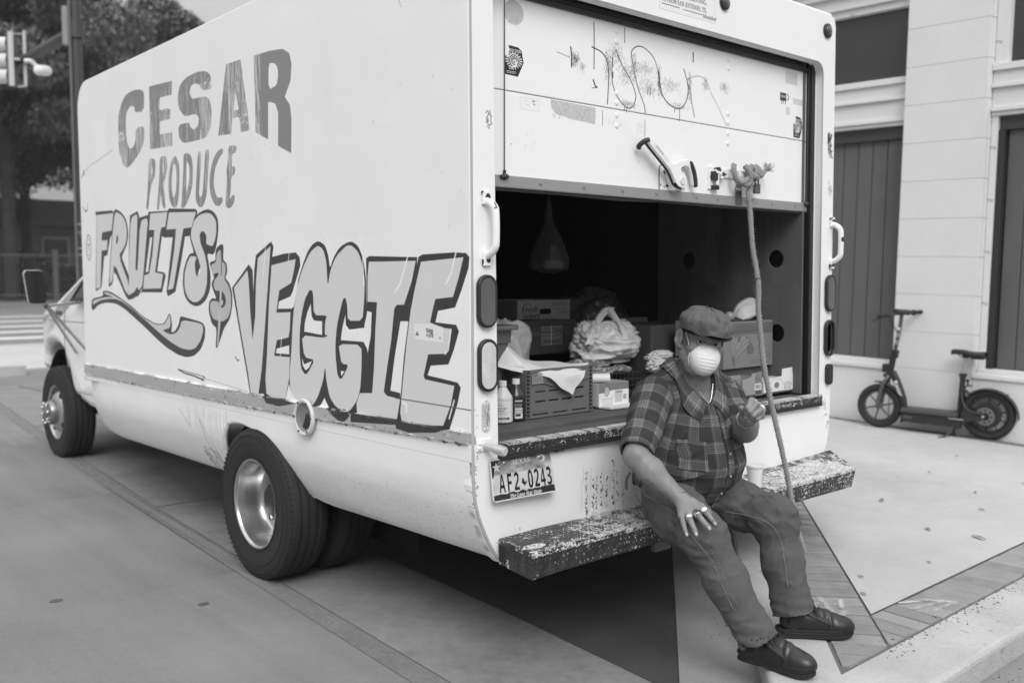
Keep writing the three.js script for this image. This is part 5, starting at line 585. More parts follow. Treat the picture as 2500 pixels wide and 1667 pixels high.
  function tyre(w) { const g = [lathe(tyreProf(w, 0.205, 0.373), 72)]; for (let i = 0; i < 84; i++) for (const s of [-1, 1]) g.push(at(bx(0.006, 0.024, 0.009, 0.362, s * w * 0.40, 0), 0, 0, 0, 0, i / 84 * 6.283)); for (const r of [0.225, 0.30, 0.335]) g.push(at(new THREE.TorusGeometry(r, 0.002, 6, 72).rotateX(Math.PI / 2), 0, -w * (r < 0.23 ? 0.487 : r < 0.31 ? 0.499 : 0.49), 0)); return M(g); }
  // axis of the lathe is y; outer side is -y; turned so that -y points to -x
  const spin = (g, x, y, z) => g.rotateZ(-Math.PI / 2).translate(x, y, z);
  const alloy = mat(0.5, 0.24, { metal: 0.9 });
  function rearWheel(xc, side, dish) { const g = sub(truck, 'wheel'); const S = (q) => (side < 0 ? q : q.rotateY(Math.PI)); const put = (n, q, m) => add(g, n, S(q.rotateZ(-Math.PI / 2)).translate(xc, 0.372, -4.285), m); put('tyre', tyre(0.215), tyreM);
    if (dish) { put('rim', lathe([[0.222, -0.096], [0.219, -0.102], [0.210, -0.100], [0.203, -0.085], [0.200, -0.04], [0.193, 0.0], [0.186, 0.03], [0.172, 0.045], [0.13, 0.05], [0.09, 0.05], [0.085, 0.045]], 64), alloy); put('hub', lathe([[0.085, 0.045], [0.08, 0.0], [0.07, -0.012], [0.001, -0.014]], 32), mat(0.03, 0.5)); for (let i = 0; i < 8; i++) { const a = i / 8 * 6.283; put('hand_hole', at(new THREE.CylinderGeometry(0.018, 0.018, 0.012, 14), 0.148 * Math.cos(a), 0.045, 0.148 * Math.sin(a), 0, 0, 0, [1, 1, 1]), mat(0.01, 0.9)); put('lug_nut', at(new THREE.CylinderGeometry(0.011, 0.013, 0.03, 6), 0.105 * Math.cos(a + 0.3), 0.03, 0.105 * Math.sin(a + 0.3)), chrome); } }
    else put('rim', lathe([[0.21, -0.09], [0.2, -0.04], [0.17, 0.0], [0.02, 0.0]], 36), mat(0.08, 0.5)); }
  rearWheel(2.230, -1, true); rearWheel(2.505, -1, false); rearWheel(4.45, 1, true); rearWheel(4.18, 1, false);
  function frontWheel(xc, side) { const g = sub(truck, 'wheel'); const S = (q) => (side < 0 ? q : q.rotateY(Math.PI)); const put = (n, q, m) => add(g, n, S(q.rotateZ(-Math.PI / 2)).translate(xc, 0.412, -8.2), m); put('tyre', tyre(0.215), tyreM);
    put('rim', lathe([[0.220, -0.094], [0.219, -0.100], [0.208, -0.098], [0.198, -0.075], [0.192, -0.04], [0.186, -0.045], [0.16, -0.085], [0.13, -0.105], [0.10, -0.112], [0.098, -0.112]], 64), alloy); put('hub', lathe([[0.10, -0.112], [0.098, -0.15], [0.085, -0.165], [0.04, -0.172], [0.035, -0.19], [0.001, -0.195]], 36), mat(0.3, 0.3, { metal: 0.8 }));
    for (let i = 0; i < 8; i++) { const a = i / 8 * 6.283 + 0.2; put('lug_nut', at(new THREE.CapsuleGeometry(0.012, 0.016, 4, 10), 0.078 * Math.cos(a), -0.174, 0.078 * Math.sin(a)), chrome); if (i % 2) put('hand_hole', at(new THREE.SphereGeometry(0.024, 14, 8), 0.162 * Math.cos(a), -0.087, 0.162 * Math.sin(a), 0, 0, 0, [1, 0.4, 1]), mat(0.008, 0.9)); } }
  frontWheel(2.465, -1); frontWheel(4.26, 1);

  // cab: a profile along the truck, rounded across
  const cabP = chaikin([[-6.76, 0.60], [-7.80, 0.56], [-7.88, 0.62], [-7.94, 0.74], [-8.05, 0.89], [-8.2, 0.955], [-8.38, 0.97], [-8.54, 0.945], [-8.64, 0.86], [-8.67, 0.74], [-8.9, 0.70], [-9.02, 0.8], [-9.03, 1.05], [-8.96, 1.17], [-8.7, 1.235], [-8.3, 1.29], [-7.9, 1.47], [-7.5, 1.66], [-7.2, 1.84], [-7.02, 1.96], [-6.8, 2.02], [-6.76, 2.02]], 1, 0.15);
  const cab = alongZ(ext(cabP, 1.96, 0.07, [], 5), 4.36); warp(cab, (v) => { const k = clamp((-8.35 - v.z) / 0.65), s = (v.x - 3.36) / 0.98; v.x = 3.36 + s * 0.98 * (1 - 0.13 * k * k) - (v.y > 1.3 ? s * 0.20 * (v.y - 1.3) / 0.7 : 0); });
  add(truck, 'cab_body', boxUV(cab), mat(0.80, 0.3, { clearcoat: 0.5, clearcoatRoughness: 0.2 }));
  add(truck, 'cab_sill', alongZ(ext(chaikin([[-6.76, 0.60], [-6.76, 0.80], [-7.84, 0.80], [-7.86, 0.64], [-7.7, 0.52], [-7.0, 0.48]], 1), 1.9, 0.05), 4.31), mat(0.66, 0.35));
  add(truck, 'front_bumper', alongZ(ext(chaikin([[-8.66, 0.42], [-8.66, 0.66], [-9.05, 0.68], [-9.12, 0.6], [-9.1, 0.45]], 1), 1.3, 0.05), 4.01), mat(0.6, 0.3));
  const sideWin = alongZ(ext([[-7.80, 1.33], [-7.30, 1.325], [-6.95, 1.34], [-6.95, 1.86], [-7.16, 1.80], [-7.5, 1.58], [-7.74, 1.42]], 0.012, 0.003), 2.405); warp(sideWin, (v) => { v.x += 0.20 * (v.y - 1.3) / 0.7 - 0.005; });
  add(truck, 'cab_window', sideWin, mat(0.008, 0.05)); { const fr = alongZ(ext([[-7.83, 1.31], [-6.9, 1.315], [-6.9, 1.89], [-7.2, 1.815], [-7.53, 1.59]], 0.01, 0.003, [[[-7.78, 1.34], [-7.5, 1.57], [-7.18, 1.78], [-6.93, 1.85], [-6.93, 1.345]]]), 2.40); warp(fr, (v) => { v.x += 0.20 * (v.y - 1.3) / 0.7 - 0.009; }); add(truck, 'window_seal', fr, mat(0.02, 0.6)); }
  add(truck, 'door_seam', M(tube([[2.374, 1.31, -7.9], [2.372, 1.0, -7.93], [2.372, 0.8, -7.85]], 0.004, 16, 5), rod([2.373, 1.155, -6.8], [2.374, 1.155, -8.5], 0.005)), mat(0.3, 0.5)); add(truck, 'cab_badge', rb(0.01, 0.035, 0.14, 0.004, 2.372, 1.215, -8.05), mat(0.06, 0.4)); add(truck, 'wheel_housing', sheet((u, v) => { const a = 0.25 + u * 2.6; return [lerp(2.43, 3.0, v), 0.46 + 0.46 * Math.sin(a), -8.2 - 0.42 * Math.cos(a)]; }, 20, 1), mat(0.01, 0.95)); add(truck, 'windscreen', at(bx(1.6, 0.85, 0.02), 3.36, 1.62, -7.75, -0.98, 0, 0), mat(0.015, 0.05));
  const mr = sub(truck, 'wing_mirror'); const mh = [[1.953, 1.520], [1.966, 1.545], [2.06, 1.547], [2.082, 1.535], [2.104, 1.34], [2.10, 1.312], [2.085, 1.303], [1.995, 1.305], [1.98, 1.32]];
  add(mr, 'mirror_shell', ext(mh, 0.035, 0.01, [], 3).translate(0, 0, -7.44), mat(0.4, 0.3)); add(mr, 'mirror_rim', ext(mh.map(([a, b]) => [2.03 + (a - 2.03) * 0.96, 1.425 + (b - 1.425) * 0.97]), 0.01, 0.003).translate(0, 0, -7.409), mat(0.015, 0.5)); add(mr, 'mirror_glass', ext(mh.map(([a, b]) => [2.03 + (a - 2.03) * 0.88, 1.425 + (b - 1.425) * 0.91]), 0.003, 0.0005).translate(0, 0, -7.399), mat(0.08, 0.04, { metal: 1 }));
  const chm = mat(0.5, 0.3, { metal: 0.8 }); for (const q of [[2.1, 1.285, -7.41, 2.385, 1.305, -7.56], [2.1, 1.285, -7.41, 2.40, 0.915, -7.74], [2.105, 1.283, -7.40, 2.40, 0.945, -7.50]]) add(mr, 'mirror_arm', rod(q.slice(0, 3), q.slice(3), 0.011, 0.011, 10), chm); add(mr, 'mirror_joint', ball(0.018, 2.1, 1.285, -7.41, 1, 10), mat(0.04, 0.5));
}
// rope that holds the door, with its knot on the hasp and a padlock
{
  const strand = (path, r, turns, rough) => { const c = new THREE.CatmullRomCurve3(path.map((p) => V3(...p)), false, 'catmullrom', 0.5), out = []; const n = Math.max(60, Math.round(c.getLength() * 330)), fr = c.computeFrenetFrames(n, false); for (let s = 0; s < 3; s++) { const pts = []; for (let i = 0; i <= n; i++) { const t = i / n, a = s * 2.094 + t * turns * 6.283, p = c.getPointAt(t), w = 1 + 0.12 * n3(t * 40, s, 3); pts.push(p.addScaledVector(fr.normals[i], Math.cos(a) * r * 0.66 * w).addScaledVector(fr.binormals[i], Math.sin(a) * r * 0.66 * w)); } out.push(new THREE.TubeGeometry(new THREE.CatmullRomCurve3(pts), n, r * 0.52, 7)); } return M(out); };
  const ropeM = textured(rep(tileTex(128, (u, v) => 0.30 + 0.12 * tn(u, v, 20, 3, 131) + 0.1 * tn(u, v * 0.2, 50, 2, 132)), 90, 1), 0.95, { bumpMap: rep(grainBump, 60, 1), bumpScale: 0.002 });
  const rope = based('rope', 'frayed twisted rope hanging from the door hasp past the bumper', 'rope', [3.8, 0.23, -2.4]);
  const path = [[3.872, 1.955, -2.645], [3.873, 1.90, -2.64], [3.842, 1.85, -2.635], [3.836, 1.76, -2.62], [3.804, 1.60, -2.585], [3.800, 1.50, -2.56], [3.782, 1.42, -2.54], [3.762, 1.33, -2.52], [3.737, 1.24, -2.50], [3.735, 1.16, -2.48], [3.708, 1.05, -2.45], [3.705, 0.90, -2.41], [3.703, 0.727, -2.36], [3.725, 0.581, -2.335], [3.737, 0.456, -2.32], [3.758, 0.322, -2.30], [3.788, 0.228, -2.28]];
  add(rope, 'hanging_length', strand(path.map((p, i) => [p[0] + 0.004 * n3(i * 3.1, 1, 1), p[1], p[2] + 0.004 * n3(i * 2.3, 5, 1)]), 0.0108, 40), ropeM);
  add(rope, 'knot', M(strand([[3.775, 1.985, -2.672], [3.752, 1.95, -2.655], [3.765, 1.91, -2.645], [3.80, 1.90, -2.638], [3.84, 1.925, -2.635], [3.86, 1.965, -2.64]], 0.0115, 6), strand([[3.79, 1.905, -2.65], [3.82, 1.89, -2.635], [3.845, 1.905, -2.63], [3.84, 1.95, -2.625], [3.855, 1.982, -2.64]], 0.0115, 5), strand([[3.83, 1.98, -2.65], [3.845, 1.95, -2.628], [3.875, 1.93, -2.625], [3.89, 1.965, -2.63], [3.872, 1.985, -2.65]], 0.0115, 5), strand([[3.875, 1.925, -2.63], [3.905, 1.93, -2.63], [3.93, 1.965, -2.635], [3.915, 1.985, -2.65], [3.90, 1.955, -2.632], [3.93, 1.94, -2.63], [3.955, 1.955, -2.635], [3.975, 1.965, -2.64]], 0.0105, 9)), ropeM);
  { const R = rng(15), f = []; for (let i = 0; i < 60; i++) { const a = R() * 6.283, b = [3.965 + R() * 0.02, 1.96 + R() * 0.012, -2.64]; f.push(tube([b, [b[0] + 0.02 + 0.012 * R(), b[1] + 0.01 + 0.02 * (R() - 0.3), b[2] + 0.012 * Math.cos(a)], [b[0] + 0.03 + 0.035 * (R() - 0.3), b[1] + 0.01 + 0.045 * (R() - 0.25), b[2] + 0.02 * Math.cos(a)]], 0.0013, 4, 4)); } for (let i = 0; i < 420; i++) { const t = R(), k = Math.min(path.length - 2, Math.floor(t * (path.length - 1))), u = t * (path.length - 1) - k, p = [0, 1, 2].map((j) => lerp(path[k][j], path[k + 1][j], u)), a = R() * 6.283; f.push(tube([[p[0] + 0.012 * Math.cos(a), p[1], p[2] + 0.012 * Math.sin(a)], [p[0] + 0.019 * Math.cos(a), p[1] + 0.008 * (R() - 0.5), p[2] + 0.019 * Math.sin(a)], [p[0] + 0.024 * Math.cos(a + 0.5), p[1] + 0.016 * (R() - 0.5), p[2] + 0.02 * Math.sin(a)]], 0.0005, 2, 3)); } add(rope, 'frayed_fibres', M(f), mat(0.34, 0.95)); }
  add(rope, 'wire_tie', M(at(new THREE.TorusGeometry(0.0145, 0.003, 6, 16).rotateX(Math.PI / 2), 3.790, 1.455, -2.55), rod([3.775, 1.45, -2.55], [3.757, 1.445, -2.545], 0.003)), mat(0.05, 0.6));
  const lock = based('padlock', 'small dark padlock hanging on the door hasp beside the rope knot', 'padlock', [3.935, 1.86, -2.66]);
  add(lock, 'shackle', tube([[3.948, 1.895, -2.655], [3.948, 1.955, -2.655], [3.938, 1.965, -2.655], [3.925, 1.955, -2.655], [3.924, 1.895, -2.655]], 0.005, 24, 8), mat(0.25, 0.4)); add(lock, 'lock_case', rb(0.042, 0.046, 0.018, 0.004, 3.935, 1.882, -2.655), mat(0.10, 0.5));
}
// ---------------------------------------------------------------- what stands in the truck and on its step
{
  const FL = 0.866;
  const card = (l, s) => textured(tileTex(256, (u, v) => l * (1 + 0.10 * tn(u, v, 5, 4, s) + 0.06 * tn(u * 0.1, v, 90, 2, s + 1))), 0.85);
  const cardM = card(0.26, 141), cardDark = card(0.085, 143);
  const print = (w, h, draw) => { const t = canvasTex(w, h, draw); t.wrapS = t.wrapT = THREE.ClampToEdgeWrapping; return textured(t, 0.75); };
  const facing = (w, h, x, y, z, ry = 0) => at(new THREE.PlaneGeometry(w, h), x, y, z, 0, ry);
  const textRows = (x, x0, y0, x1, rows, dy, R, t) => { x.fillStyle = gs(t); for (let i = 0; i < rows; i++) { let p = x0; while (p < x1 - 8) { const l = 4 + R() * 16; x.fillRect(p, y0 + i * dy, Math.min(l, x1 - p), dy * 0.42); p += l + 4; } } };
  const bars = (x, x0, y0, w, h, R) => { x.fillStyle = gs(40); let p = x0; while (p < x0 + w) { const l = 1 + R() * 4; x.fillRect(p, y0, l, h); p += l + 1.5 + R() * 3; } };
  // crumpled sack: a ball pulled into shape, pinched by sharp folds
  function sack(c, r, seed, o = {}) { const { folds = 0.12, flatB = -0.75, neck = null, res = 56, freq = 3.2 } = o; const g = new THREE.SphereGeometry(1, res, res); const p = g.attributes.position, v = V3();
    for (let i = 0; i < p.count; i++) { v.fromBufferAttribute(p, i).normalize(); const a = 1 - Math.abs(n3(v.x * freq + seed, v.y * freq, v.z * freq)), b = 1 - Math.abs(n3(v.x * freq * 2.3, v.y * freq * 1.6 + seed, v.z * freq * 2.3)); let k = 1 + folds * (a * a * 1.2 - 0.7) + folds * 0.6 * (b * b - 0.5) + 0.15 * n3(v.x * 1.4 + seed, v.y * 1.4, v.z * 1.4); let y = v.y * k; if (y < flatB) y = flatB + (y - flatB) * 0.15; let x = v.x * k, z = v.z * k; if (neck && y > neck[0]) { const t = (y - neck[0]) / (1.1 - neck[0]); const q = lerp(1, neck[1], step2(0, 0.8, t)); x *= q; z *= q; y = neck[0] + (y - neck[0]) * neck[2]; } p.setXYZ(i, c[0] + x * r[0], c[1] + y * r[1], c[2] + z * r[2]); }
    g.computeVertexNormals(); return g; }
  const plastic = (l, o = {}) => mat(l, 0.32, { transmission: 0.25, thickness: 0, ...o });

  // two bottles
  const bottle = (name, label, x, z, m, capM, lab, h = 0.148, r = 0.041) => { const b = based(name, label, 'bottle', [x, FL, z], 'bottles by the door post'); add(b, 'body', lathe([[0, 0], [r - 0.006, 0], [r, 0.006], [r, h * 0.66], [r * 0.93, h * 0.75], [0.018, h * 0.96], [0.014, h], [0.014, h + 0.006], [0, h + 0.006]], 32).translate(x, FL, z), m); add(b, 'cap', M(at(new THREE.CylinderGeometry(0.0165, 0.0165, 0.022, 24), x, FL + h + 0.014, z)), capM); const lg = new THREE.CylinderGeometry(r + 0.0006, r + 0.0006, h * 0.56, 28, 1, true, -1.25 - 0.75, 2.3).translate(x, FL + h * 0.34, z); add(b, 'label', lg, lab); return b; };
  const L1 = print(256, 220, (x, w, h) => { x.fillStyle = gs(222); x.fillRect(0, 0, w, h); const R = rng(3); x.fillStyle = gs(60); x.font = 'bold 26px sans-serif'; x.fillText('Isopropyl', 70, 84); x.fillText('Alcohol', 70, 110); x.font = '15px sans-serif'; x.fillText('FIRST AID', 72, 36); x.fillText('ANTISEPTIC', 72, 54); x.fillRect(60, 118, 150, 2); textRows(x, 70, 126, 190, 3, 10, R, 150); x.fillStyle = gs(35); x.fillRect(50, 176, 170, 24); x.fillStyle = gs(220); x.font = 'bold 17px sans-serif'; x.fillText('50% BY VOLUME', 60, 194, 140); });
  const L2 = print(256, 220, (x, w, h) => { x.fillStyle = gs(26); x.fillRect(0, 0, w, h); const R = rng(4); x.fillStyle = gs(180); x.fillRect(130, 10, 90, 18); x.font = 'bold 20px sans-serif'; x.fillText('Hydrogen', 125, 64, 100); x.fillText('Peroxide', 125, 86, 100); x.fillStyle = gs(215); x.fillRect(128, 96, 92, 18); x.fillRect(128, 120, 92, 26); x.fillRect(128, 150, 92, 60); textRows(x, 134, 128, 214, 2, 9, R, 90); x.fillStyle = gs(60); x.fillRect(136, 158, 60, 30); });
  bottle('alcohol_bottle', 'white plastic bottle of alcohol with white cap beside the door post', 2.592, -2.965, mat(0.62, 0.4), mat(0.75, 0.5), L1);
  bottle('peroxide_bottle', 'dark brown bottle with white cap between white bottle and crate', 2.674, -2.975, mat(0.03, 0.2), mat(0.75, 0.5), L2, 0.15);

  // grey folding crate with slotted walls
  { const x0 = 2.713, x1 = 3.12, y0 = FL, y1 = 1.073, zf = -2.955, zb = -3.25, m = textured(tileTex(128, (u, v) => 0.135 * (1 + 0.08 * tn(u, v, 6, 3, 151))), 0.6), t = 0.012;
    const C = based('plastic_crate', 'grey slotted folding crate on the truck floor under a white sheet', 'crate', [(x0 + x1) / 2, y0, (zf + zb) / 2]);
    const slots = (wd, ys, n, hgt = 0.0075) => ys.flatMap((y) => Array.from({ length: n }, (_, i) => { const c = (i + 0.5) / n * wd; return [[c - wd / n * 0.38, y], [c + wd / n * 0.38, y], [c + wd / n * 0.38, y + hgt], [c - wd / n * 0.38, y + hgt]]; }));
    const wall = (wd) => ext([[0, 0], [wd, 0], [wd, y1 - y0], [0, y1 - y0]], t, 0.0015, [...slots(wd, [0.066, 0.108], 4).map((h) => h.map(([a, b]) => [lerp(0.02, wd - 0.02, a / wd), b])), ...slots(wd, [0.012], 3, 0.006)]);
    const W = x1 - x0 - 0.05, Dp2 = zf - zb - 0.05;
    add(C, 'front_wall', wall(W).translate(x0 + 0.025, y0, zf - t), m); add(C, 'back_wall', M(bx(W, 0.15, 0.008, (x0 + x1) / 2, y0 + 0.08, zb + 0.01), bx(W, 0.008, 0.012, (x0 + x1) / 2, y1 - 0.004, zb + 0.01), bx(W, 0.008, 0.012, (x0 + x1) / 2, y1 - 0.035, zb + 0.01)), m); for (let i = 0; i < 22; i++) add(C, 'grid_bar', bx(0.005, 0.034, 0.010, x0 + 0.03 + i * W / 21.5, y1 - 0.018, zb + 0.01), m);
    add(C, 'side_wall', wall(Dp2).rotateY(Math.PI / 2).translate(x0, y0, zf - 0.025), m); add(C, 'side_wall', wall(Dp2).rotateY(Math.PI / 2).translate(x1 - t, y0, zf - 0.025), m); add(C, 'crate_floor', bx(x1 - x0 - 0.02, 0.01, zf - zb - 0.02, (x0 + x1) / 2, y0 + 0.008, (zf + zb) / 2), m);
    for (const [x, z] of [[x0 + 0.013, zf - 0.013], [x1 - 0.013, zf - 0.013], [x0 + 0.013, zb + 0.013], [x1 - 0.013, zb + 0.013]]) { const g = [bx(0.004, y1 - y0, 0.026, x - 0.011, (y0 + y1) / 2, z), bx(0.004, y1 - y0, 0.026, x + 0.011, (y0 + y1) / 2, z), bx(0.02, y1 - y0, 0.006, x, (y0 + y1) / 2, z - 0.006)]; for (let i = 0; i < 13; i++) g.push(bx(0.024, 0.004, 0.026, x, y0 + 0.004 + i * (y1 - y0 - 0.006) / 12, z)); add(C, 'corner_post', M(g), m); }
    add(C, 'top_rim', M(bx(W, 0.012, 0.02, (x0 + x1) / 2, y1 - 0.006, zf - 0.008), bx(0.02, 0.012, Dp2, x0 + 0.008, y1 - 0.006, (zf + zb) / 2)), m); add(C, 'handle_plate', ext([[2.745, 1.058], [3.095, 1.058], [3.095, 1.015], [3.05, 1.01], [3.0, 0.995], [2.86, 0.995], [2.82, 1.01], [2.75, 1.018]], 0.004, 0.001).translate(0, 0, zf + 0.0005), m);
    add(C, 'shipping_label', facing(0.065, 0.042, 2.775, 1.035, zf + 0.006), print(192, 128, (x, w, h) => { x.fillStyle = gs(150); x.fillRect(0, 0, w, h); bars(x, 10, 6, 90, 24, rng(6)); textRows(x, 8, 38, 180, 6, 13, rng(7), 60); }));
  }
  // grey tub with stepped rim
  { const T = based('plastic_tub', 'grey plastic tub with a stepped rim just inside the left post', 'tub', [2.55, FL, -3.2]); const m = mat(0.115, 0.55); const R4 = (hw, y) => rrect(hw * 2, hw * 2 * 0.9, 0.03, 4).map(([a, b]) => [2.55 + a, y, -3.2 + b]); const prof = [[0.140, FL], [0.160, 1.06], [0.172, 1.187], [0.186, 1.187], [0.190, 1.24], [0.212, 1.242], [0.214, 1.262], [0.190, 1.262], [0.18, 1.2], [0.14, 0.9]];
    const rings = prof.map(([w, y]) => R4(w * 0.93, y)); const n = rings[0].length; add(T, 'tub_body', sheet((u, v) => rings[Math.round(v * (prof.length - 1))][Math.round(u * n) % n], n, prof.length - 1), m); }
  // clear bag of papers leaning behind the tub, and the printed sheet draped over the crate
  { const b = mesh('paper_bag', sack([2.86, 1.10, -3.28], [0.15, 0.185, 0.12], 5, { folds: 0.16, flatB: -0.95, freq: 2.4 }), plastic(0.50)); tag(b, 'crumpled clear plastic bag full of paper behind the grey tub', 'plastic bag');
    const P = [[[2.64, 1.17, -3.12], [2.70, 1.20, -3.08], [2.755, 1.175, -3.12], [2.82, 1.12, -3.2], [2.9, 1.09, -3.22]], [[2.63, 1.13, -3.10], [2.70, 1.15, -3.03], [2.775, 1.12, -3.05], [2.85, 1.088, -3.12], [2.98, 1.09, -3.12]], [[2.64, 1.09, -3.05], [2.715, 1.09, -2.985], [2.79, 1.085, -2.985], [2.88, 1.08, -3.02], [3.04, 1.082, -3.04]], [[2.66, 1.075, -2.99], [2.75, 1.07, -2.965], [2.82, 1.062, -2.952], [2.93, 1.068, -2.955], [3.11, 1.078, -2.968]], [[2.80, 1.052, -2.945], [2.85, 1.03, -2.936], [2.90, 1.00, -2.932], [2.95, 1.035, -2.932], [3.06, 1.045, -2.945]], [[2.84, 1.035, -2.94], [2.89, 0.995, -2.928], [2.963, 0.952, -2.925], [2.99, 0.985, -2.926], [3.04, 1.022, -2.935]]];
    const bil = (u, v) => { const a = u * 4, c = v * 5, i = Math.min(3, Math.floor(a)), j = Math.min(4, Math.floor(c)), s = a - i, t = c - j; return [0, 1, 2].map((k) => lerp(lerp(P[j][i][k], P[j][i + 1][k], s), lerp(P[j + 1][i][k], P[j + 1][i + 1][k], s), t)); };
    const g = sheet((u, v) => { const q = bil(u, v); q[1] += 0.004 * n3(u * 7, v * 7, 1); q[2] += 0.006 * n3(u * 6 + 4, v * 6, 2); return q; }, 32, 40); const d = mesh('plastic_sheet', g, mat(0.72, 0.5, { transmission: 0.1 })); tag(d, 'white folded sheet with a pointed corner draped over the crate front', 'plastic sheet'); }
  // cartons further in
  const carton = (name, label, x0, x1, y0, y1, z1, depth, m, ry = 0, group) => { const B = based(name, label, 'box', [(x0 + x1) / 2, y0, z1 - depth / 2], group); const cx = (x0 + x1) / 2, cy = (y0 + y1) / 2, t = 0.005, w = x1 - x0, h = y1 - y0; add(B, 'front_wall', rb(w, h, t, 0.002, cx, cy, z1 - t / 2), m); add(B, 'back_wall', rb(w, h, t, 0.002, cx, cy, z1 - depth), m); add(B, 'side_wall', rb(t, h, depth - 2 * t, 0.002, x0 + t / 2, cy, z1 - depth / 2), m); add(B, 'side_wall', rb(t, h, depth - 2 * t, 0.002, x1 - t / 2, cy, z1 - depth / 2), m); add(B, 'base', bx(w - 0.01, t, depth - 0.01, cx, y0 + t, z1 - depth / 2), m); B.rotation.y = ry; return B; };
  { const B = carton('fruit_carton', 'pale printed fruit carton with hand hole standing at the back', 3.383, 3.778, 1.14, 1.347, -3.75, 0.3, card(0.36, 145));
    add(B, 'printed_face', facing(0.39, 0.2, 3.58, 1.245, -3.7485), print(512, 264, (x, w, h) => { x.fillStyle = gs(165); x.fillRect(0, 0, w, h); const R = rng(8); x.fillStyle = gs(50); x.font = 'italic bold 54px serif'; x.save(); x.rotate(-0.06); x.fillText('Fresh', 30, 90); x.fillText('Select', 36, 138); x.restore(); x.lineWidth = 5; x.strokeStyle = gs(60); x.beginPath(); x.arc(90, 70, 46, 3.3, 5.6); x.stroke(); x.fillRect(60, 150, 120, 5); x.fillRect(90, 160, 90, 5); textRows(x, 330, 18, 490, 3, 10, R, 70); textRows(x, 340, 60, 490, 1, 10, R, 70); textRows(x, 400, 76, 490, 3, 10, R, 70); }));
    add(B, 'hand_hole', ext(rrect(0.086, 0.03, 0.0145, 6, 3.585, 1.285), 0.002).translate(0, 0, -3.748), mat(0.006, 0.9)); }
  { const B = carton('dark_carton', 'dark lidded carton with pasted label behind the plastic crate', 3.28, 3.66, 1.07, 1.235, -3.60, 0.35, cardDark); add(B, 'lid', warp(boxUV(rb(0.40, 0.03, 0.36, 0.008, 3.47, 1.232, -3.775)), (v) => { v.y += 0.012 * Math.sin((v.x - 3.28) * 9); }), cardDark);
    add(B, 'label', facing(0.155, 0.1, 3.488, 1.165, -3.5975, 0), print(384, 256, (x, w, h) => { x.fillStyle = gs(140); x.fillRect(0, 0, w, h); x.fillStyle = gs(38); x.fillRect(10, 34, 364, 6); x.font = 'bold 46px sans-serif'; x.fillText('HOMEBAND', 12, 98, 220); x.font = 'bold 92px sans-serif'; x.fillText('7/9', 240, 116, 130); x.fillRect(10, 130, 364, 5); x.font = 'bold 64px sans-serif'; x.fillText('CHUNKLESS', 12, 228, 350); x.fillStyle = gs(215); x.fillRect(176, 0, 14, 256); })); add(B, 'small_label', facing(0.085, 0.028, 3.37, 1.175, -3.597), print(128, 48, (x) => { x.fillStyle = gs(85); x.fillRect(0, 0, 128, 48); textRows(x, 8, 14, 120, 2, 14, rng(2), 130); })); }
  carton('brown_carton', 'brown open carton half hidden by the knotted shopping bag', 3.67, 3.95, 1.05, 1.225, -3.62, 0.32, card(0.14, 147));
  { const B = carton('square_carton', 'plain cardboard carton with taped corner right of the shopping bag', 4.095, 4.262, 1.09, 1.238, -3.60, 0.3, card(0.17, 149)); add(B, 'tape', bx(0.022, 0.15, 0.002, 4.24, 1.165, -3.598), card(0.2, 150)); }
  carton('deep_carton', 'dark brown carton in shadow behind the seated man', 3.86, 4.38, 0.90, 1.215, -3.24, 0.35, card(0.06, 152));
  tag(mesh('bin_liner', sack([4.2, 1.24, -4.0], [0.26, 0.165, 0.2], 9, { folds: 0.18, freq: 2.2 }), plastic(0.17, { roughness: 0.25 })), 'big grey translucent bag slumped behind the knotted shopping bag', 'plastic bag');
  // white shopping bag, its handles tied
  { const B = based('shopping_bag', 'white thin shopping bag with tied handles resting on the produce', 'plastic bag', [3.63, 1.03, -3.35]); const m = plastic(0.75, { transmission: 0.15 });
    add(B, 'bag_body', sack([3.635, 1.125, -3.36], [0.228, 0.115, 0.15], 3, { folds: 0.15, flatB: -0.8, freq: 2.6, res: 80 }), m); add(B, 'bag_top', sack([3.755, 1.165, -3.40], [0.115, 0.075, 0.10], 13, { folds: 0.3, freq: 3, res: 60 }), m); add(B, 'bag_side', sack([3.50, 1.155, -3.34], [0.075, 0.085, 0.08], 17, { folds: 0.3, freq: 3, res: 50 }), m);
    const strap = (p, w) => sheet((u, v) => { const c = new THREE.CatmullRomCurve3(p.map((q) => V3(...q))).getPoint(v); const k = w * (0.5 + 0.5 * Math.abs(2 * v - 1)) ; return [c.x + (u - 0.5) * k, c.y + 0.008 * Math.sin(u * 9), c.z + 0.012 * Math.sin(u * 6.28)]; }, 8, 24); add(B, 'bag_handle', strap([[3.455, 1.13, -3.28], [3.495, 1.205, -3.29], [3.56, 1.262, -3.32], [3.655, 1.305, -3.35]], 0.10), m); add(B, 'bag_handle', strap([[3.658, 1.305, -3.345], [3.655, 1.25, -3.29], [3.648, 1.20, -3.25], [3.66, 1.15, -3.225]], 0.045), m); add(B, 'bag_handle', strap([[3.655, 1.30, -3.36], [3.72, 1.25, -3.36], [3.80, 1.19, -3.34]], 0.09), m); add(B, 'bag_knot', sack([3.656, 1.298, -3.35], [0.014, 0.016, 0.014], 4, { folds: 0.2 }), m); }
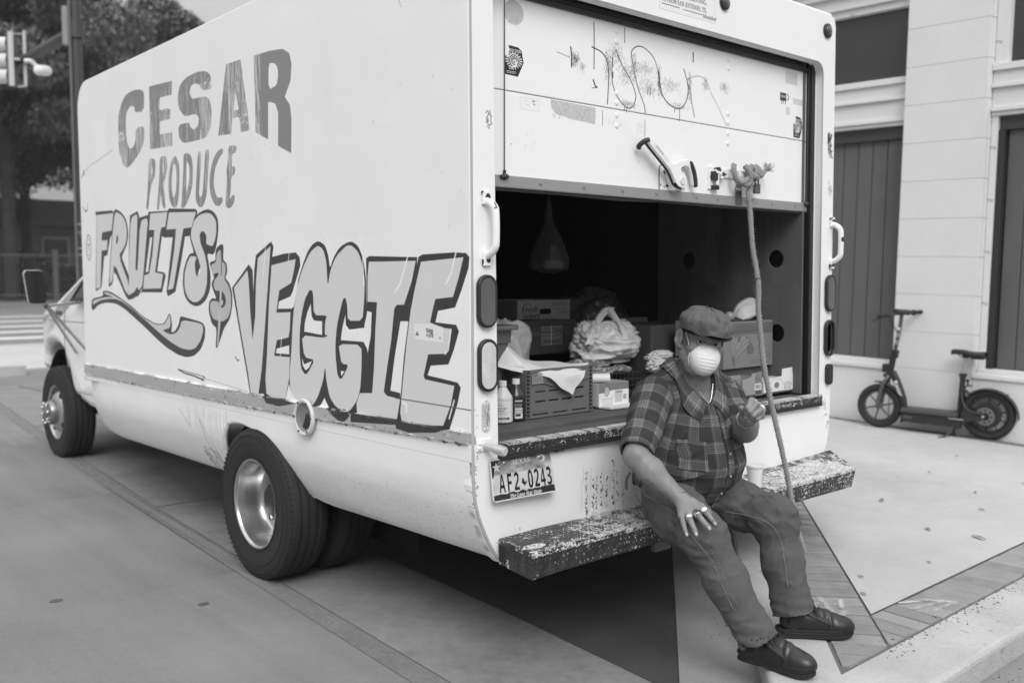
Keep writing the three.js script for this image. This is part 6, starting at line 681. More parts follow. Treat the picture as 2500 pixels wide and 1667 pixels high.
  { const B = based('hanging_bag', 'pale plastic bag hanging from the dark ceiling by its neck', 'plastic bag', [3.56, 1.49, -3.7]); const R = [[1.89, 0.006], [1.84, 0.018], [1.76, 0.028], [1.69, 0.07], [1.62, 0.098], [1.55, 0.125], [1.51, 0.118], [1.49, 0.03]]; add(B, 'bag_body', warp(sheet((u, v) => { const k = v * (R.length - 1), i = Math.min(R.length - 2, Math.floor(k)), y = lerp(R[i][0], R[i + 1][0], k - i), r = lerp(R[i][1], R[i + 1][1], k - i), a = u * 6.283; return [3.565 + r * Math.cos(a) * (1 + 0.12 * n3(3 * Math.cos(a), 3 * Math.sin(a), y * 8)), y, -3.7 + r * 0.8 * Math.sin(a) * (1 + 0.12 * n3(3 * Math.cos(a), 3 * Math.sin(a), y * 8))]; }, 40, 40), () => {}), plastic(0.12)); add(B, 'cord', rod([3.572, 1.885, -3.7], [3.59, 2.7, -3.7], 0.003), mat(0.1, 0.8)); add(B, 'print', rectUV(sheet((u, v) => [3.49 + u * 0.055, 1.56 + v * 0.075, -3.61 - 0.01 * u], 4, 4), (p) => (p.x - 3.49) / 0.055, (p) => (p.y - 1.56) / 0.075), mat(0.12, 0.6)); }
  // black basket of wrapped produce under the shopping bag
  { const B = based('wire_basket', 'black plastic basket of wrapped packets beside the mango carton', 'basket', [3.43, FL, -3.28]); const m = mat(0.02, 0.5); for (const y of [0.90, 0.935, 0.968, 1.0]) add(B, 'basket_rail', M(bx(0.48, 0.006, 0.006, 3.43, y, -3.12), bx(0.006, 0.006, 0.36, 3.19, y, -3.3), bx(0.006, 0.006, 0.36, 3.67, y, -3.3)), m); for (let i = 0; i < 17; i++) add(B, 'basket_bar', rod([3.20 + i * 0.0288, FL, -3.12], [3.19 + i * 0.03, 1.0, -3.12], 0.0028, 0.0028, 6), m); add(B, 'basket_floor', bx(0.46, 0.008, 0.34, 3.43, 0.872, -3.29), m);
    const R = rng(19), wrapT = tileTex(128, (u, v) => { const t = tn(u, v, 5, 3, 161); return t > 0.15 ? 0.5 : t > -0.1 ? 0.2 : 0.04; }); const words = ['shiny patterned food packet at the left of the basket', 'shiny patterned food packet lying flat in the basket', 'long foil packet sticking up under the shopping bag', 'twisted foil packet nearest the basket front', 'wrapped packet half under the white bag edge', 'dark foil packet at the right of the basket', 'bright foil packet leaning against the man', 'small foil packet on top of the heap'];
    words.forEach((w, i) => { const x = 3.27 + (i % 4) * 0.09 + 0.02 * R(), y = 1.0 + (i > 3 ? 0.03 : 0) + 0.012 * R(), z = -3.17 - 0.08 * (i > 3) - 0.04 * R(), g = warp(flat(at(new THREE.SphereGeometry(1, 24, 16), 0, 0, 0, 0, 0, 0, [0.085, 0.022, 0.04])), (v) => { v.y += 0.009 * n3(v.x * 30 + i, v.y * 30, v.z * 30); v.z *= 1 + 0.25 * n3(v.x * 20, i, 1); }); const o = mesh('food_packet', g, textured(rep(wrapT, 2), 0.15, { clearcoat: 1 })); o.position.set(x, y, z); o.rotation.set(0.25 * (R() - 0.5), R() * 1.2 - 0.2, 0.35 * (R() - 0.2)); tag(o, w, 'packet', 'wrapped packets heaped in the black basket'); });
    ['white crumpled bag on the packets behind the shoulder', 'pale knotted bag end on the packets nearest the shoulder'].forEach((w, i) => tag(mesh('small_bag', sack([3.79 - 0.06 * i, 1.058 - 0.04 * i, -3.12 + 0.03 * i], [0.085 - 0.02 * i, 0.035, 0.05], 30 + i, { folds: 0.3 }), plastic(0.66)), w, 'plastic bag')); }
  { const r = based('film_roll', 'white cardboard-cored roll lying on the mango carton', 'roll', [3.23, 1.0, -3.03]); const A = [3.13, 1.0, -3.09], Bq = [3.262, 0.999, -2.99], dir = V3(...Bq).sub(V3(...A)).normalize(), q = new THREE.Quaternion().setFromUnitVectors(V3(0, 1, 0), dir); add(r, 'roll_body', lathe([[0.009, 0], [0.023, 0], [0.023, 0.17], [0.011, 0.17], [0.0105, 0.12], [0.01, 0]], 28).applyQuaternion(q).translate(...A), mat(0.68, 0.5)); add(r, 'core_hole', lathe([[0.0, 0.1], [0.011, 0.1], [0.0112, 0.1702], [0.0108, 0.1702]], 20).applyQuaternion(q).translate(...A), mat(0.01, 0.9)); }
  { const B = carton('mango_carton', 'white carton printed with a mango beside the plastic crate', 3.18, 3.385, FL + 0.008, 0.98, -2.975, 0.18, card(0.5, 154)); add(B, 'printed_face', facing(0.203, 0.108, 3.2825, 0.926, -2.9735), print(384, 204, (x, w, h) => { x.fillStyle = gs(228); x.fillRect(0, 0, w, h); x.fillStyle = gs(120); x.beginPath(); x.moveTo(0, 0); x.lineTo(w, 0); x.lineTo(w, 66); x.lineTo(150, 66); x.lineTo(120, 80); x.lineTo(0, 84); x.fill(); const R = rng(5); x.fillStyle = gs(185); x.strokeStyle = gs(70); x.lineWidth = 3; x.beginPath(); x.moveTo(92, 30); x.bezierCurveTo(140, 36, 140, 90, 112, 112); x.bezierCurveTo(86, 122, 64, 100, 70, 76); x.bezierCurveTo(74, 56, 78, 40, 92, 30); x.fill(); x.stroke(); for (const [a, b, c, d] of [[92, 30, 50, 22], [92, 30, 128, 44], [96, 28, 110, 8]]) { x.beginPath(); x.moveTo(a, b); x.quadraticCurveTo((a + c) / 2, (b + d) / 2 - 12, c, d); x.quadraticCurveTo((a + c) / 2, (b + d) / 2 + 8, a, b); x.fillStyle = gs(190); x.fill(); x.stroke(); } x.fillStyle = gs(212); x.strokeStyle = gs(120); x.fillRect(50, 134, 118, 54); x.strokeRect(50, 134, 118, 54); bars(x, 206, 74, 90, 22, R); bars(x, 310, 110, 40, 44, R); textRows(x, 206, 102, 300, 7, 11, R, 70); x.beginPath(); x.moveTo(168, 130); x.lineTo(200, 112); x.stroke(); })); tag(mesh('paper_stack', warp(flat(rb(0.2, 0.012, 0.1, 0.003, 3.29, FL + 0.005, -2.96)), (v) => { v.y += 0.003 * n3(v.x * 30, v.z * 20, 3); }), mat(0.62, 0.8)), 'flattened white papers under the mango carton', 'papers'); }
  // right side: banana carton with fruit, three trays in front
  { const B = carton('banana_carton', 'large cardboard carton printed with bananas against the plywood wall', 3.965, 4.40, 1.0, 1.238, -2.86, 0.30, card(0.19, 156)); B.rotation.y = 0;
    add(B, 'printed_face', facing(0.43, 0.234, 4.182, 1.119, -2.8585), print(640, 350, (x, w, h) => { x.fillStyle = gs(124); x.fillRect(0, 0, w, h); x.fillStyle = gs(98); x.fillRect(0, 10, w, 88); x.fillStyle = gs(78); x.font = 'bold 34px sans-serif'; x.fillText('PREMIUM BANANAS - ORGANIC', 70, 84, 520); x.font = '18px sans-serif'; x.fillText('PLATANOS DE PRIMERA', 190, 44); x.lineWidth = 4; x.strokeStyle = gs(62); const ban = (a, b, c, d, e, f) => { x.fillStyle = gs(136); x.beginPath(); x.moveTo(120, 300); x.quadraticCurveTo(a, b, c, d); x.lineTo(e, f); x.quadraticCurveTo(a + 40, b + 20, 138, 300); x.fill(); x.stroke(); }; ban(40, 160, 130, 104, 160, 112); ban(80, 160, 170, 104, 215, 110); ban(130, 150, 240, 104, 320, 130); ban(150, 190, 310, 124, 340, 150); ban(190, 200, 320, 152, 352, 182); x.fillStyle = gs(100); x.beginPath(); x.arc(196, 132, 24, 0, 7); x.fill(); x.fillRect(112, 296, 32, 34); x.fillStyle = gs(98); x.beginPath(); x.moveTo(290, 190); x.lineTo(350, 160); x.lineTo(392, 210); x.lineTo(384, 250); x.lineTo(300, 252); x.fill(); x.lineWidth = 3; x.strokeStyle = gs(88); x.beginPath(); x.ellipse(560, 260, 60, 62, 0, 0, 7); x.stroke(); x.beginPath(); x.arc(540, 270, 26, 0, 7); x.arc(585, 262, 20, 0, 7); x.stroke(); textRows(x, 330, 300, 480, 2, 18, rng(11), 100); }));
    const bun = based('banana_bunch', 'bunch of pale bananas on top of the banana carton', 'bananas', [4.25, 1.24, -2.9]); const fm = textured(tileTex(128, (u, v) => 0.42 + 0.06 * tn(u, v, 6, 3, 171) - (tn(u, v, 18, 2, 172) > 0.5 ? 0.15 : 0)), 0.5);
    for (let i = 0; i < 5; i++) { const o = i * 0.014, pts = [[4.36, 1.258 + o * 0.25, -2.93 - o], [4.32, 1.268 + o, -2.90 - o * 0.4], [4.27, 1.274 + o * 1.2, -2.885 - o * 0.5], [4.21, 1.262 + o * 0.9, -2.88 - o], [4.165, 1.245 + o * 0.3, -2.89 - o]]; const g = new THREE.TubeGeometry(new THREE.CatmullRomCurve3(pts.map((p) => V3(...p))), 26, 0.0175, 6); const p = g.attributes.position, c = new THREE.CatmullRomCurve3(pts.map((q) => V3(...q))); for (let a = 0; a <= 26; a++) { const t = a / 26, k = Math.min(1, 0.25 + 5 * t, 0.3 + 4 * (1 - t)), ce = c.getPointAt(t); for (let b = 0; b <= 6; b++) { const id = a * 7 + b; p.setXYZ(id, ce.x + (p.getX(id) - ce.x) * k, ce.y + (p.getY(id) - ce.y) * k, ce.z + (p.getZ(id) - ce.z) * k); } } g.computeVertexNormals(); add(bun, 'banana', g, fm); } add(bun, 'stem', rod([4.355, 1.262, -2.94], [4.385, 1.262, -2.95], 0.016, 0.010), mat(0.12, 0.8)); tag(mesh('onion', at(new THREE.SphereGeometry(0.026, 18, 12), 4.085, 1.262, -2.91), mat(0.25, 0.5)), 'small round onion on the carton left of the bananas', 'onion');
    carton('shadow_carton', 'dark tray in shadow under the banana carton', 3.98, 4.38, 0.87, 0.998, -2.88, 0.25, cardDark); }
  const tray = (label, x0, x1, y1, tabs, z, face, l) => { const y0 = 0.872, B = based('fruit_tray', label, 'box', [(x0 + x1) / 2, y0, z - 0.06], 'open fruit trays in a row beside the man'); const o = [[x0, y0], [x1, y0], ...tabs.slice().reverse()], m = card(l, 180 + Math.round(x0 * 10)); add(B, 'front_wall', rectUV(ext(o, 0.004, 0.0008).translate(0, 0, z - 0.004), (v) => (v.x - x0) / (x1 - x0), (v) => (v.y - y0) / 0.11), face); add(B, 'side_wall', M(bx(0.004, y1 - y0, 0.12, x0 + 0.002, (y0 + y1) / 2, z - 0.066), bx(0.004, y1 - y0, 0.12, x1 - 0.002, (y0 + y1) / 2, z - 0.066)), m); add(B, 'back_wall', bx(x1 - x0, y1 - y0, 0.004, (x0 + x1) / 2, (y0 + y1) / 2, z - 0.128), m); add(B, 'base', bx(x1 - x0 - 0.01, 0.004, 0.118, (x0 + x1) / 2, y0 + 0.004, z - 0.066), m); return B; };
  const tf = (bg, side, R) => print(256, 150, (x, w, h) => { x.fillStyle = gs(bg); x.fillRect(0, 0, w, h); x.fillStyle = gs(85); x.fillRect(0, h - 12, w, 12); if (side) { x.fillStyle = gs(bg - 26); x.fillRect(w - 92, 0, 92, h); textRows(x, w - 86, 24, w - 6, 3, 10, R, 80); x.fillStyle = gs(225); x.fillRect(w - 92, 66, 84, 44); bars(x, w - 84, 72, 66, 30, R); x.fillStyle = gs(80); x.fillRect(w - 80, 116, 76, 22); } else { x.strokeStyle = gs(150); x.lineWidth = 3; x.beginPath(); x.arc(110, 120, 70, 3.14, 6.28); x.stroke(); x.fillStyle = gs(120); x.beginPath(); x.arc(112, 95, 22, 0, 7); x.fill(); textRows(x, 176, 80, 246, 5, 11, R, 130); } });
  tray('brown fruit tray with barcode nearest the plaid shirt', 3.755, 3.935, 0.955, [[3.755, 0.962], [3.85, 0.955], [3.853, 0.975], [3.935, 0.978]], -2.735, tf(165, 1, rng(21)), 0.3);
  tray('brown fruit tray with barcode in the middle of the row', 3.95, 4.118, 0.965, [[3.95, 0.958], [4.03, 0.968], [4.035, 0.985], [4.118, 0.992]], -2.735, tf(150, 1, rng(22)), 0.3);
  tray('white fruit tray with tall corner tab at the right end', 4.135, 4.40, 0.94, [[4.135, 0.945], [4.30, 0.955], [4.302, 0.992], [4.392, 0.995], [4.40, 0.95]], -2.735, tf(222, 0, rng(23)), 0.55);
  for (const [x, w] of [[3.80, 'pale mango lying in the first fruit tray'], [3.87, 'second pale mango lying in the first fruit tray']]) tag(mesh('mango', at(new THREE.SphereGeometry(0.036, 20, 14), x, 0.945, -2.79 - (x - 3.8) * 0.3, 0, 0.4, 0.2, [1.35, 0.9, 0.9]), mat(0.33, 0.45)), w, 'mango', 'mangoes in the first tray');
  // foam cup on the step
  { const c = based('foam_cup', 'white foam cup with plastic lid on the rear step beside the man', 'cup', [3.596, 0.535, -2.42]); add(c, 'cup_body', lathe([[0, 0], [0.0255, 0], [0.0265, 0.003], [0.0365, 0.094], [0.038, 0.095], [0.038, 0.100], [0.0335, 0.100], [0.024, 0.005], [0, 0.005]], 40).translate(3.596, 0.529, -2.42), textured(tileTex(128, (u, v) => 0.78 + 0.05 * tn(u, v, 40, 2, 191)), 0.55)); add(c, 'lid', lathe([[0.0395, 0.094], [0.0405, 0.097], [0.0395, 0.104], [0.037, 0.106], [0.034, 0.103], [0.01, 0.103], [0, 0.105]], 40).translate(3.596, 0.529, -2.42), mat(0.75, 0.3, { transmission: 0.1 })); }
}
// ---------------------------------------------------------------- the seated man: surfaces meshed from smoothly joined distance fields
const sub3 = (a, b) => [a[0] - b[0], a[1] - b[1], a[2] - b[2]], add3 = (a, b, k = 1) => [a[0] + b[0] * k, a[1] + b[1] * k, a[2] + b[2] * k], dot3 = (a, b) => a[0] * b[0] + a[1] * b[1] + a[2] * b[2], len3 = (a) => Math.hypot(a[0], a[1], a[2]), nrm3 = (a) => { const l = len3(a) || 1; return [a[0] / l, a[1] / l, a[2] / l]; }, cross3 = (a, b) => [a[1] * b[2] - a[2] * b[1], a[2] * b[0] - a[0] * b[2], a[0] * b[1] - a[1] * b[0]], mix3 = (a, b, t) => [lerp(a[0], b[0], t), lerp(a[1], b[1], t), lerp(a[2], b[2], t)];
const cone = (p, a, b, ra, rb) => { const ab = sub3(b, a), ap = sub3(p, a), t = clamp(dot3(ap, ab) / (dot3(ab, ab) || 1e-9)); return Math.hypot(ap[0] - ab[0] * t, ap[1] - ab[1] * t, ap[2] - ab[2] * t) - lerp(ra, rb, t); };
const chainD = (p, pts, rs, k = 0.006) => { let d = 9; for (let i = 0; i < pts.length - 1; i++) d = smin(d, cone(p, pts[i], pts[i + 1], rs[i], rs[i + 1]), k); return d; };
const ellip = (q, r) => { const a = q[0] / r[0], b = q[1] / r[1], c = q[2] / r[2], k0 = Math.hypot(a, b, c), k1 = Math.hypot(a / r[0], b / r[1], c / r[2]) || 1e-9; return k0 * (k0 - 1) / k1; };
const smin = (a, b, k) => { const h = Math.max(k - Math.abs(a - b), 0) / k; return Math.min(a, b) - h * h * k * 0.25; };
const smax = (a, b, k) => -smin(-a, -b, k);
function meshField(f, lo, hi, cell) { // surface nets
  const n = [0, 1, 2].map((i) => Math.ceil((hi[i] - lo[i]) / cell) + 1), [nx, ny, nz] = n, v = new Float32Array(nx * ny * nz), id = (i, j, k) => (k * ny + j) * nx + i;
  for (let k = 0; k < nz; k++) for (let j = 0; j < ny; j++) for (let i = 0; i < nx; i++) v[id(i, j, k)] = f([lo[0] + i * cell, lo[1] + j * cell, lo[2] + k * cell]);
  const at2 = new Int32Array(nx * ny * nz).fill(-1), pos = [], ix = [];
  for (let k = 0; k < nz - 1; k++) for (let j = 0; j < ny - 1; j++) for (let i = 0; i < nx - 1; i++) {
    let x = 0, y = 0, z = 0, c = 0; const g = (a, b, d) => v[id(i + a, j + b, k + d)];
    const e = (a, b, d, a2, b2, d2) => { const s = g(a, b, d), t = g(a2, b2, d2); if ((s < 0) !== (t < 0)) { const u = s / (s - t); x += a + (a2 - a) * u; y += b + (b2 - b) * u; z += d + (d2 - d) * u; c++; } };
    for (const [a, b] of [[0, 0], [1, 0], [0, 1], [1, 1]]) { e(0, a, b, 1, a, b); e(a, 0, b, a, 1, b); e(a, b, 0, a, b, 1); }
    if (c) { at2[id(i, j, k)] = pos.length / 3; pos.push(lo[0] + (i + x / c) * cell, lo[1] + (j + y / c) * cell, lo[2] + (k + z / c) * cell); }
  }
  const quad = (a, b, c, d, flip) => { if (a < 0 || b < 0 || c < 0 || d < 0) return; if (flip) ix.push(a, c, b, a, d, c); else ix.push(a, b, c, a, c, d); };
  for (let k = 1; k < nz - 1; k++) for (let j = 1; j < ny - 1; j++) for (let i = 1; i < nx - 1; i++) { const s = v[id(i, j, k)] < 0;
    if (s !== v[id(i + 1, j, k)] < 0) quad(at2[id(i, j - 1, k - 1)], at2[id(i, j, k - 1)], at2[id(i, j, k)], at2[id(i, j - 1, k)], !s);
    if (s !== v[id(i, j + 1, k)] < 0) quad(at2[id(i - 1, j, k - 1)], at2[id(i - 1, j, k)], at2[id(i, j, k)], at2[id(i, j, k - 1)], !s);
    if (s !== v[id(i, j, k + 1)] < 0) quad(at2[id(i - 1, j - 1, k)], at2[id(i, j - 1, k)], at2[id(i, j, k)], at2[id(i - 1, j, k)], !s); }
  const nor = new Float32Array(pos.length), h = cell * 0.5; for (let i = 0; i < pos.length; i += 3) { const p = [pos[i], pos[i + 1], pos[i + 2]], q = nrm3([f([p[0] + h, p[1], p[2]]) - f([p[0] - h, p[1], p[2]]), f([p[0], p[1] + h, p[2]]) - f([p[0], p[1] - h, p[2]]), f([p[0], p[1], p[2] + h]) - f([p[0], p[1], p[2] - h])]); nor[i] = q[0]; nor[i + 1] = q[1]; nor[i + 2] = q[2]; }
  const g = new THREE.BufferGeometry(); g.setAttribute('position', new THREE.Float32BufferAttribute(pos, 3)); g.setAttribute('normal', new THREE.BufferAttribute(nor, 3)); g.setIndex(ix); return flat(g);
}
// each triangle takes its cloth direction from the nearest limb: u round it, v along it, both in metres
function limbUV(g, limbs) {
  const p = g.attributes.position, uv = new Float32Array(p.count * 2);
  for (let i = 0; i < p.count; i += 3) {
    const c = [0, 1, 2].map((k) => (p.array[i * 3 + k] + p.array[i * 3 + 3 + k] + p.array[i * 3 + 6 + k]) / 3); let best = limbs[0], bd = 9; for (const l of limbs) { const d = l.d(c); if (d < bd) { bd = d; best = l; } }
    let ref = null; for (let j = 0; j < 3; j++) { const q = [p.array[(i + j) * 3], p.array[(i + j) * 3 + 1], p.array[(i + j) * 3 + 2]], r = sub3(q, best.o), v = dot3(r, best.ax), x = dot3(r, best.sx), y = dot3(r, best.sy); let a = Math.atan2(y, x); if (ref === null) ref = a; else { if (a - ref > Math.PI) a -= 2 * Math.PI; if (ref - a > Math.PI) a += 2 * Math.PI; } uv[(i + j) * 2] = a * best.r + (best.ou ?? 0); uv[(i + j) * 2 + 1] = v + (best.ov ?? 0); }
  }
  g.setAttribute('uv', new THREE.BufferAttribute(uv, 2)); return g;
}
const seen = (px, py, depth) => { const t = Math.tan(19.6 * Math.PI / 180); const v = V3((px - 1250) / 833.5 * t, -(py - 833.5) / 833.5 * t, -1).multiplyScalar(depth).applyQuaternion(camera.quaternion).add(camera.position); return [v.x, v.y, v.z]; };
{
  const man = based('person', 'seated man in flat cap, plaid shirt and jeans with a white face mask', 'person', [3.05, 0.12, -2.3]);
  // joints
  const hipR = [2.955, 0.605, -2.465], hipL = [3.195, 0.588, -2.45], kneeR = [2.722, 0.55, -2.045], kneeL = [3.118, 0.548, -2.01], ankR = [2.795, 0.20, -1.895], ankL = [3.115, 0.20, -1.935];
  const shR = [2.838, 1.00, -2.372], shL = [3.222, 0.965, -2.315], neck = [3.052, 1.03, -2.355], elR = [2.622, 0.815, -2.268], wrR = [2.690, 0.672, -2.118], elL = [3.128, 0.868, -2.150], wrL = seen(1823, 1018, 3.50);
  const O = [3.08, 0.60, -2.455], tu = nrm3(sub3(neck, O)), tf = nrm3(sub3([-0.30, 0, 0.95], tu.map((c) => c * dot3([-0.30, 0, 0.95], tu)))), tr = cross3(tf, tu).map((c) => c); // tr: his right
  const T = (p) => { const q = sub3(p, O); return [dot3(q, tr), dot3(q, tu), dot3(q, tf)]; }, fromT = (r, u, f) => add3(add3(add3(O, tr, r), tu, u), tf, f);
  const torso = (p, s = 0) => { const q = T(p); let d = ellip([q[0], q[1] - 0.05, q[2] - 0.035], [0.205 - s, 0.13 - s, 0.165 - s]); d = smin(d, ellip([q[0], q[1] - 0.165, q[2] - 0.085], [0.212 - s, 0.165 - s, 0.172 - s]), 0.06); d = smin(d, ellip([q[0], q[1] - 0.30, q[2] - 0.03], [0.20 - s, 0.155 - s, 0.14 - s]), 0.08); d = smin(d, cone(q, [-0.155, 0.375, 0.0], [0.155, 0.385, 0.0], 0.072 - s, 0.072 - s), 0.06); const m = [Math.abs(q[0]), q[1], q[2]]; d = smin(d, cone(m, [0.165, 0.395, -0.012], [0.075, 0.50, -0.03], 0.062 - s, 0.040 - s), 0.05); return smin(d, cone(q, [0, 0.40, -0.02], [0, 0.50, -0.01], 0.085 - s, 0.062 - s), 0.05); };
  const face0 = [3.012, 1.212, -2.270];
  // head frame: r his right, u up, f forward
  const hf0 = nrm3([-0.575, -0.10, 0.81]), hr0 = nrm3(cross3(hf0, [0, 1, 0])), roll = 0.19, hu0 = cross3(hr0, hf0), hr = add3(hr0.map((c) => c * Math.cos(roll)), hu0, Math.sin(roll)), hu = add3(hu0.map((c) => c * Math.cos(roll)), hr0, -Math.sin(roll)), hf = hf0;
  const Hq = (p) => { const q = sub3(p, face0); return [dot3(q, hr), dot3(q, hu), dot3(q, hf)]; }, fromH = (r, u, f) => add3(add3(add3(face0, hr, r), hu, u), hf, f);
  const headD = (p) => { const q = Hq(p), ax = Math.abs(q[0]), m = [ax, q[1], q[2]];
    let d = ellip([q[0], q[1] - 0.035, q[2] + 0.02], [0.074, 0.090, 0.092]); d = smin(d, ellip([q[0], q[1] + 0.035, q[2] - 0.012], [0.063, 0.085, 0.068]), 0.03); d = smin(d, cone(m, [0.045, -0.065, 0.005], [0.018, -0.105, 0.05], 0.034, 0.024), 0.03); d = smin(d, len3(sub3(m, [0.040, -0.025, 0.052])) - 0.027, 0.025); d = smin(d, ellip([q[0], q[1] + 0.11, q[2] - 0.01], [0.05, 0.032, 0.045]), 0.03);
    d = smin(d, cone(m, [0.0, 0.028, 0.078], [0.042, 0.024, 0.058], 0.013, 0.011), 0.012); d = smin(d, cone(q, [0, 0.012, 0.078], [0, -0.03, 0.095], 0.010, 0.013), 0.012); d = smin(d, len3(sub3(m, [0.013, -0.034, 0.09])) - 0.010, 0.01);
    d = smax(d, -(ellip(sub3(m, [0.032, 0.006, 0.088]), [0.018, 0.011, 0.020])), 0.010); d = smin(d, len3(sub3(m, [0.032, 0.005, 0.0665])) - 0.0125, 0.003); d = smin(d, cone(m, [0.019, 0.012, 0.0755], [0.046, 0.011, 0.064], 0.0038, 0.0035), 0.004); d = smin(d, cone(m, [0.020, -0.006, 0.074], [0.045, -0.006, 0.064], 0.0035, 0.0035), 0.005);
    const e = [m[0] - 0.073, q[1] + 0.008, q[2] + 0.012]; const ea = [e[0] * 0.8 + e[2] * 0.6 * -1, e[1], e[2] * 0.8 + e[0] * 0.6]; let ear = ellip([e[0] - 0.010 - 0.35 * Math.max(0, -e[2] - 0.004), e[1] - 0.004, e[2] + 0.012], [0.011, 0.037, 0.025]); ear = smax(ear, -ellip([e[0] - 0.022 - 0.35 * Math.max(0, -e[2] - 0.004), e[1] - 0.004, e[2] + 0.009], [0.009, 0.024, 0.014]), 0.005); ear = smin(ear, len3(sub3(e, [0.004, -0.030, -0.003])) - 0.010, 0.008); d = smin(d, ear, 0.006);
    d += 0.0012 * n3(q[0] * 60, q[1] * 60, q[2] * 60) + 0.0006 * Math.sin(q[1] * 260 + q[0] * 90) * clamp((ax - 0.03) * 20) * clamp((-q[1] + 0.02) * 20); return d; };
  const neckD = (p) => smin(cone(p, fromH(0, -0.07, -0.03), fromT(0, 0.40, 0.005), 0.056, 0.066), cone(p, fromH(0, -0.10, 0.01), fromT(0, 0.38, 0.05), 0.042, 0.05), 0.03);
  // hands: joints read from the picture, each finger a chain of its own
  const C3 = (...l) => l.map((q) => seen(...q));
  const handR = { w: wrR, f: [C3([1664, 1258, 3.345], [1670, 1280, 3.295], [1673.5, 1294, 3.275], [1677, 1304, 3.268]), C3([1680, 1256, 3.335], [1688.6, 1276, 3.28], [1695.5, 1292, 3.262], [1700, 1303, 3.255]), C3([1698, 1251, 3.335], [1712, 1266, 3.285], [1722.5, 1279.5, 3.268], [1731, 1288, 3.265]), C3([1717, 1244, 3.355], [1730, 1257.5, 3.325], [1738.5, 1269, 3.315], [1744.5, 1276.5, 3.315])], th: C3([1690, 1226, 3.39], [1712, 1236, 3.385], [1728, 1250, 3.38], [1738, 1258, 3.385]), r: [[0.0095, 0.0085, 0.0075, 0.0070], [0.0108, 0.0098, 0.0088, 0.0082], [0.0112, 0.0104, 0.0092, 0.0086], [0.0108, 0.0098, 0.0088, 0.0082]] };
  const handL = { w: wrL, f: [C3([1860, 1015, 3.465], [1857, 1015, 3.415], [1850, 1022, 3.405], [1843, 1028, 3.425]), C3([1861, 1001, 3.455], [1857, 1001, 3.402], [1841, 1014, 3.395], [1833, 1024, 3.42]), C3([1851, 987, 3.455], [1847, 986, 3.402], [1833, 1005, 3.395], [1825, 1015, 3.42]), C3([1838, 979, 3.465], [1835, 978, 3.415], [1827, 996, 3.402], [1824, 1004, 3.42])], th: C3([1820, 1012, 3.50], [1814, 1006, 3.47], [1811.5, 1000, 3.44], [1811, 996, 3.43]), r: [[0.0115, 0.0110, 0.0100, 0.0085], [0.0126, 0.0120, 0.0108, 0.0092], [0.0128, 0.0123, 0.0110, 0.0095], [0.0126, 0.0120, 0.0108, 0.0092]] };
  const handD = (p, h) => { let palm = 9; for (let i = 0; i < 4; i++) palm = smin(palm, cone(p, mix3(h.w, h.f[i][0], 0.18), h.f[i][0], 0.017, 0.0128), 0.016); palm = smin(palm, cone(p, mix3(h.w, h.th[0], 0.4), h.th[0], 0.02, 0.016), 0.015); let d = palm; for (let i = 0; i < 4; i++) { const c = chainD(p, h.f[i], h.r[i], 0.002); d = smin(d, c, 0.0045); } d = smin(d, chainD(p, h.th, [0.0155, 0.0125, 0.0115, 0.0095], 0.004), 0.007); return d; };
  const armD = (p) => { let d = chainD(p, [shR, elR], [0.058, 0.046], 0.02); d = smin(d, chainD(p, [elR, mix3(elR, wrR, 0.35), wrR], [0.043, 0.045, 0.0265], 0.02), 0.015); d = smin(d, cone(p, add3(wrR, [0.004, 0.004, -0.006]), mix3(wrR, handR.f[2][0], 0.3), 0.026, 0.020), 0.02); const l = smin(chainD(p, [shL, elL], [0.058, 0.047], 0.02), chainD(p, [elL, mix3(elL, wrL, 0.4), wrL], [0.045, 0.046, 0.029], 0.02), 0.02); return Math.min(d, l); };
  const vein = (p, d) => d - 0.0009 * n3(p[0] * 55, p[1] * 55, p[2] * 55);
  const legD = (p) => Math.min(chainD(p, [hipR, kneeR, ankR], [0.07, 0.05, 0.035], 0.03), chainD(p, [hipL, kneeL, ankL], [0.07, 0.05, 0.035], 0.03));
  const bodyD = (p) => { let d = torso(p, 0.008); d = smin(d, armD(p), 0.02); d = smin(d, neckD(p), 0.03); d = smin(d, legD(p), 0.03); d = smin(d, headD(p), 0.012); return d; };
  const handZone = (p, h) => len3(sub3(p, mix3(h.w, h.f[1][0], 0.75))) - 0.12;
  const whole = (p) => { let d = bodyD(p); if (handZone(p, handR) < 0) d = smin(d, handD(p, handR), 0.008); if (handZone(p, handL) < 0) d = smin(d, handD(p, handL), 0.008); return d; };
  const clipTo = (lo, hi, f) => (p) => Math.max(f(p), lo[0] - p[0], p[0] - hi[0], lo[1] - p[1], p[1] - hi[1], lo[2] - p[2], p[2] - hi[2]);
  // coarse body hidden in the clothes, fine patches for head and hands; the patches overlap by a little
  const skinT = tileTex(256, (u, v) => 0.205 + 0.03 * tn(u, v, 7, 4, 201) + 0.022 * tn(u, v, 40, 2, 202) - (tn(u, v, 16, 3, 203) > 0.42 ? 0.035 : 0)); const skinM = textured(rep(skinT, 6), 0.5, { bumpMap: rep(tileTex(256, (u, v) => 0.5 + 0.5 * tn(u, v, 60, 3, 204), false), 9), bumpScale: 0.0012 });
  const headBox = [[face0[0] - 0.16, face0[1] - 0.19, face0[2] - 0.16], [face0[0] + 0.16, face0[1] + 0.15, face0[2] + 0.16]];
  const box2 = (h) => { const all = [h.w, ...h.f.flat(), ...h.th]; return [[0, 1, 2].map((k) => Math.min(...all.map((q) => q[k])) - 0.03), [0, 1, 2].map((k) => Math.max(...all.map((q) => q[k])) + 0.03)]; };
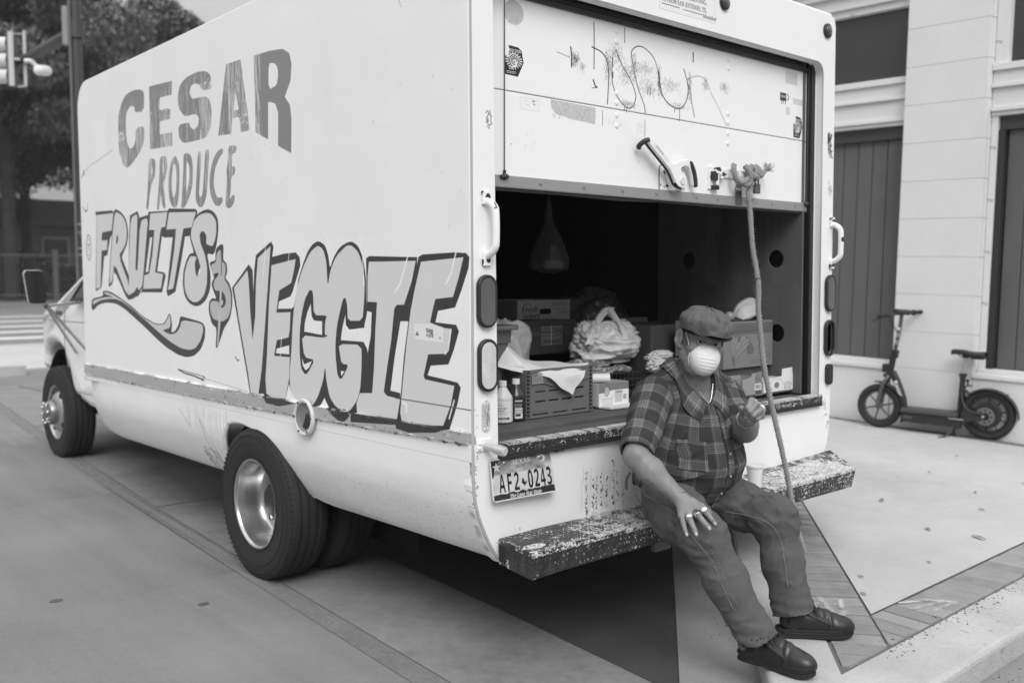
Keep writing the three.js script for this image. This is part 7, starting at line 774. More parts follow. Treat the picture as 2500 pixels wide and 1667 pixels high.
  const inside = (p, b, m = 0) => p[0] > b[0][0] + m && p[0] < b[1][0] - m && p[1] > b[0][1] + m && p[1] < b[1][1] - m && p[2] > b[0][2] + m && p[2] < b[1][2] - m;
  const bR = box2(handR), bL = box2(handL);
  const cut = (g, keep) => { const p = g.attributes.position, n = g.attributes.normal, P = [], N = []; for (let i = 0; i < p.count; i += 3) { const c = [0, 1, 2].map((k) => (p.array[i * 3 + k] + p.array[i * 3 + 3 + k] + p.array[i * 3 + 6 + k]) / 3); if (keep(c)) for (let j = 0; j < 9; j++) { P.push(p.array[i * 3 + j]); N.push(n.array[i * 3 + j]); } } const o = new THREE.BufferGeometry(); o.setAttribute('position', new THREE.Float32BufferAttribute(P, 3)); o.setAttribute('normal', new THREE.Float32BufferAttribute(N, 3)); return o; };
  const foreR = [[2.56, 0.63, -2.36], [2.76, 0.90, -2.05]];
  const coarse = cut(meshField(whole, [2.5, 0.14, -2.66], [3.36, 1.34, -1.82], 0.012), (c) => !inside(c, headBox, 0.004) && !inside(c, bR, 0.004) && !inside(c, bL, 0.004) && !inside(c, foreR, 0.006));
  const patch = (b, cell) => cut(meshField((p) => vein(p, whole(p)), b[0], b[1], cell), (c) => inside(c, b, 0.003));
  const forearm = cut(meshField((p) => whole(p) - 0.0022 * n3(p[0] * 26, p[1] * 26, p[2] * 26) - 0.0016 * Math.pow(1 - Math.abs(n3(p[0] * 34 + 3, p[1] * 18, p[2] * 34)), 6), foreR[0], foreR[1], 0.0055), (c) => inside(c, foreR, 0.004) && !inside(c, bR, 0.002));
  add(man, 'body', boxUV(M(forearm, coarse, patch(headBox, 0.0032), patch(bR, 0.0026), patch(bL, 0.0026)), 1), skinM);
  // nails, rings, bracelet, eyes
  const nailM = mat(0.36, 0.3); for (const [h, list] of [[handR, [0, 1, 2, 3]], [handL, [1, 2, 3]]]) for (const i of list) { const [, , D3, Tp] = h.f[i], ax = nrm3(sub3(Tp, D3)), toCam = nrm3(sub3([0, 1.45, 0], Tp)), up = nrm3(sub3(toCam, ax.map((c) => c * dot3(toCam, ax)))); const o = add3(add3(Tp, up, h.r[i][3] * 0.80), ax, 0.002), sd = cross3(up, ax); const g = new THREE.SphereGeometry(1, 12, 8); const w = h.r[i][3] * 0.72; g.applyMatrix4(new THREE.Matrix4().makeBasis(V3(...sd).multiplyScalar(w), V3(...up).multiplyScalar(0.0026), V3(...ax).multiplyScalar(0.0075))).translate(...o); add(man, 'nail', g, nailM); }
  const ringAt = (h, i, t, w, m, stone) => { const a = h.f[i][0], b = h.f[i][1], c = mix3(a, b, t), ax = nrm3(sub3(b, a)), q = new THREE.Quaternion().setFromUnitVectors(V3(0, 1, 0), V3(...ax)), r = lerp(h.r[i][0], h.r[i][1], t) + 0.0009; const g = sub(man, 'ring'); add(g, 'ring_band', lathe([[r, -w], [r + 0.0016, -w * 0.9], [r + 0.0018, w * 0.9], [r, w]], 24).applyQuaternion(q).translate(...c), m); if (stone) { const toCam = nrm3(sub3([0.3, 2.2, 0], c)), up = nrm3(sub3(toCam, ax.map((k) => k * dot3(toCam, ax)))); add(g, 'ring_face', at(new THREE.SphereGeometry(stone[0], 18, 10), 0, 0, 0).applyMatrix4(new THREE.Matrix4().makeBasis(V3(...cross3(up, ax)), V3(...up).multiplyScalar(0.45), V3(...ax).multiplyScalar(0.85))).translate(...add3(c, up, r + 0.002)), stone[1]); } };
  const silver = mat(0.85, 0.22, { metal: 1 }), paleStone = mat(0.75, 0.2), darkRing = mat(0.04, 0.3); ringAt(handR, 1, 0.55, 0.0055, silver, [0.0105, paleStone]); ringAt(handR, 2, 0.42, 0.0075, silver, [0.003, darkRing]); ringAt(handR, 2, 0.12, 0.004, darkRing); ringAt(handR, 3, 0.40, 0.0045, silver, [0.0115, paleStone]); ringAt(handL, 2, 0.85, 0.005, silver, [0.010, darkRing]); ringAt(handL, 1, 0.95, 0.0055, silver, [0.0105, paleStone]);
  { const ax = nrm3(sub3(wrL, elL)), q = new THREE.Quaternion().setFromUnitVectors(V3(0, 0, 1), V3(...ax)); add(man, 'bracelet', new THREE.TorusGeometry(0.0335, 0.003, 8, 36).applyQuaternion(q).translate(...mix3(wrL, elL, 0.12)), mat(0.35, 0.3, { metal: 0.6 })); }
  for (const s of [-1, 1]) { const g = sub(man, 'eye'); const c = fromH(s * 0.032, 0.005, 0.068); add(g, 'eyeball', new THREE.SphereGeometry(0.0122, 20, 14).translate(...c), mat(0.42, 0.2)); const look = nrm3(sub3([0, 1.45, 0], c)); add(g, 'iris', new THREE.SphereGeometry(0.0066, 16, 10).translate(...add3(c, look, 0.0075)), mat(0.012, 0.08)); }
  { const R = rng(61), br = []; for (const s of [-1, 1]) for (let i = 0; i < 46; i++) { const t = R(), a = fromH(s * (0.016 + 0.034 * t), 0.0215 + 0.006 * Math.sin(t * 3), 0.0885 - 0.02 * t * t - 0.004 * t), b = add3(add3(a, hr, s * 0.007), hu, 0.002 * (R() - 0.3)); br.push(rod(a, b, 0.0006, 0.0003, 4)); } add(man, 'eyebrows', M(br), mat(0.06, 0.8)); const hairs = []; for (let i = 0; i < 700; i++) { const an = 1.75 + R() * 2.8, y = -0.045 + R() * 0.075, rr = [0.0765 * Math.sin(an), -0.02 + 0.094 * Math.cos(an)], a = fromH(rr[0], y, rr[1]); hairs.push(rod(a, add3(add3(a, hu, -0.012), nrm3(sub3(a, face0)), 0.0022), 0.0006, 0.0004, 3)); } for (const s of [1, -1]) for (let i = 0; i < 120; i++) { const a = fromH(s * (0.0735 + 0.001 * R()), -0.02 + 0.05 * R(), 0.012 + 0.014 * R()); hairs.push(rod(a, add3(a, hu, -0.010), 0.0006, 0.0004, 3)); } add(man, 'hair', M(hairs), mat(0.16, 0.7)); }

  // plaid shirt
  const plaidT = (() => { const n = 512, line = (t, list) => { let v = 0; for (const [c, w, a] of list) { let d = Math.abs(t - c); d = Math.min(d, 1 - d); v = Math.max(v, a * clamp(1.5 - d / w)); } return v; }, band = (t, a, b) => step2(a - 0.02, a, t) * (1 - step2(b, b + 0.02, t)); const R1 = [[0.08, 0.010, 0.5], [0.15, 0.006, 0.55], [0.21, 0.005, 0.35], [0.27, 0.006, 0.6], [0.33, 0.005, 0.35], [0.39, 0.010, 0.75], [0.45, 0.006, 0.3]];
    const t = tileTex(n, (u, v) => { const a = line(u, R1), b = line(v, R1), ba = band(u, 0.05, 0.48), bb = band(v, 0.05, 0.48), tw = 0.5 + 0.5 * Math.sin((u + v) * 500); return 0.022 + 0.020 * (ba + bb) + 0.012 * ba * bb + (0.19 * a * (0.6 + 0.4 * tw) + 0.19 * b * (1 - 0.4 * tw)) * (1 + 0.5 * ba * bb); }); return t; })();
  const clothBump = rep(tileTex(256, (u, v) => 0.5 + 0.25 * Math.sin(u * 6.283 * 64) + 0.25 * Math.sin(v * 6.283 * 64), false), 1); plaidT.repeat.set(11.2, 11.2); const shirtM = textured(plaidT, 0.9, { sheen: 0.2, sheenRoughness: 0.6 });
  const slR = [shR, mix3(shR, elR, 0.95)], slL = [shL, mix3(shL, elL, 0.92)];
  const sleeve = (p, s) => cone(p, s[0], s[1], 0.079, 0.064);
  const axis = (s) => nrm3(sub3(s[1], s[0])), pastEnd = (p, s) => dot3(sub3(p, s[1]), axis(s));
  const folds = (p, q) => { const f = 1 - Math.abs(n3(q[0] * 9 + 1, q[1] * 22 + q[0] * 9, q[2] * 9)), g = 1 - Math.abs(n3(q[0] * 20, q[1] * 12 - q[0] * 12, q[2] * 16 + 4)); const pull = Math.exp(-(((q[0] - 0.15) / 0.08) ** 2) - (((q[1] - 0.27) / 0.10) ** 2)); return 0.009 * f * f * f + 0.004 * g * g + 0.004 * pull * Math.sin((q[0] + q[1]) * 90) + 0.004 * Math.exp(-(((q[1] - 0.12) / 0.09) ** 2)) * Math.sin(q[1] * 75 + q[0] * 14 + 2 * n3(q[0] * 6, 1, 2)); };
  const shirtD = (p) => { const q = T(p); let d = torso(p); 
    let s = Math.min(Math.max(sleeve(p, slR), pastEnd(p, slR)), Math.max(sleeve(p, slL), pastEnd(p, slL))); const nb = (0.008 * Math.pow(1 - Math.abs(n3(p[0] * 16 + p[1] * 9, p[1] * 14, p[2] * 14)), 3) + 0.0035 * n3(p[0] * 16, p[1] * 16, p[2] * 16)); s -= nb; d -= folds(p, q); d = smin(d, s, 0.028);
    d = Math.max(d, 0.028 + 0.02 * Math.sin(q[0] * 9) * (q[2] > 0 ? 1 : 0) - q[1]); // hem
    for (const k of [slR, slL]) { const a = axis(k), e = add3(k[1], a, 0.02), i = add3(k[1], a, -0.09); d = Math.max(d, -cone(p, i, e, 0.050, 0.0575)); }
    const V = Math.max(0, q[1] - 0.40); d = Math.max(d, -Math.max(Math.abs(q[0] + 0.006) - V * 0.75, 0.02 - q[2], 0.40 - q[1])); d = Math.max(d, -cone(q, [0, 0.49, 0.02], [0, 0.62, 0.03], 0.060, 0.085)); return d; };
  const basis = (a, b, r, x) => { const ax = nrm3(sub3(b, a)), h = Math.abs(ax[1]) > 0.8 ? [0, 0, 1] : [0, 1, 0], sx = nrm3(cross3(h, ax)), sy = cross3(ax, sx); return { o: a, ax, sx, sy, r, ...x }; };
  const shirt = meshField(shirtD, [2.5, 0.58, -2.68], [3.4, 1.22, -1.98], 0.0068);
  add(man, 'shirt', limbUV(shirt, [{ o: O, ax: tu, sx: tf, sy: tr, r: 0.185, d: (p) => torso(p) + 0.004, ou: 0.03, ov: 0.02 }, { ...basis(shR, elR, 0.07), d: (p) => sleeve(p, slR) + (pastEnd(p, slR) < -0.235 ? 0.03 : 0) }, { ...basis(shL, elL, 0.07), d: (p) => sleeve(p, slL) }]), shirtM);
  // collar, placket, pocket, buttons
  const onShirt = (r, u) => { let f = 0.30; for (let i = 0; i < 60; i++) { const d = shirtD(fromT(r, u, f)); if (d < 0.001) break; f -= Math.max(0.002, d * 0.7); } return f; };
  const colM = textured(rep(plaidT, 11), 0.9), grad = (f, p) => nrm3([0, 1, 2].map((k) => { const a = p.slice(), b = p.slice(); a[k] += 0.004; b[k] -= 0.004; return f(a) - f(b); }));
  const off = (p, m) => { let q = p; for (let i = 0; i < 24; i++) { const d = shirtD(q); if (d >= m) break; q = add3(q, grad(shirtD, q), Math.max(0.001, (m - d) * 0.8)); } return q; };
  const cInner = [[0, 0.548, -0.085], [0.045, 0.545, -0.07], [0.078, 0.53, -0.02], [0.072, 0.50, 0.045], [0.045, 0.455, 0.10], [0.012, 0.410, 0.125]], cOuter = [[0, 0.50, -0.11], [0.055, 0.50, -0.10], [0.108, 0.485, -0.03], [0.116, 0.445, 0.045], [0.104, 0.395, 0.11], [0.060, 0.352, 0.165]];
  const path = (P, t) => { const k = t * (P.length - 1), i = Math.min(P.length - 2, Math.floor(k)); return mix3(P[i], P[i + 1], k - i); };
  for (const s of [1, -1]) add(man, 'collar', sheet((u, v) => { const a = path(cInner, u), b = path(cOuter, u), q = mix3(a, b, v); const p = fromT(s * q[0], q[1] + 0.012 * Math.sin(Math.PI * v) * (1 - v), q[2]); return off(p, v < 0.15 ? 0.002 : 0.006 + 0.004 * v); }, 26, 9, 0.24, 0.065), colM);
  add(man, 'collar_stand', sheet((u, v) => { const t = Math.abs(2 * u - 1), s = u < 0.5 ? -1 : 1, a = path(cInner, t); return fromT(s * a[0] * (0.96 + 0.04 * v), a[1] - 0.03 * (1 - v), a[2] * (0.97 + 0.03 * v)); }, 40, 3, 0.4, 0.03), colM);
  const plc = (r) => { const P = []; for (let i = 0; i <= 26; i++) { const u = 0.045 + i * 0.0136; P.push([r(u), u, onShirt(r(u), u)]); } return P; };
  { const L = plc((u) => -0.022 - 0.02 * Math.sin((u - 0.05) * 9)); add(man, 'placket', sheet((u, v) => { const k = v * 26, i = Math.min(25, Math.floor(k)), q = mix3(L[i], L[i + 1], k - i); return fromT(q[0] - u * 0.034, q[1], q[2] + 0.004 - (u < 0.08 ? 0.003 : 0) - 0.012 * u * u); }, 4, 30, 0.034, 0.26), colM); for (const i of [3, 9, 15]) add(man, 'button', at(new THREE.SphereGeometry(0.0055, 14, 8), 0, 0, 0, 0, 0, 0, [1, 1, 0.6]).translate(...fromT(L[i][0] - 0.012, L[i][1], L[i][2] + 0.0065)), mat(0.35, 0.25)); }
  { const pk = (u, v) => { const r = 0.155 - u * 0.105, up = 0.19 + v * 0.105; return fromT(r, up, onShirt(r, up) + 0.003); }; add(man, 'pocket', sheet(pk, 10, 10, 0.105, 0.105), textured(rep(plaidT, 11.2), 0.9)); }
  add(man, 'necklace', tube([fromT(0.05, 0.50, 0.06), fromT(0.030, 0.455, 0.10), fromT(0.004, 0.42, 0.122), fromT(-0.014, 0.425, 0.121), fromT(-0.04, 0.48, 0.085)], 0.0018, 40, 6), silver);

  // jeans
  const denimT = tileTex(512, (u, v) => { const w = Math.sin((u * 90 + v * 90) * 6.283), w2 = Math.sin((u * 90 - v * 30) * 6.283); return 0.088 * (1 + 0.30 * tn(u, v, 70, 2, 212) + 0.42 * tn(u, v, 4, 4, 211) + 0.10 * w + 0.05 * w2) + 0.03 * Math.max(0, tn(u, v, 130, 1, 213)); }); denimT.repeat.set(4, 4); const jeansM = textured(denimT, 0.95, { bumpMap: rep(tileTex(256, (u, v) => 0.5 + 0.4 * Math.sin((u * 60 + v * 60) * 6.283), false), 6), bumpScale: 0.0008 });
  const hemR = [2.803, 0.195, -1.862], hemL = [3.122, 0.205, -1.925];
  const wear = (p, a, b, c, k) => { const t = clamp(dot3(sub3(p, b), sub3(c, b)) / dot3(sub3(c, b), sub3(c, b))), y = p[1]; const rings = Math.sin(y * 150 + 3 * n3(p[0] * 14, y * 5, p[2] * 14 + k)); const low = step2(0.66, 1.0, t) * 0.0055 + 0.0015 * Math.exp(-((t / 0.25) ** 2)); return low * rings * (0.4 + 0.9 * n3(p[0] * 9 + k, y * 3, p[2] * 9) ** 2 * 3) + 0.006 * Math.pow(1 - Math.abs(n3(p[0] * 12 + k, p[1] * 9 + p[0] * 7, p[2] * 12 - p[1] * 6)), 4) + 0.004 * Math.pow(1 - Math.abs(n3(p[0] * 22 + k, p[1] * 15, p[2] * 24 - p[1] * 9)), 4) + 0.006 * Math.exp(-(((t + 0.06) / 0.16) ** 2)) * Math.pow(1 - Math.abs(n3(p[0] * 8 + k, p[1] * 30 + p[2] * 16, p[2] * 8)), 3); };
  const legShape = (p, h, k, e, i) => chainD(p, [h, mix3(h, k, 0.6), k, mix3(k, e, 0.45), e], i ? [0.105, 0.090, 0.072, 0.064, 0.068] : [0.095, 0.083, 0.074, 0.066, 0.074], 0.05) - wear(p, h, k, e, i * 7);
  const jeansD = (p) => { let d = Math.min(legShape(p, hipR, kneeR, hemR, 1), legShape(p, hipL, kneeL, hemL, 0)); const q = T(p); let pel = ellip([q[0], q[1] - 0.02, q[2] - 0.03], [0.205, 0.125, 0.165]); pel = Math.max(pel, q[1] - 0.10); d = smin(d, pel, 0.05); d = smax(d, 0.512 - p[1] - (p[2] + 2.36) * 2.2, 0.02); for (const [k, e] of [[kneeR, hemR], [kneeL, hemL]]) { const ax = nrm3(sub3(e, k)); if (len3(sub3(p, e)) < 0.16) { d = Math.max(d, dot3(sub3(p, e), ax) - 0.0); d = Math.max(d, -cone(p, add3(e, ax, -0.05), add3(e, ax, 0.03), 0.055, 0.066)); } } return d - 0.0; };
  add(man, 'jeans', limbUV(meshField(jeansD, [2.58, 0.17, -2.68], [3.38, 0.74, -1.74], 0.0078), [{ ...basis(hipR, kneeR, 0.09), d: (p) => cone(p, hipR, kneeR, 0.1, 0.075) }, { ...basis(kneeR, ankR, 0.07), d: (p) => cone(p, kneeR, hemR, 0.075, 0.07) }, { ...basis(hipL, kneeL, 0.09), d: (p) => cone(p, hipL, kneeL, 0.1, 0.075) }, { ...basis(kneeL, ankL, 0.07), d: (p) => cone(p, kneeL, hemL, 0.075, 0.07) }]), jeansM);
  const onJeans = (p, dir) => { let q = p; for (let i = 0; i < 50; i++) { const d = jeansD(q); if (d > -0.0005) break; q = add3(q, dir, Math.max(0.0015, -d * 0.6)); } return q; };
  const seamM = textured(rep(denimT, 1), 0.9, {}); seamM.color.setRGB(1.7, 1.7, 1.7);
  const seam = (ks, dir) => tube(ks.map((k) => onJeans(k, nrm3(dir))), 0.0022, 70, 6);
  const along = (pts, n) => { const c = new THREE.CatmullRomCurve3(pts.map((p) => V3(...p))); return Array.from({ length: n }, (_, i) => { const p = c.getPoint(i / (n - 1)); return [p.x, p.y, p.z]; }); };
  add(man, 'seam', seam(along([hipR, kneeR, mix3(kneeR, hemR, 0.95)], 26), [-0.95, 0.25, 0.15]), seamM); add(man, 'seam', seam(along([mix3(hipL, kneeL, 0.45), kneeL, mix3(kneeL, hemL, 0.95)], 22), [-0.86, -0.1, 0.5]), seamM);
  const stM = mat(0.15, 0.9), stitchAt = (ks, dir) => { const q = ks.map((k) => onJeans(k, nrm3(dir))), c = new THREE.CatmullRomCurve3(q.map((p) => V3(...p))), g = []; const n = 64; for (let i = 0; i < n; i++) { const a = c.getPoint((i + 0.1) / n), b = c.getPoint((i + 0.6) / n); g.push(rod([a.x, a.y, a.z], [b.x, b.y, b.z], 0.0016, 0.0016, 4)); } return M(g); };
  add(man, 'stitching', stitchAt(along([add3(hipR, [0, 0.02, 0.02]), add3(kneeR, [0, 0.018, 0.01]), add3(mix3(kneeR, hemR, 0.95), [0.01, 0, 0.01])], 26), [-0.95, 0.3, 0.2]), stM);
  for (const [k, e] of [[kneeR, hemR], [kneeL, hemL]]) { const ax = nrm3(sub3(e, k)), o = add3(e, ax, -0.008), b = basis(k, e, 0.07); const pts = []; for (let i = 0; i < 28; i++) { const a = i / 28 * 6.283, dir = add3(b.sx.map((c) => c * Math.cos(a)), b.sy, Math.sin(a)); pts.push(add3(onJeans(o, dir), dir, 0.0)); } const band = sheet((u, v) => { const f = (u * 28) % 28, i = Math.floor(f) % 28, q = mix3(pts[i], pts[(i + 1) % 28], f - Math.floor(f)), out = nrm3(sub3(q, o)); return add3(add3(q, out, 0.0015 + 0.0022 * Math.sin(v * 3.14) + 0.0006 * Math.sin(u * 160)), ax, (v - 0.5) * 0.022); }, 112, 4, 0.45, 0.022); add(man, 'hem', band, seamM); const th = []; for (let i = 0; i < 50; i++) { const f = i / 50 * 28, j = Math.floor(f) % 28, q = mix3(pts[j], pts[(j + 1) % 28], f - Math.floor(f)), out = nrm3(sub3(q, o)); th.push(rod(add3(add3(q, out, 0.0036), ax, -0.008), add3(add3(q, out, 0.0036), ax, 0.009), 0.0014, 0.0014, 4)); } add(man, 'hem_stitching', M(th), stM); }
  { const loopP = fromT(-0.03, 0.045, 0.21); add(man, 'belt_loop', tube([add3(loopP, [0, 0.03, -0.01]), add3(loopP, [0.004, 0.0, 0.012]), add3(loopP, [0, -0.03, 0.0])], 0.005, 10, 6), seamM); add(man, 'belt_loop', tube([fromT(0.2, 0.07, -0.04), fromT(0.215, 0.04, -0.035), fromT(0.212, 0.0, -0.03)], 0.006, 10, 6), seamM); const fly = along([fromT(-0.025, 0.03, 0.2), fromT(-0.03, -0.01, 0.21), fromT(-0.028, -0.045, 0.2)], 12).map((q) => onJeans(add3(q, tf, -0.08), tf)); add(man, 'fly_seam', tube(fly, 0.003, 20, 6), seamM); }
  // black lace-up shoes
  const leather = mat(0.010, 0.38, { clearcoat: 0.12, clearcoatRoughness: 0.3 }), soleM = mat(0.010, 0.75);
  const shoe = (heel, toe, left) => { const dx = [toe[0] - heel[0], 0, toe[2] - heel[2]], L = len3(dx), fx = nrm3(dx), rx = cross3(fx, [0, 1, 0]), y0 = heel[1], g = sub(man, 'shoe'); const W = (r, y, f) => [heel[0] + fx[0] * f + rx[0] * r, y0 + y, heel[2] + fx[2] * f + rx[2] * r]; const k = L / 0.285, sgn = left ? -1 : 1;
    const out = chaikin([[0.030, 0.0], [0.034, 0.05], [0.030, 0.11], [0.044, 0.19], [0.046, 0.235], [0.034, 0.272], [0.006, 0.288], [-0.026, 0.275], [-0.046, 0.232], [-0.046, 0.17], [-0.036, 0.10], [-0.036, 0.04], [-0.030, 0.0], [0, -0.012]].map(([a, b]) => [a * sgn, b * k]), 2);
    const lay = (y, h, grow, m, nm) => { const q = ext(out.map(([a, b]) => [a * grow, (b - 0.14) * lerp(1, grow, 0.6) + 0.14]), h, 0.003).rotateX(Math.PI / 2).translate(0, h, 0); const p = q.attributes.position; for (let i = 0; i < p.count; i++) { const r = p.getX(i), yy = p.getY(i), f = p.getZ(i), spring = 0.014 * clamp((f - 0.22) / 0.07) ** 2; const w = W(r, y + yy + spring, f); p.setXYZ(i, ...w); } q.computeVertexNormals(); add(g, nm, q, m); };
    lay(0, 0.014, 1.0, soleM, 'sole'); lay(0.0135, 0.010, 0.95, mat(0.012, 0.5), 'welt_groove'); lay(0.023, 0.012, 1.02, soleM, 'welt');
    const up = (p) => { const q = [dot3(sub3(p, heel), rx) * sgn, p[1] - y0, dot3(sub3(p, heel), fx) / k]; let d = ellip([q[0] + 0.001, q[1] - 0.036, q[2] - 0.222], [0.044, 0.043, 0.066]); d = smin(d, ellip([q[0], q[1] - 0.05, q[2] - 0.14], [0.038, 0.058, 0.085]), 0.03); d = smin(d, cone(q, [0, 0.055, 0.045], [0, 0.10, 0.055], 0.040, 0.036), 0.03); d = Math.max(d, 0.028 - q[1]); d = smax(d, -cone(q, [0, 0.10, 0.05], [0, 0.16, 0.06], 0.030, 0.034), 0.006); d -= 0.0022 * Math.sin(q[2] * 210) * Math.exp(-(((q[2] - 0.185) / 0.022) ** 2)) + 0.0015 * step2(0.240, 0.246, q[2]) * 0; return d; };
    const c = W(0, 0.06, 0.14), b = 0.19; add(g, 'upper', meshField(up, [c[0] - b, y0 + 0.01, c[2] - b], [c[0] + b, y0 + 0.16, c[2] + b], 0.0048), leather);
    const lace = []; for (let i = 0; i < 5; i++) { const f = (0.112 + i * 0.017) * k, y = 0.119 - i * 0.0075; lace.push(tube([W(0.024, y - 0.012, f), W(0.008, y + 0.003, f + 0.004), W(-0.008, y + 0.003, f + 0.008), W(-0.024, y - 0.012, f + 0.012)], 0.0022, 10, 6), tube([W(-0.024, y - 0.012, f), W(0, y + 0.004, f + 0.006), W(0.024, y - 0.012, f + 0.012)], 0.0022, 10, 6)); } lace.push(tube([W(0, 0.116, 0.12 * k), W(0.03, 0.112, 0.125 * k), W(0.042, 0.092, 0.15 * k), W(0.02, 0.108, 0.128 * k)], 0.0022, 14, 6), tube([W(0, 0.116, 0.12 * k), W(-0.03, 0.112, 0.13 * k), W(-0.04, 0.085, 0.16 * k)], 0.0022, 14, 6)); add(g, 'laces', M(lace), mat(0.02, 0.8));
    add(g, 'eyelet_flap', M([1, -1].map((s) => sheet((u, v) => { const f = (0.10 + 0.09 * v) * k; return W(s * (0.012 + 0.026 * u + 0.004 * v), 0.112 - 0.038 * v - 0.022 * u * u + 0.003, f); }, 6, 6))), leather); };
  shoe([2.803, walkY(-1.93), -1.935], [2.838, walkY(-1.7), -1.662], false); shoe([3.083, walkY(-1.95), -1.965], [3.285, walkY(-1.77), -1.770], true);
  for (const [a, b] of [[hemR, [2.80, 0.15, -1.90]], [hemL, [3.115, 0.15, -1.93]]]) add(man, 'sock', rod(b, add3(a, [0, 0.05, 0]), 0.034, 0.04, 16), mat(0.02, 0.9));

  // flat cap
  const capT = tileTex(256, (u, v) => 0.092 * (1 + 0.18 * tn(u, v, 6, 4, 221) + 0.12 * tn(u, v, 60, 2, 222))), capM = textured(rep(capT, 3, 3), 0.85, { bumpMap: rep(softBump, 4), bumpScale: 0.002 });
  const capP = (u, v, lift = 0) => { // u round the head, v from the button to the band
    const a = u * 6.283, c = Math.cos(a), s = Math.sin(a), fr = 0.5 + 0.5 * c; const seamD = Math.abs(((u * 8) % 1) - 0.5) * 2, puff = -0.0085 * Math.pow(seamD, 6) * Math.sin(v * 3.14) + 0.007 * n3(c * 5 + 3, s * 5, v * 6) - 0.006 * Math.pow(1 - Math.abs(n3(c * 7, s * 7, v * 3 + 5)), 4) * Math.sin(v * 3.14); const rv = Math.sin(Math.min(1, v * 1.12) * 1.5708), top = 0.118 + 0.010 * (1 - c) * 0; const rx0 = lerp(0.090, 0.106, Math.sin(v * 2.6)) * rv, rz0 = (0.110 + 0.050 * fr * fr) * rv; const y = lerp(0.136 - 0.024 * fr * v, 0.034 + 0.010 * fr, Math.pow(v, 2.1)) - (v > 0.9 ? (v - 0.9) * 0.05 : 0); const tuck = v > 0.82 ? 1 - (v - 0.82) * lerp(0.75, 0.1, fr) : 1; return fromH(s * (rx0 * tuck + puff), y + puff * 0.7 + lift, c * (rz0 * tuck + puff) - 0.014 + 0.010 * fr); };
  const cap = sub(man, 'flat_cap'); add(cap, 'cap_crown', sheet((u, v) => capP(u, v), 96, 30, 0.5, 0.2, true), capM); add(cap, 'cap_button', new THREE.SphereGeometry(0.010, 16, 10).applyMatrix4(new THREE.Matrix4().makeBasis(V3(...hr), V3(...hu).multiplyScalar(0.55), V3(...hf))).translate(...fromH(0, 0.137, -0.004)), capM);
  for (let i = 0; i < 8; i++) { const u = i / 8 + 0.0; add(cap, 'cap_seam', tube(Array.from({ length: 14 }, (_, j) => capP(u, 0.05 + 0.85 * j / 13, 0.0006)), 0.0015, 30, 5), textured(rep(capT, 3), 0.8)); }
  const brimP = (u, v, y0) => { const a = (u - 0.5) * 2.3, c = Math.cos(a), s = Math.sin(a), w = lerp(1, 1.30, v); return fromH(0.083 * s * lerp(1, 1.08, v), 0.046 - 0.016 * v * c + 0.006 * s * s * v + y0, (0.080 * c) * w + 0.002 + 0.036 * v); };
  add(cap, 'brim', M(sheet((u, v) => brimP(u, v, 0), 30, 8), sheet((u, v) => brimP(u, v, -0.004), 30, 8)), capM); add(cap, 'brim_edge', tube(Array.from({ length: 24 }, (_, i) => brimP(i / 23, 1, -0.002)), 0.0032, 60, 8), mat(0.012, 0.5)); add(cap, 'cap_band', sheet((u, v) => { const a = u * 6.283; return fromH(0.0805 * Math.sin(a), 0.026 + v * 0.024, 0.101 * Math.cos(a) - 0.016); }, 60, 3), mat(0.015, 0.7));
  // cup mask with ribs and elastic
  const mk = sub(man, 'face_mask'); const maskM = mat(0.74, 0.75, { bumpMap: rep(grainBump, 10), bumpScale: 0.0006 });
  const maskP = (u, v) => { const a = u * 6.283, r = Math.sin(v * 1.5708), x = 0.060 * Math.sin(a) * r, y = (Math.cos(a) > 0 ? 0.056 : 0.072) * Math.cos(a) * r, dome = Math.max(0, Math.cos(v * 1.5707)); const rib = (y < 0.012 && y > -0.048 && v < 0.88) ? 0.0008 * Math.sin(y * 480 + x * x * 700) : 0; const pinch = 0.010 * Math.exp(-((x / 0.016) ** 2)) * clamp((y - 0.02) * 30); return fromH(x, -0.050 + y, 0.056 + 0.064 * Math.pow(dome, 0.75) * (1 - 0.12 * (y / 0.06)) + rib + pinch - 0.14 * Math.abs(x) * Math.abs(x) * 6); };
  add(mk, 'mask_cup', sheet(maskP, 72, 40, 1, 1, true), maskM); add(mk, 'mask_rim', tube(Array.from({ length: 40 }, (_, i) => maskP(i / 40, 1)), 0.0022, 100, 6, true), mat(0.72, 0.7)); 
  for (const s of [1, -1]) { const e = maskP(s > 0 ? 0.25 : 0.75, 0.97), pts = [e, fromH(s * 0.069, -0.010, 0.048), fromH(s * 0.0745, 0.012, 0.030), fromH(s * 0.0765, 0.028, 0.012)]; add(mk, 'elastic', tube(pts, 0.0013, 30, 6), mat(0.75, 0.6)); add(mk, 'staple', new THREE.SphereGeometry(0.0028, 8, 6).translate(...e), silver); }
}
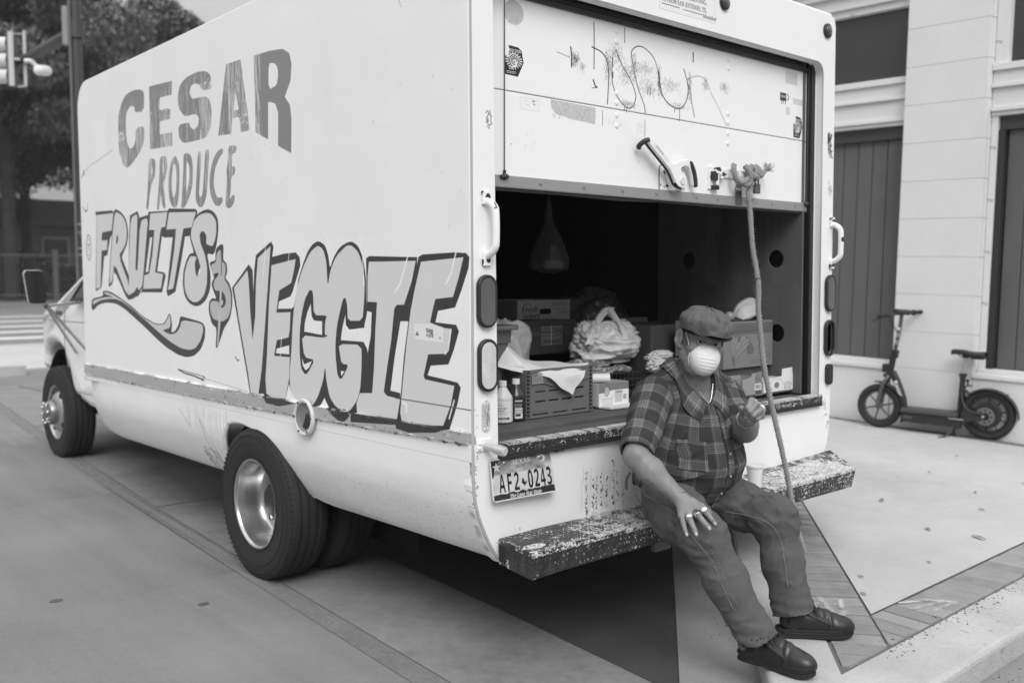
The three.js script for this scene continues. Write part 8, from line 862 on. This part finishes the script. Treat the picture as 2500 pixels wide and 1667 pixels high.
// ---------------------------------------------------------------- seated electric scooter parked by the wall (x along it, z towards the street)
{
  const S = thing('electric_scooter', 'black electric scooter with seat and big wheels parked by the pale wall', 'scooter', [7.785, 0.182, -4.001]); S.rotation.set(0.02, -1.40, -0.03, 'YXZ');
  const bk = mat(0.022, 0.42), sat = mat(0.03, 0.6), grey = mat(0.12, 0.4, { metal: 0.4 }), silver = mat(0.5, 0.3, { metal: 0.7 }), tyreM = mat(0.02, 0.8);
  const wheel = (cx, r, spokes, motor) => { const g = new THREE.Group(); g.name = 'wheel'; S.add(g); const T = (R, t) => at(new THREE.TorusGeometry(R, t, 12, 48), cx, r, 0);
    mesh('tyre', M(T(r - 0.028, 0.028), at(new THREE.TorusGeometry(r - 0.012, 0.0125, 8, 48), cx, r, 0)), tyreM, g); mesh('rim', M(at(new THREE.TorusGeometry(r - 0.062, 0.010, 8, 48), cx, r, 0, 0, 0, 0, [1, 1, 1.8])), motor ? bk : mat(0.06, 0.5), g);
    for (let i = 0; i < spokes; i++) { const a = i / spokes * 6.283 + 0.25, c = Math.cos(a), s = Math.sin(a); mesh('spoke', rod([cx + 0.02 * c, r + 0.02 * s, 0], [cx + (r - 0.06) * c, r + (r - 0.06) * s, 0], 0.0075, 0.006, 8), motor ? bk : mat(0.05, 0.5), g); }
    if (motor) { mesh('hub_motor', M(at(new THREE.CylinderGeometry(0.098, 0.098, 0.07, 32), cx, r, 0, Math.PI / 2), at(new THREE.TorusGeometry(0.098, 0.008, 8, 32), cx, r, 0.03)), bk, g); mesh('brake_disc', at(lathe([[0.03, 0], [0.072, 0], [0.072, 0.004], [0.03, 0.004]], 28).rotateX(Math.PI / 2), cx - 0.01, r - 0.01, 0.055), mat(0.2, 0.4, { metal: 0.6 }), g); for (let i = 0; i < 8; i++) { const a = i / 8 * 6.283; mesh('disc_hole', at(new THREE.CylinderGeometry(0.008, 0.008, 0.006, 10), cx - 0.01 + 0.05 * Math.cos(a), r - 0.01 + 0.05 * Math.sin(a), 0.058, Math.PI / 2), mat(0.01, 0.8), g); } mesh('axle_nut', at(new THREE.CylinderGeometry(0.011, 0.011, 0.03, 10), cx - 0.02, r - 0.01, 0.07, Math.PI / 2), silver, g); }
    else mesh('hub', at(new THREE.CylinderGeometry(0.022, 0.022, 0.09, 18), cx, r, 0, Math.PI / 2), grey, g); };
  wheel(0, 0.187, 6, false); wheel(0.853, 0.205, 10, true);
  for (const z of [0.055, -0.055]) mesh('fork', tube([[0.075, 0.455, z * 0.5], [0.045, 0.40, z], [0.015, 0.30, z], [-0.005, 0.187, z]], 0.015, 16, 10), grey, S);
  mesh('front_fender', sheet((u, v) => { const a = 1.62 - u * 1.85, r = 0.205; return [r * Math.cos(a), 0.187 + r * Math.sin(a) - 0.012 * Math.abs(v - 0.5), (v - 0.5) * 0.085]; }, 24, 5), sat, S); mesh('fender_tip', bx(0.05, 0.006, 0.06, -0.02, 0.394, 0, 0, 0, 0.05), sat, S);
  mesh('head_tube', M(rod([0.072, 0.45, 0], [0.10, 0.62, 0], 0.026), at(rb(0.05, 0.07, 0.06, 0.01), 0.112, 0.64, 0, 0, 0, -0.15)), bk, S); mesh('headlamp', M(rb(0.045, 0.072, 0.06, 0.012, 0.036, 0.515, 0), rb(0.05, 0.1, 0.05, 0.012, 0.075, 0.49, 0)), bk, S); mesh('horn', ball(0.018, 0.04, 0.455, 0.01, 1, 10), bk, S);
  mesh('stem', tube([[0.106, 0.63, 0], [0.118, 0.72, 0], [0.14, 0.86, 0], [0.15, 0.975, 0]], 0.0165, 24, 12), mat(0.09, 0.45), S);
  const word = (txt, w, h, l, lean) => { const t = canvasTex(256, 64, (x) => { x.clearRect(0, 0, 256, 64); x.fillStyle = gs(0); x.fillRect(0, 0, 256, 64); x.fillStyle = '#fff'; x.font = 'bold 66px sans-serif'; x.textAlign = 'center'; x.fillText(txt, 128, 56, 250); }, false); t.wrapS = t.wrapT = THREE.ClampToEdgeWrapping; return mat(0.8, 0.5, { alphaMap: t, transparent: true }); };
  mesh('stem_decal', at(new THREE.PlaneGeometry(0.24, 0.03), 0.131, 0.795, 0.0185, 0, 0, -1.7), word('E C O'), S); 
  mesh('handlebar', tube([[0.05, 0.968, 0.19], [0.11, 0.978, 0.06], [0.15, 0.985, 0], [0.20, 0.99, -0.06], [0.29, 0.997, -0.2]], 0.0115, 30, 10), mat(0.04, 0.45), S); for (const [a, b] of [[[0.222, 0.992, -0.1], [0.33, 0.999, -0.26]], [[0.085, 0.972, 0.12], [0.03, 0.965, 0.225]]]) mesh('grip', rod(a, b, 0.017, 0.017, 12), tyreM, S); mesh('brake_lever', tube([[0.10, 0.975, 0.12], [0.04, 0.955, 0.17], [-0.02, 0.925, 0.22]], 0.006, 12, 6), bk, S); mesh('grip_switch', at(new THREE.CylinderGeometry(0.024, 0.024, 0.04, 14), 0.215, 0.99, -0.09, Math.PI / 2, 0.5, 0), bk, S);
  mesh('display', at(rb(0.12, 0.045, 0.09, 0.014), 0.152, 0.997, 0.0, 0, 0.5, -0.06), bk, S); mesh('brake_cable', tube([[0.08, 0.965, 0.1], [0.095, 0.9, 0.06], [0.125, 0.83, 0.03], [0.13, 0.78, 0.02], [0.11, 0.62, 0.035], [0.095, 0.5, 0.03]], 0.004, 24, 6), bk, S);
  mesh('down_tube', sheet((u, v) => { const P = [[0.092, 0.49], [0.13, 0.42], [0.168, 0.33], [0.195, 0.25], [0.207, 0.17], [0.205, 0.07]], k = v * 5, i = Math.min(4, Math.floor(k)), t = k - i, x = lerp(P[i][0], P[i + 1][0], t), y = lerp(P[i][1], P[i + 1][1], t), a = u * 6.283; return [x + 0.03 * Math.cos(a) * (1 - 0.1 * v), y + 0.012 * Math.cos(a), 0.026 * Math.sin(a)]; }, 18, 24), bk, S);
  mesh('frame_decal', at(new THREE.PlaneGeometry(0.20, 0.042), 0.157, 0.355, 0.030, 0, 0, -1.17), word('Razor'), S);
  mesh('deck', M(rb(0.44, 0.022, 0.19, 0.006, 0.42, 0.180, 0), rb(0.44, 0.008, 0.17, 0.003, 0.42, 0.194, 0)), mat(0.06, 0.6), S); mesh('battery_box', M(rb(0.40, 0.085, 0.15, 0.008, 0.415, 0.125, 0), bx(0.46, 0.012, 0.17, 0.42, 0.165, 0)), bk, S); mesh('deck_label', new THREE.PlaneGeometry(0.075, 0.022).translate(0.255, 0.128, 0.0765), mat(0.09, 0.4), S); mesh('deck_foot', rod([0.36, 0.085, 0], [0.36, 0.065, 0], 0.008), bk, S);
  mesh('seat_tube', M(rod([0.638, 0.12, 0], [0.652, 0.50, 0], 0.022), at(rb(0.055, 0.035, 0.05, 0.01), 0.652, 0.505, 0)), bk, S); mesh('seat_post', rod([0.652, 0.5, 0], [0.664, 0.66, 0], 0.0135), silver, S);
  { const P = [[0.555, 0.695, 0.014], [0.575, 0.703, 0.024], [0.64, 0.703, 0.034], [0.70, 0.692, 0.06], [0.76, 0.690, 0.085], [0.80, 0.693, 0.082], [0.815, 0.687, 0.05]]; mesh('saddle', sheet((u, v) => { const k = v * 6, i = Math.min(5, Math.floor(k)), t = k - i, x = lerp(P[i][0], P[i + 1][0], t), y = lerp(P[i][1], P[i + 1][1], t), w = lerp(P[i][2], P[i + 1][2], t), a = u * 6.283, s = Math.sin(a); return [x, y + (s > 0 ? 0.012 * s : 0.032 * s) , w * Math.cos(a)]; }, 28, 24), mat(0.03, 0.55), S); mesh('saddle_base', M(rb(0.10, 0.035, 0.09, 0.01, 0.76, 0.662, 0), tube([[0.60, 0.68, 0.02], [0.65, 0.655, 0.02], [0.73, 0.662, 0.03]], 0.004, 10, 6), rb(0.05, 0.03, 0.04, 0.008, 0.665, 0.662, 0)), bk, S); }
  mesh('rear_fender', sheet((u, v) => { const a = 2.75 - u * 2.75, r = 0.228; return [0.853 + r * Math.cos(a), 0.190 + r * Math.sin(a) - 0.02 * Math.abs(v - 0.5), (v - 0.5) * 0.10]; }, 30, 6), sat, S); mesh('fender_strap', sheet((u, v) => { const a = 0.93 + u * 0.06, r = 0.232; return [0.853 + r * Math.cos(a), 0.190 + r * Math.sin(a), (v - 0.5) * 0.106]; }, 3, 4), bk, S);
  for (const z of [0.05, -0.05]) { mesh('chain_stay', M(tube([[0.64, 0.14, z], [0.74, 0.155, z * 1.3], [0.853, 0.2, z * 1.4]], 0.014, 12, 8), tube([[0.65, 0.38, z * 0.5], [0.68, 0.27, z], [0.73, 0.225, z * 1.2], [0.853, 0.205, z * 1.4]], 0.011, 14, 8)), bk, S); mesh('fender_stay', rod([0.655, 0.395, z * 0.4], [0.72, 0.345, z * 0.8], 0.007), bk, S); }
  mesh('swingarm', ext(chaikin([[0.66, 0.10], [0.70, 0.12], [0.80, 0.17], [0.86, 0.185], [0.86, 0.215], [0.76, 0.225], [0.70, 0.26], [0.66, 0.2]], 1), 0.02, 0.004).translate(0, 0, 0.045), bk, S); mesh('chain_guard', rb(0.115, 0.013, 0.012, 0.004, 0.632, 0.153, 0.083), mat(0.25, 0.4), S);
  mesh('tail_lamp', M(tube([[0.665, 0.40, 0], [0.69, 0.43, 0], [0.69, 0.46, 0]], 0.007, 10, 6), ball(0.014, 0.688, 0.465, 0, 1, 10), tube([[0.69, 0.43, 0], [0.715, 0.425, 0.02], [0.73, 0.43, 0.02]], 0.006, 8, 6)), bk, S);
  mesh('kickstand', M(tube([[0.62, 0.11, 0.05], [0.60, 0.06, 0.08], [0.57, 0.015, 0.12], [0.53, 0.003, 0.17]], 0.008, 16, 8), tube([[0.625, 0.11, 0.03], [0.61, 0.05, 0.02], [0.612, 0.01, 0.01], [0.63, 0.003, 0.0]], 0.008, 14, 8), rb(0.06, 0.08, 0.08, 0.01, 0.63, 0.11, 0.03)), bk, S);
}
// ---------------------------------------------------------------- far corner: signal pole, trees, fence
{
  const poleM = mat(0.045, 0.5), galv = mat(0.25, 0.5);
  const px = 4.02, pz = -12.6, y0 = roadY(pz);
  const P = thing('signal_pole', 'dark tall signal pole with mast arm behind the truck cab', 'signal pole', [px, y0, pz]);
  mesh('shaft', lathe([[0.001, 7.5], [0.066, 7.5], [0.072, 4], [0.08, 0.3], [0.14, 0.28], [0.14, 0], [0.001, 0]], 10), poleM, P);
  mesh('collar', at(new THREE.CylinderGeometry(0.1, 0.1, 0.22, 10), 0, 4.4, 0), poleM, P);
  mesh('side_conduit', rod([-0.085, 0.2, 0.05], [-0.085, 7.2, 0.05], 0.016), mat(0.12, 0.5), P);
  for (const y of [1.62, 1.7, 1.9, 2.0]) mesh('band', at(new THREE.CylinderGeometry(0.086, 0.086, 0.02, 12), 0, y, 0), galv, P);
  mesh('mast_arm', rod([-0.02, 4.36, -0.06], [-0.06, 4.39, -3.2], 0.075, 0.055, 14), poleM, P);
  mesh('arm_flange', rod([-0.10, 4.20, -0.02], [-0.10, 4.66, -0.02], 0.05), galv, P);
  const S = thing('traffic_signal', 'three lens traffic signal with pale visors hung on the mast arm', 'traffic signal', [3.6, y0 + 4.37, pz - 1.5]);
  const hs = mat(0.5, 0.5); S.position.set(3.83, y0 + 4.36, pz - 2.15);
  S.rotation.y = -0.729; S.position.set(3.86, y0 + 4.37, pz - 2.15);
  mesh('housing', rb(0.07, 0.70, 0.22, 0.02, -0.02, 0, -0.02), mat(0.06, 0.5), S); mesh('backplate', bx(0.07, 0.74, 0.02, 0.025, 0, 0.10), hs, S);
  for (const y of [0.22, 0, -0.22]) { mesh('visor', at(new THREE.CylinderGeometry(0.098, 0.098, 0.17, 18, 1, true), -0.14, y, 0, 0, 0, Math.PI / 2), mat(0.62, 0.5), S); mesh('lens', at(new THREE.CylinderGeometry(0.095, 0.095, 0.02, 18), -0.06, y, 0, 0, 0, Math.PI / 2), mat(0.05, 0.2), S); }
  mesh('bracket', M(rod([0.165, -0.36, 0], [0.165, 0.40, 0], 0.022), rod([-0.02, 0.36, 0], [0.165, 0.36, 0], 0.008), rod([0.05, -0.36, 0], [0.165, -0.36, 0], 0.012), rod([0.165, 0.05, 0], [0.24, 0.05, 0], 0.02), rod([0.03, 0.0, 0.08], [0.12, 0.0, 0.04], 0.02)), mat(0.5, 0.5), S);
  const C = thing('traffic_camera', 'small white traffic camera hanging below the mast arm', 'camera', [4.0, y0 + 4.11, pz - 1.3]);
  mesh('camera_body', at(M(new THREE.CapsuleGeometry(0.07, 0.14, 6, 14).rotateZ(1.57)), 0, 0, 0, 0, 0.6, 0.15), mat(0.8, 0.4), C); mesh('camera_arm', tube([[-0.06, 0.02, 0], [-0.14, 0.1, 0], [-0.22, 0.1, -0.03]], 0.03, 10), mat(0.7, 0.4), C);

  // trees: trunk, limbs and a crown of separate leaves in clumps
  const leafG = sheet((u, v) => { const w = Math.sin(Math.PI * Math.min(1, v * 0.95 + 0.03)); return [(u - 0.5) * w * 0.62, 0.12 * v * v + 0.3 * Math.abs(u - 0.5) * w, v]; }, 2, 3);
  const barkM = textured(rep(tileTex(256, (u, v) => 0.05 + 0.03 * tn(u, v * 0.3, 16, 4, 91)), 2, 1), 0.95);
  const leafMats = [0.10, 0.135].map((l) => mat(l, 0.7, { transmission: 0 }));
  function tree(label, x, z, H, rad, seed, n, lean = 0) {
    const R = rng(seed), T = thing('tree', label, 'tree', [x, roadY(z), z], 'street trees beyond the crossing');
    const limbs = [], top = V3(lean, H * 0.42, 0); limbs.push(tube([[0, -0.1, 0], [lean * 0.2, H * 0.2, 0.05], [lean, H * 0.42, 0]], rad * 0.036, 12, 9));
    const tips = [];
    for (let i = 0; i < 9; i++) { const a = i / 9 * 6.283 + R(), e = 0.35 + R() * 0.8, L = rad * (0.55 + 0.4 * R()), q = V3(Math.cos(a) * Math.cos(e) * L, Math.sin(e) * L * 0.95, Math.sin(a) * Math.cos(e) * L); const m = top.clone().addScaledVector(q, 0.5).add(V3(R() - 0.5, R() * 0.6, R() - 0.5)); limbs.push(tube([[top.x, top.y - H * 0.06 * R(), top.z], m, top.clone().add(q)], rad * 0.018, 8, 6)); tips.push(top.clone().add(q), m); }
    mesh('trunk', M(limbs), barkM, T);
    const clumps = []; for (let i = 0; i < 70; i++) { const b = i < tips.length ? tips[i] : null; const a = R() * 6.283, e = Math.asin(R() * 1.75 - 0.75), r = rad * (0.45 + 0.55 * Math.cbrt(R())); clumps.push([b ?? V3(top.x + Math.cos(a) * Math.cos(e) * r, top.y + rad * 0.35 + Math.sin(e) * r * 0.85, Math.sin(a) * Math.cos(e) * r), rad * (0.13 + 0.13 * R())]); }
    const im = new THREE.InstancedMesh(leafG, leafMats[seed % 2], n), q = new THREE.Quaternion(), m4 = new THREE.Matrix4(), c = new THREE.Color();
    for (let i = 0; i < n; i++) { const [cc, cr] = clumps[R() * clumps.length | 0], d = V3(R() - 0.5, R() - 0.5, R() - 0.5).normalize().multiplyScalar(cr * Math.cbrt(R())); d.y *= 0.6; q.setFromEuler(_e.set(R() * 2 - 0.2, R() * 6.283, R() * 1.2 - 0.6, 'YXZ')); const s = 0.10 + 0.11 * R(); m4.compose(cc.clone().add(d), q, V3(s, s, s)); im.setMatrixAt(i, m4); const l = 0.65 + 0.7 * R(); im.setColorAt(i, c.setRGB(l, l, l)); }
    im.name = 'crown'; im.castShadow = im.receiveShadow = true; im.userData.kind = 'stuff'; T.add(im);
  }
  tree('big dark tree with thick trunk behind the fence at far left', 9.0, -35.6, 14, 6.5, 11, 90000);
  tree('rounded tree rising over the truck roof beside the pole', 12.3, -37.5, 14.5, 4.9, 12, 80000);
  tree('dense tree crown behind the traffic signal', 5.2, -41, 15, 7, 13, 80000);
  tree('low dark tree filling the gap above the fence', 11.5, -43, 11, 6, 14, 60000);
  // fence of rails and pickets with heavier posts
  const F = thing('metal_fence', 'dull metal picket fence with square posts along the far pavement', 'fence', [0, roadY(-34), -34]);
  const fm = mat(0.05, 0.6), fp = mat(0.09, 0.7);
  for (let x = 2.6; x < 15; x += 2.45) mesh('fence_post', bx(0.16, 1.75, 0.16, x, 0.87, 0), fp, F);
  for (const y of [0.25, 1.55]) mesh('fence_rail', bx(13, 0.05, 0.04, 8.5, y, 0.02), fp, F);
  for (let i = 0; i < 96; i++) mesh('fence_picket', bx(0.022, 1.5, 0.02, 2.2 + i * 0.13, 0.8, 0), fm, F);
  // pale house and dark hedge glimpsed behind the fence
  const hd = thing('hedge', 'dark clipped hedge behind the far fence', 'hedge', [8.5, roadY(-36), -36.4]);
  { const R = rng(31), n = 16000, im = new THREE.InstancedMesh(leafG, mat(0.04, 0.8), n), q = new THREE.Quaternion(), m4 = new THREE.Matrix4(); for (let i = 0; i < n; i++) { q.setFromEuler(_e.set(R() * 3, R() * 6.283, R() * 3)); const s = 0.09 + 0.09 * R(), x = (R() - 0.5) * 15; m4.compose(V3(x, R() * (1.5 + 0.35 * n3(x * 0.8, 1, 1)), (R() - 0.5) * 0.9), q, V3(s, s, s)); im.setMatrixAt(i, m4); } im.name = 'leaves'; im.userData.kind = 'stuff'; hd.add(im); }
  const Hs = thing('house', 'plain pale house wall with small windows behind hedge and trees', 'house', [9, roadY(-50), -50]);
  mesh('wall', bx(18, 2.7, 6, 0, 1.35, 0), mat(0.2, 0.9), Hs); mesh('roof', at(ext([[-9.6, 0], [9.6, 0], [8, 1.2], [-8, 1.2]], 7.4), 0, 2.7, -3.7), mat(0.12, 0.9), Hs);
  for (const x of [-6, -2.6, 1, 4.8]) { const w = new THREE.Group(); w.name = 'window'; Hs.add(w); mesh('window_frame', bx(1.2, 1.3, 0.08, x, 1.6, 3.02), mat(0.5, 0.7), w); mesh('pane', bx(1.02, 1.12, 0.04, x, 1.6, 3.06), mat(0.03, 0.1), w); }
}
scene.fog = new THREE.FogExp2(new THREE.Color().setRGB(0.62, 0.62, 0.62), 0.0010);
renderer.render(scene, camera);
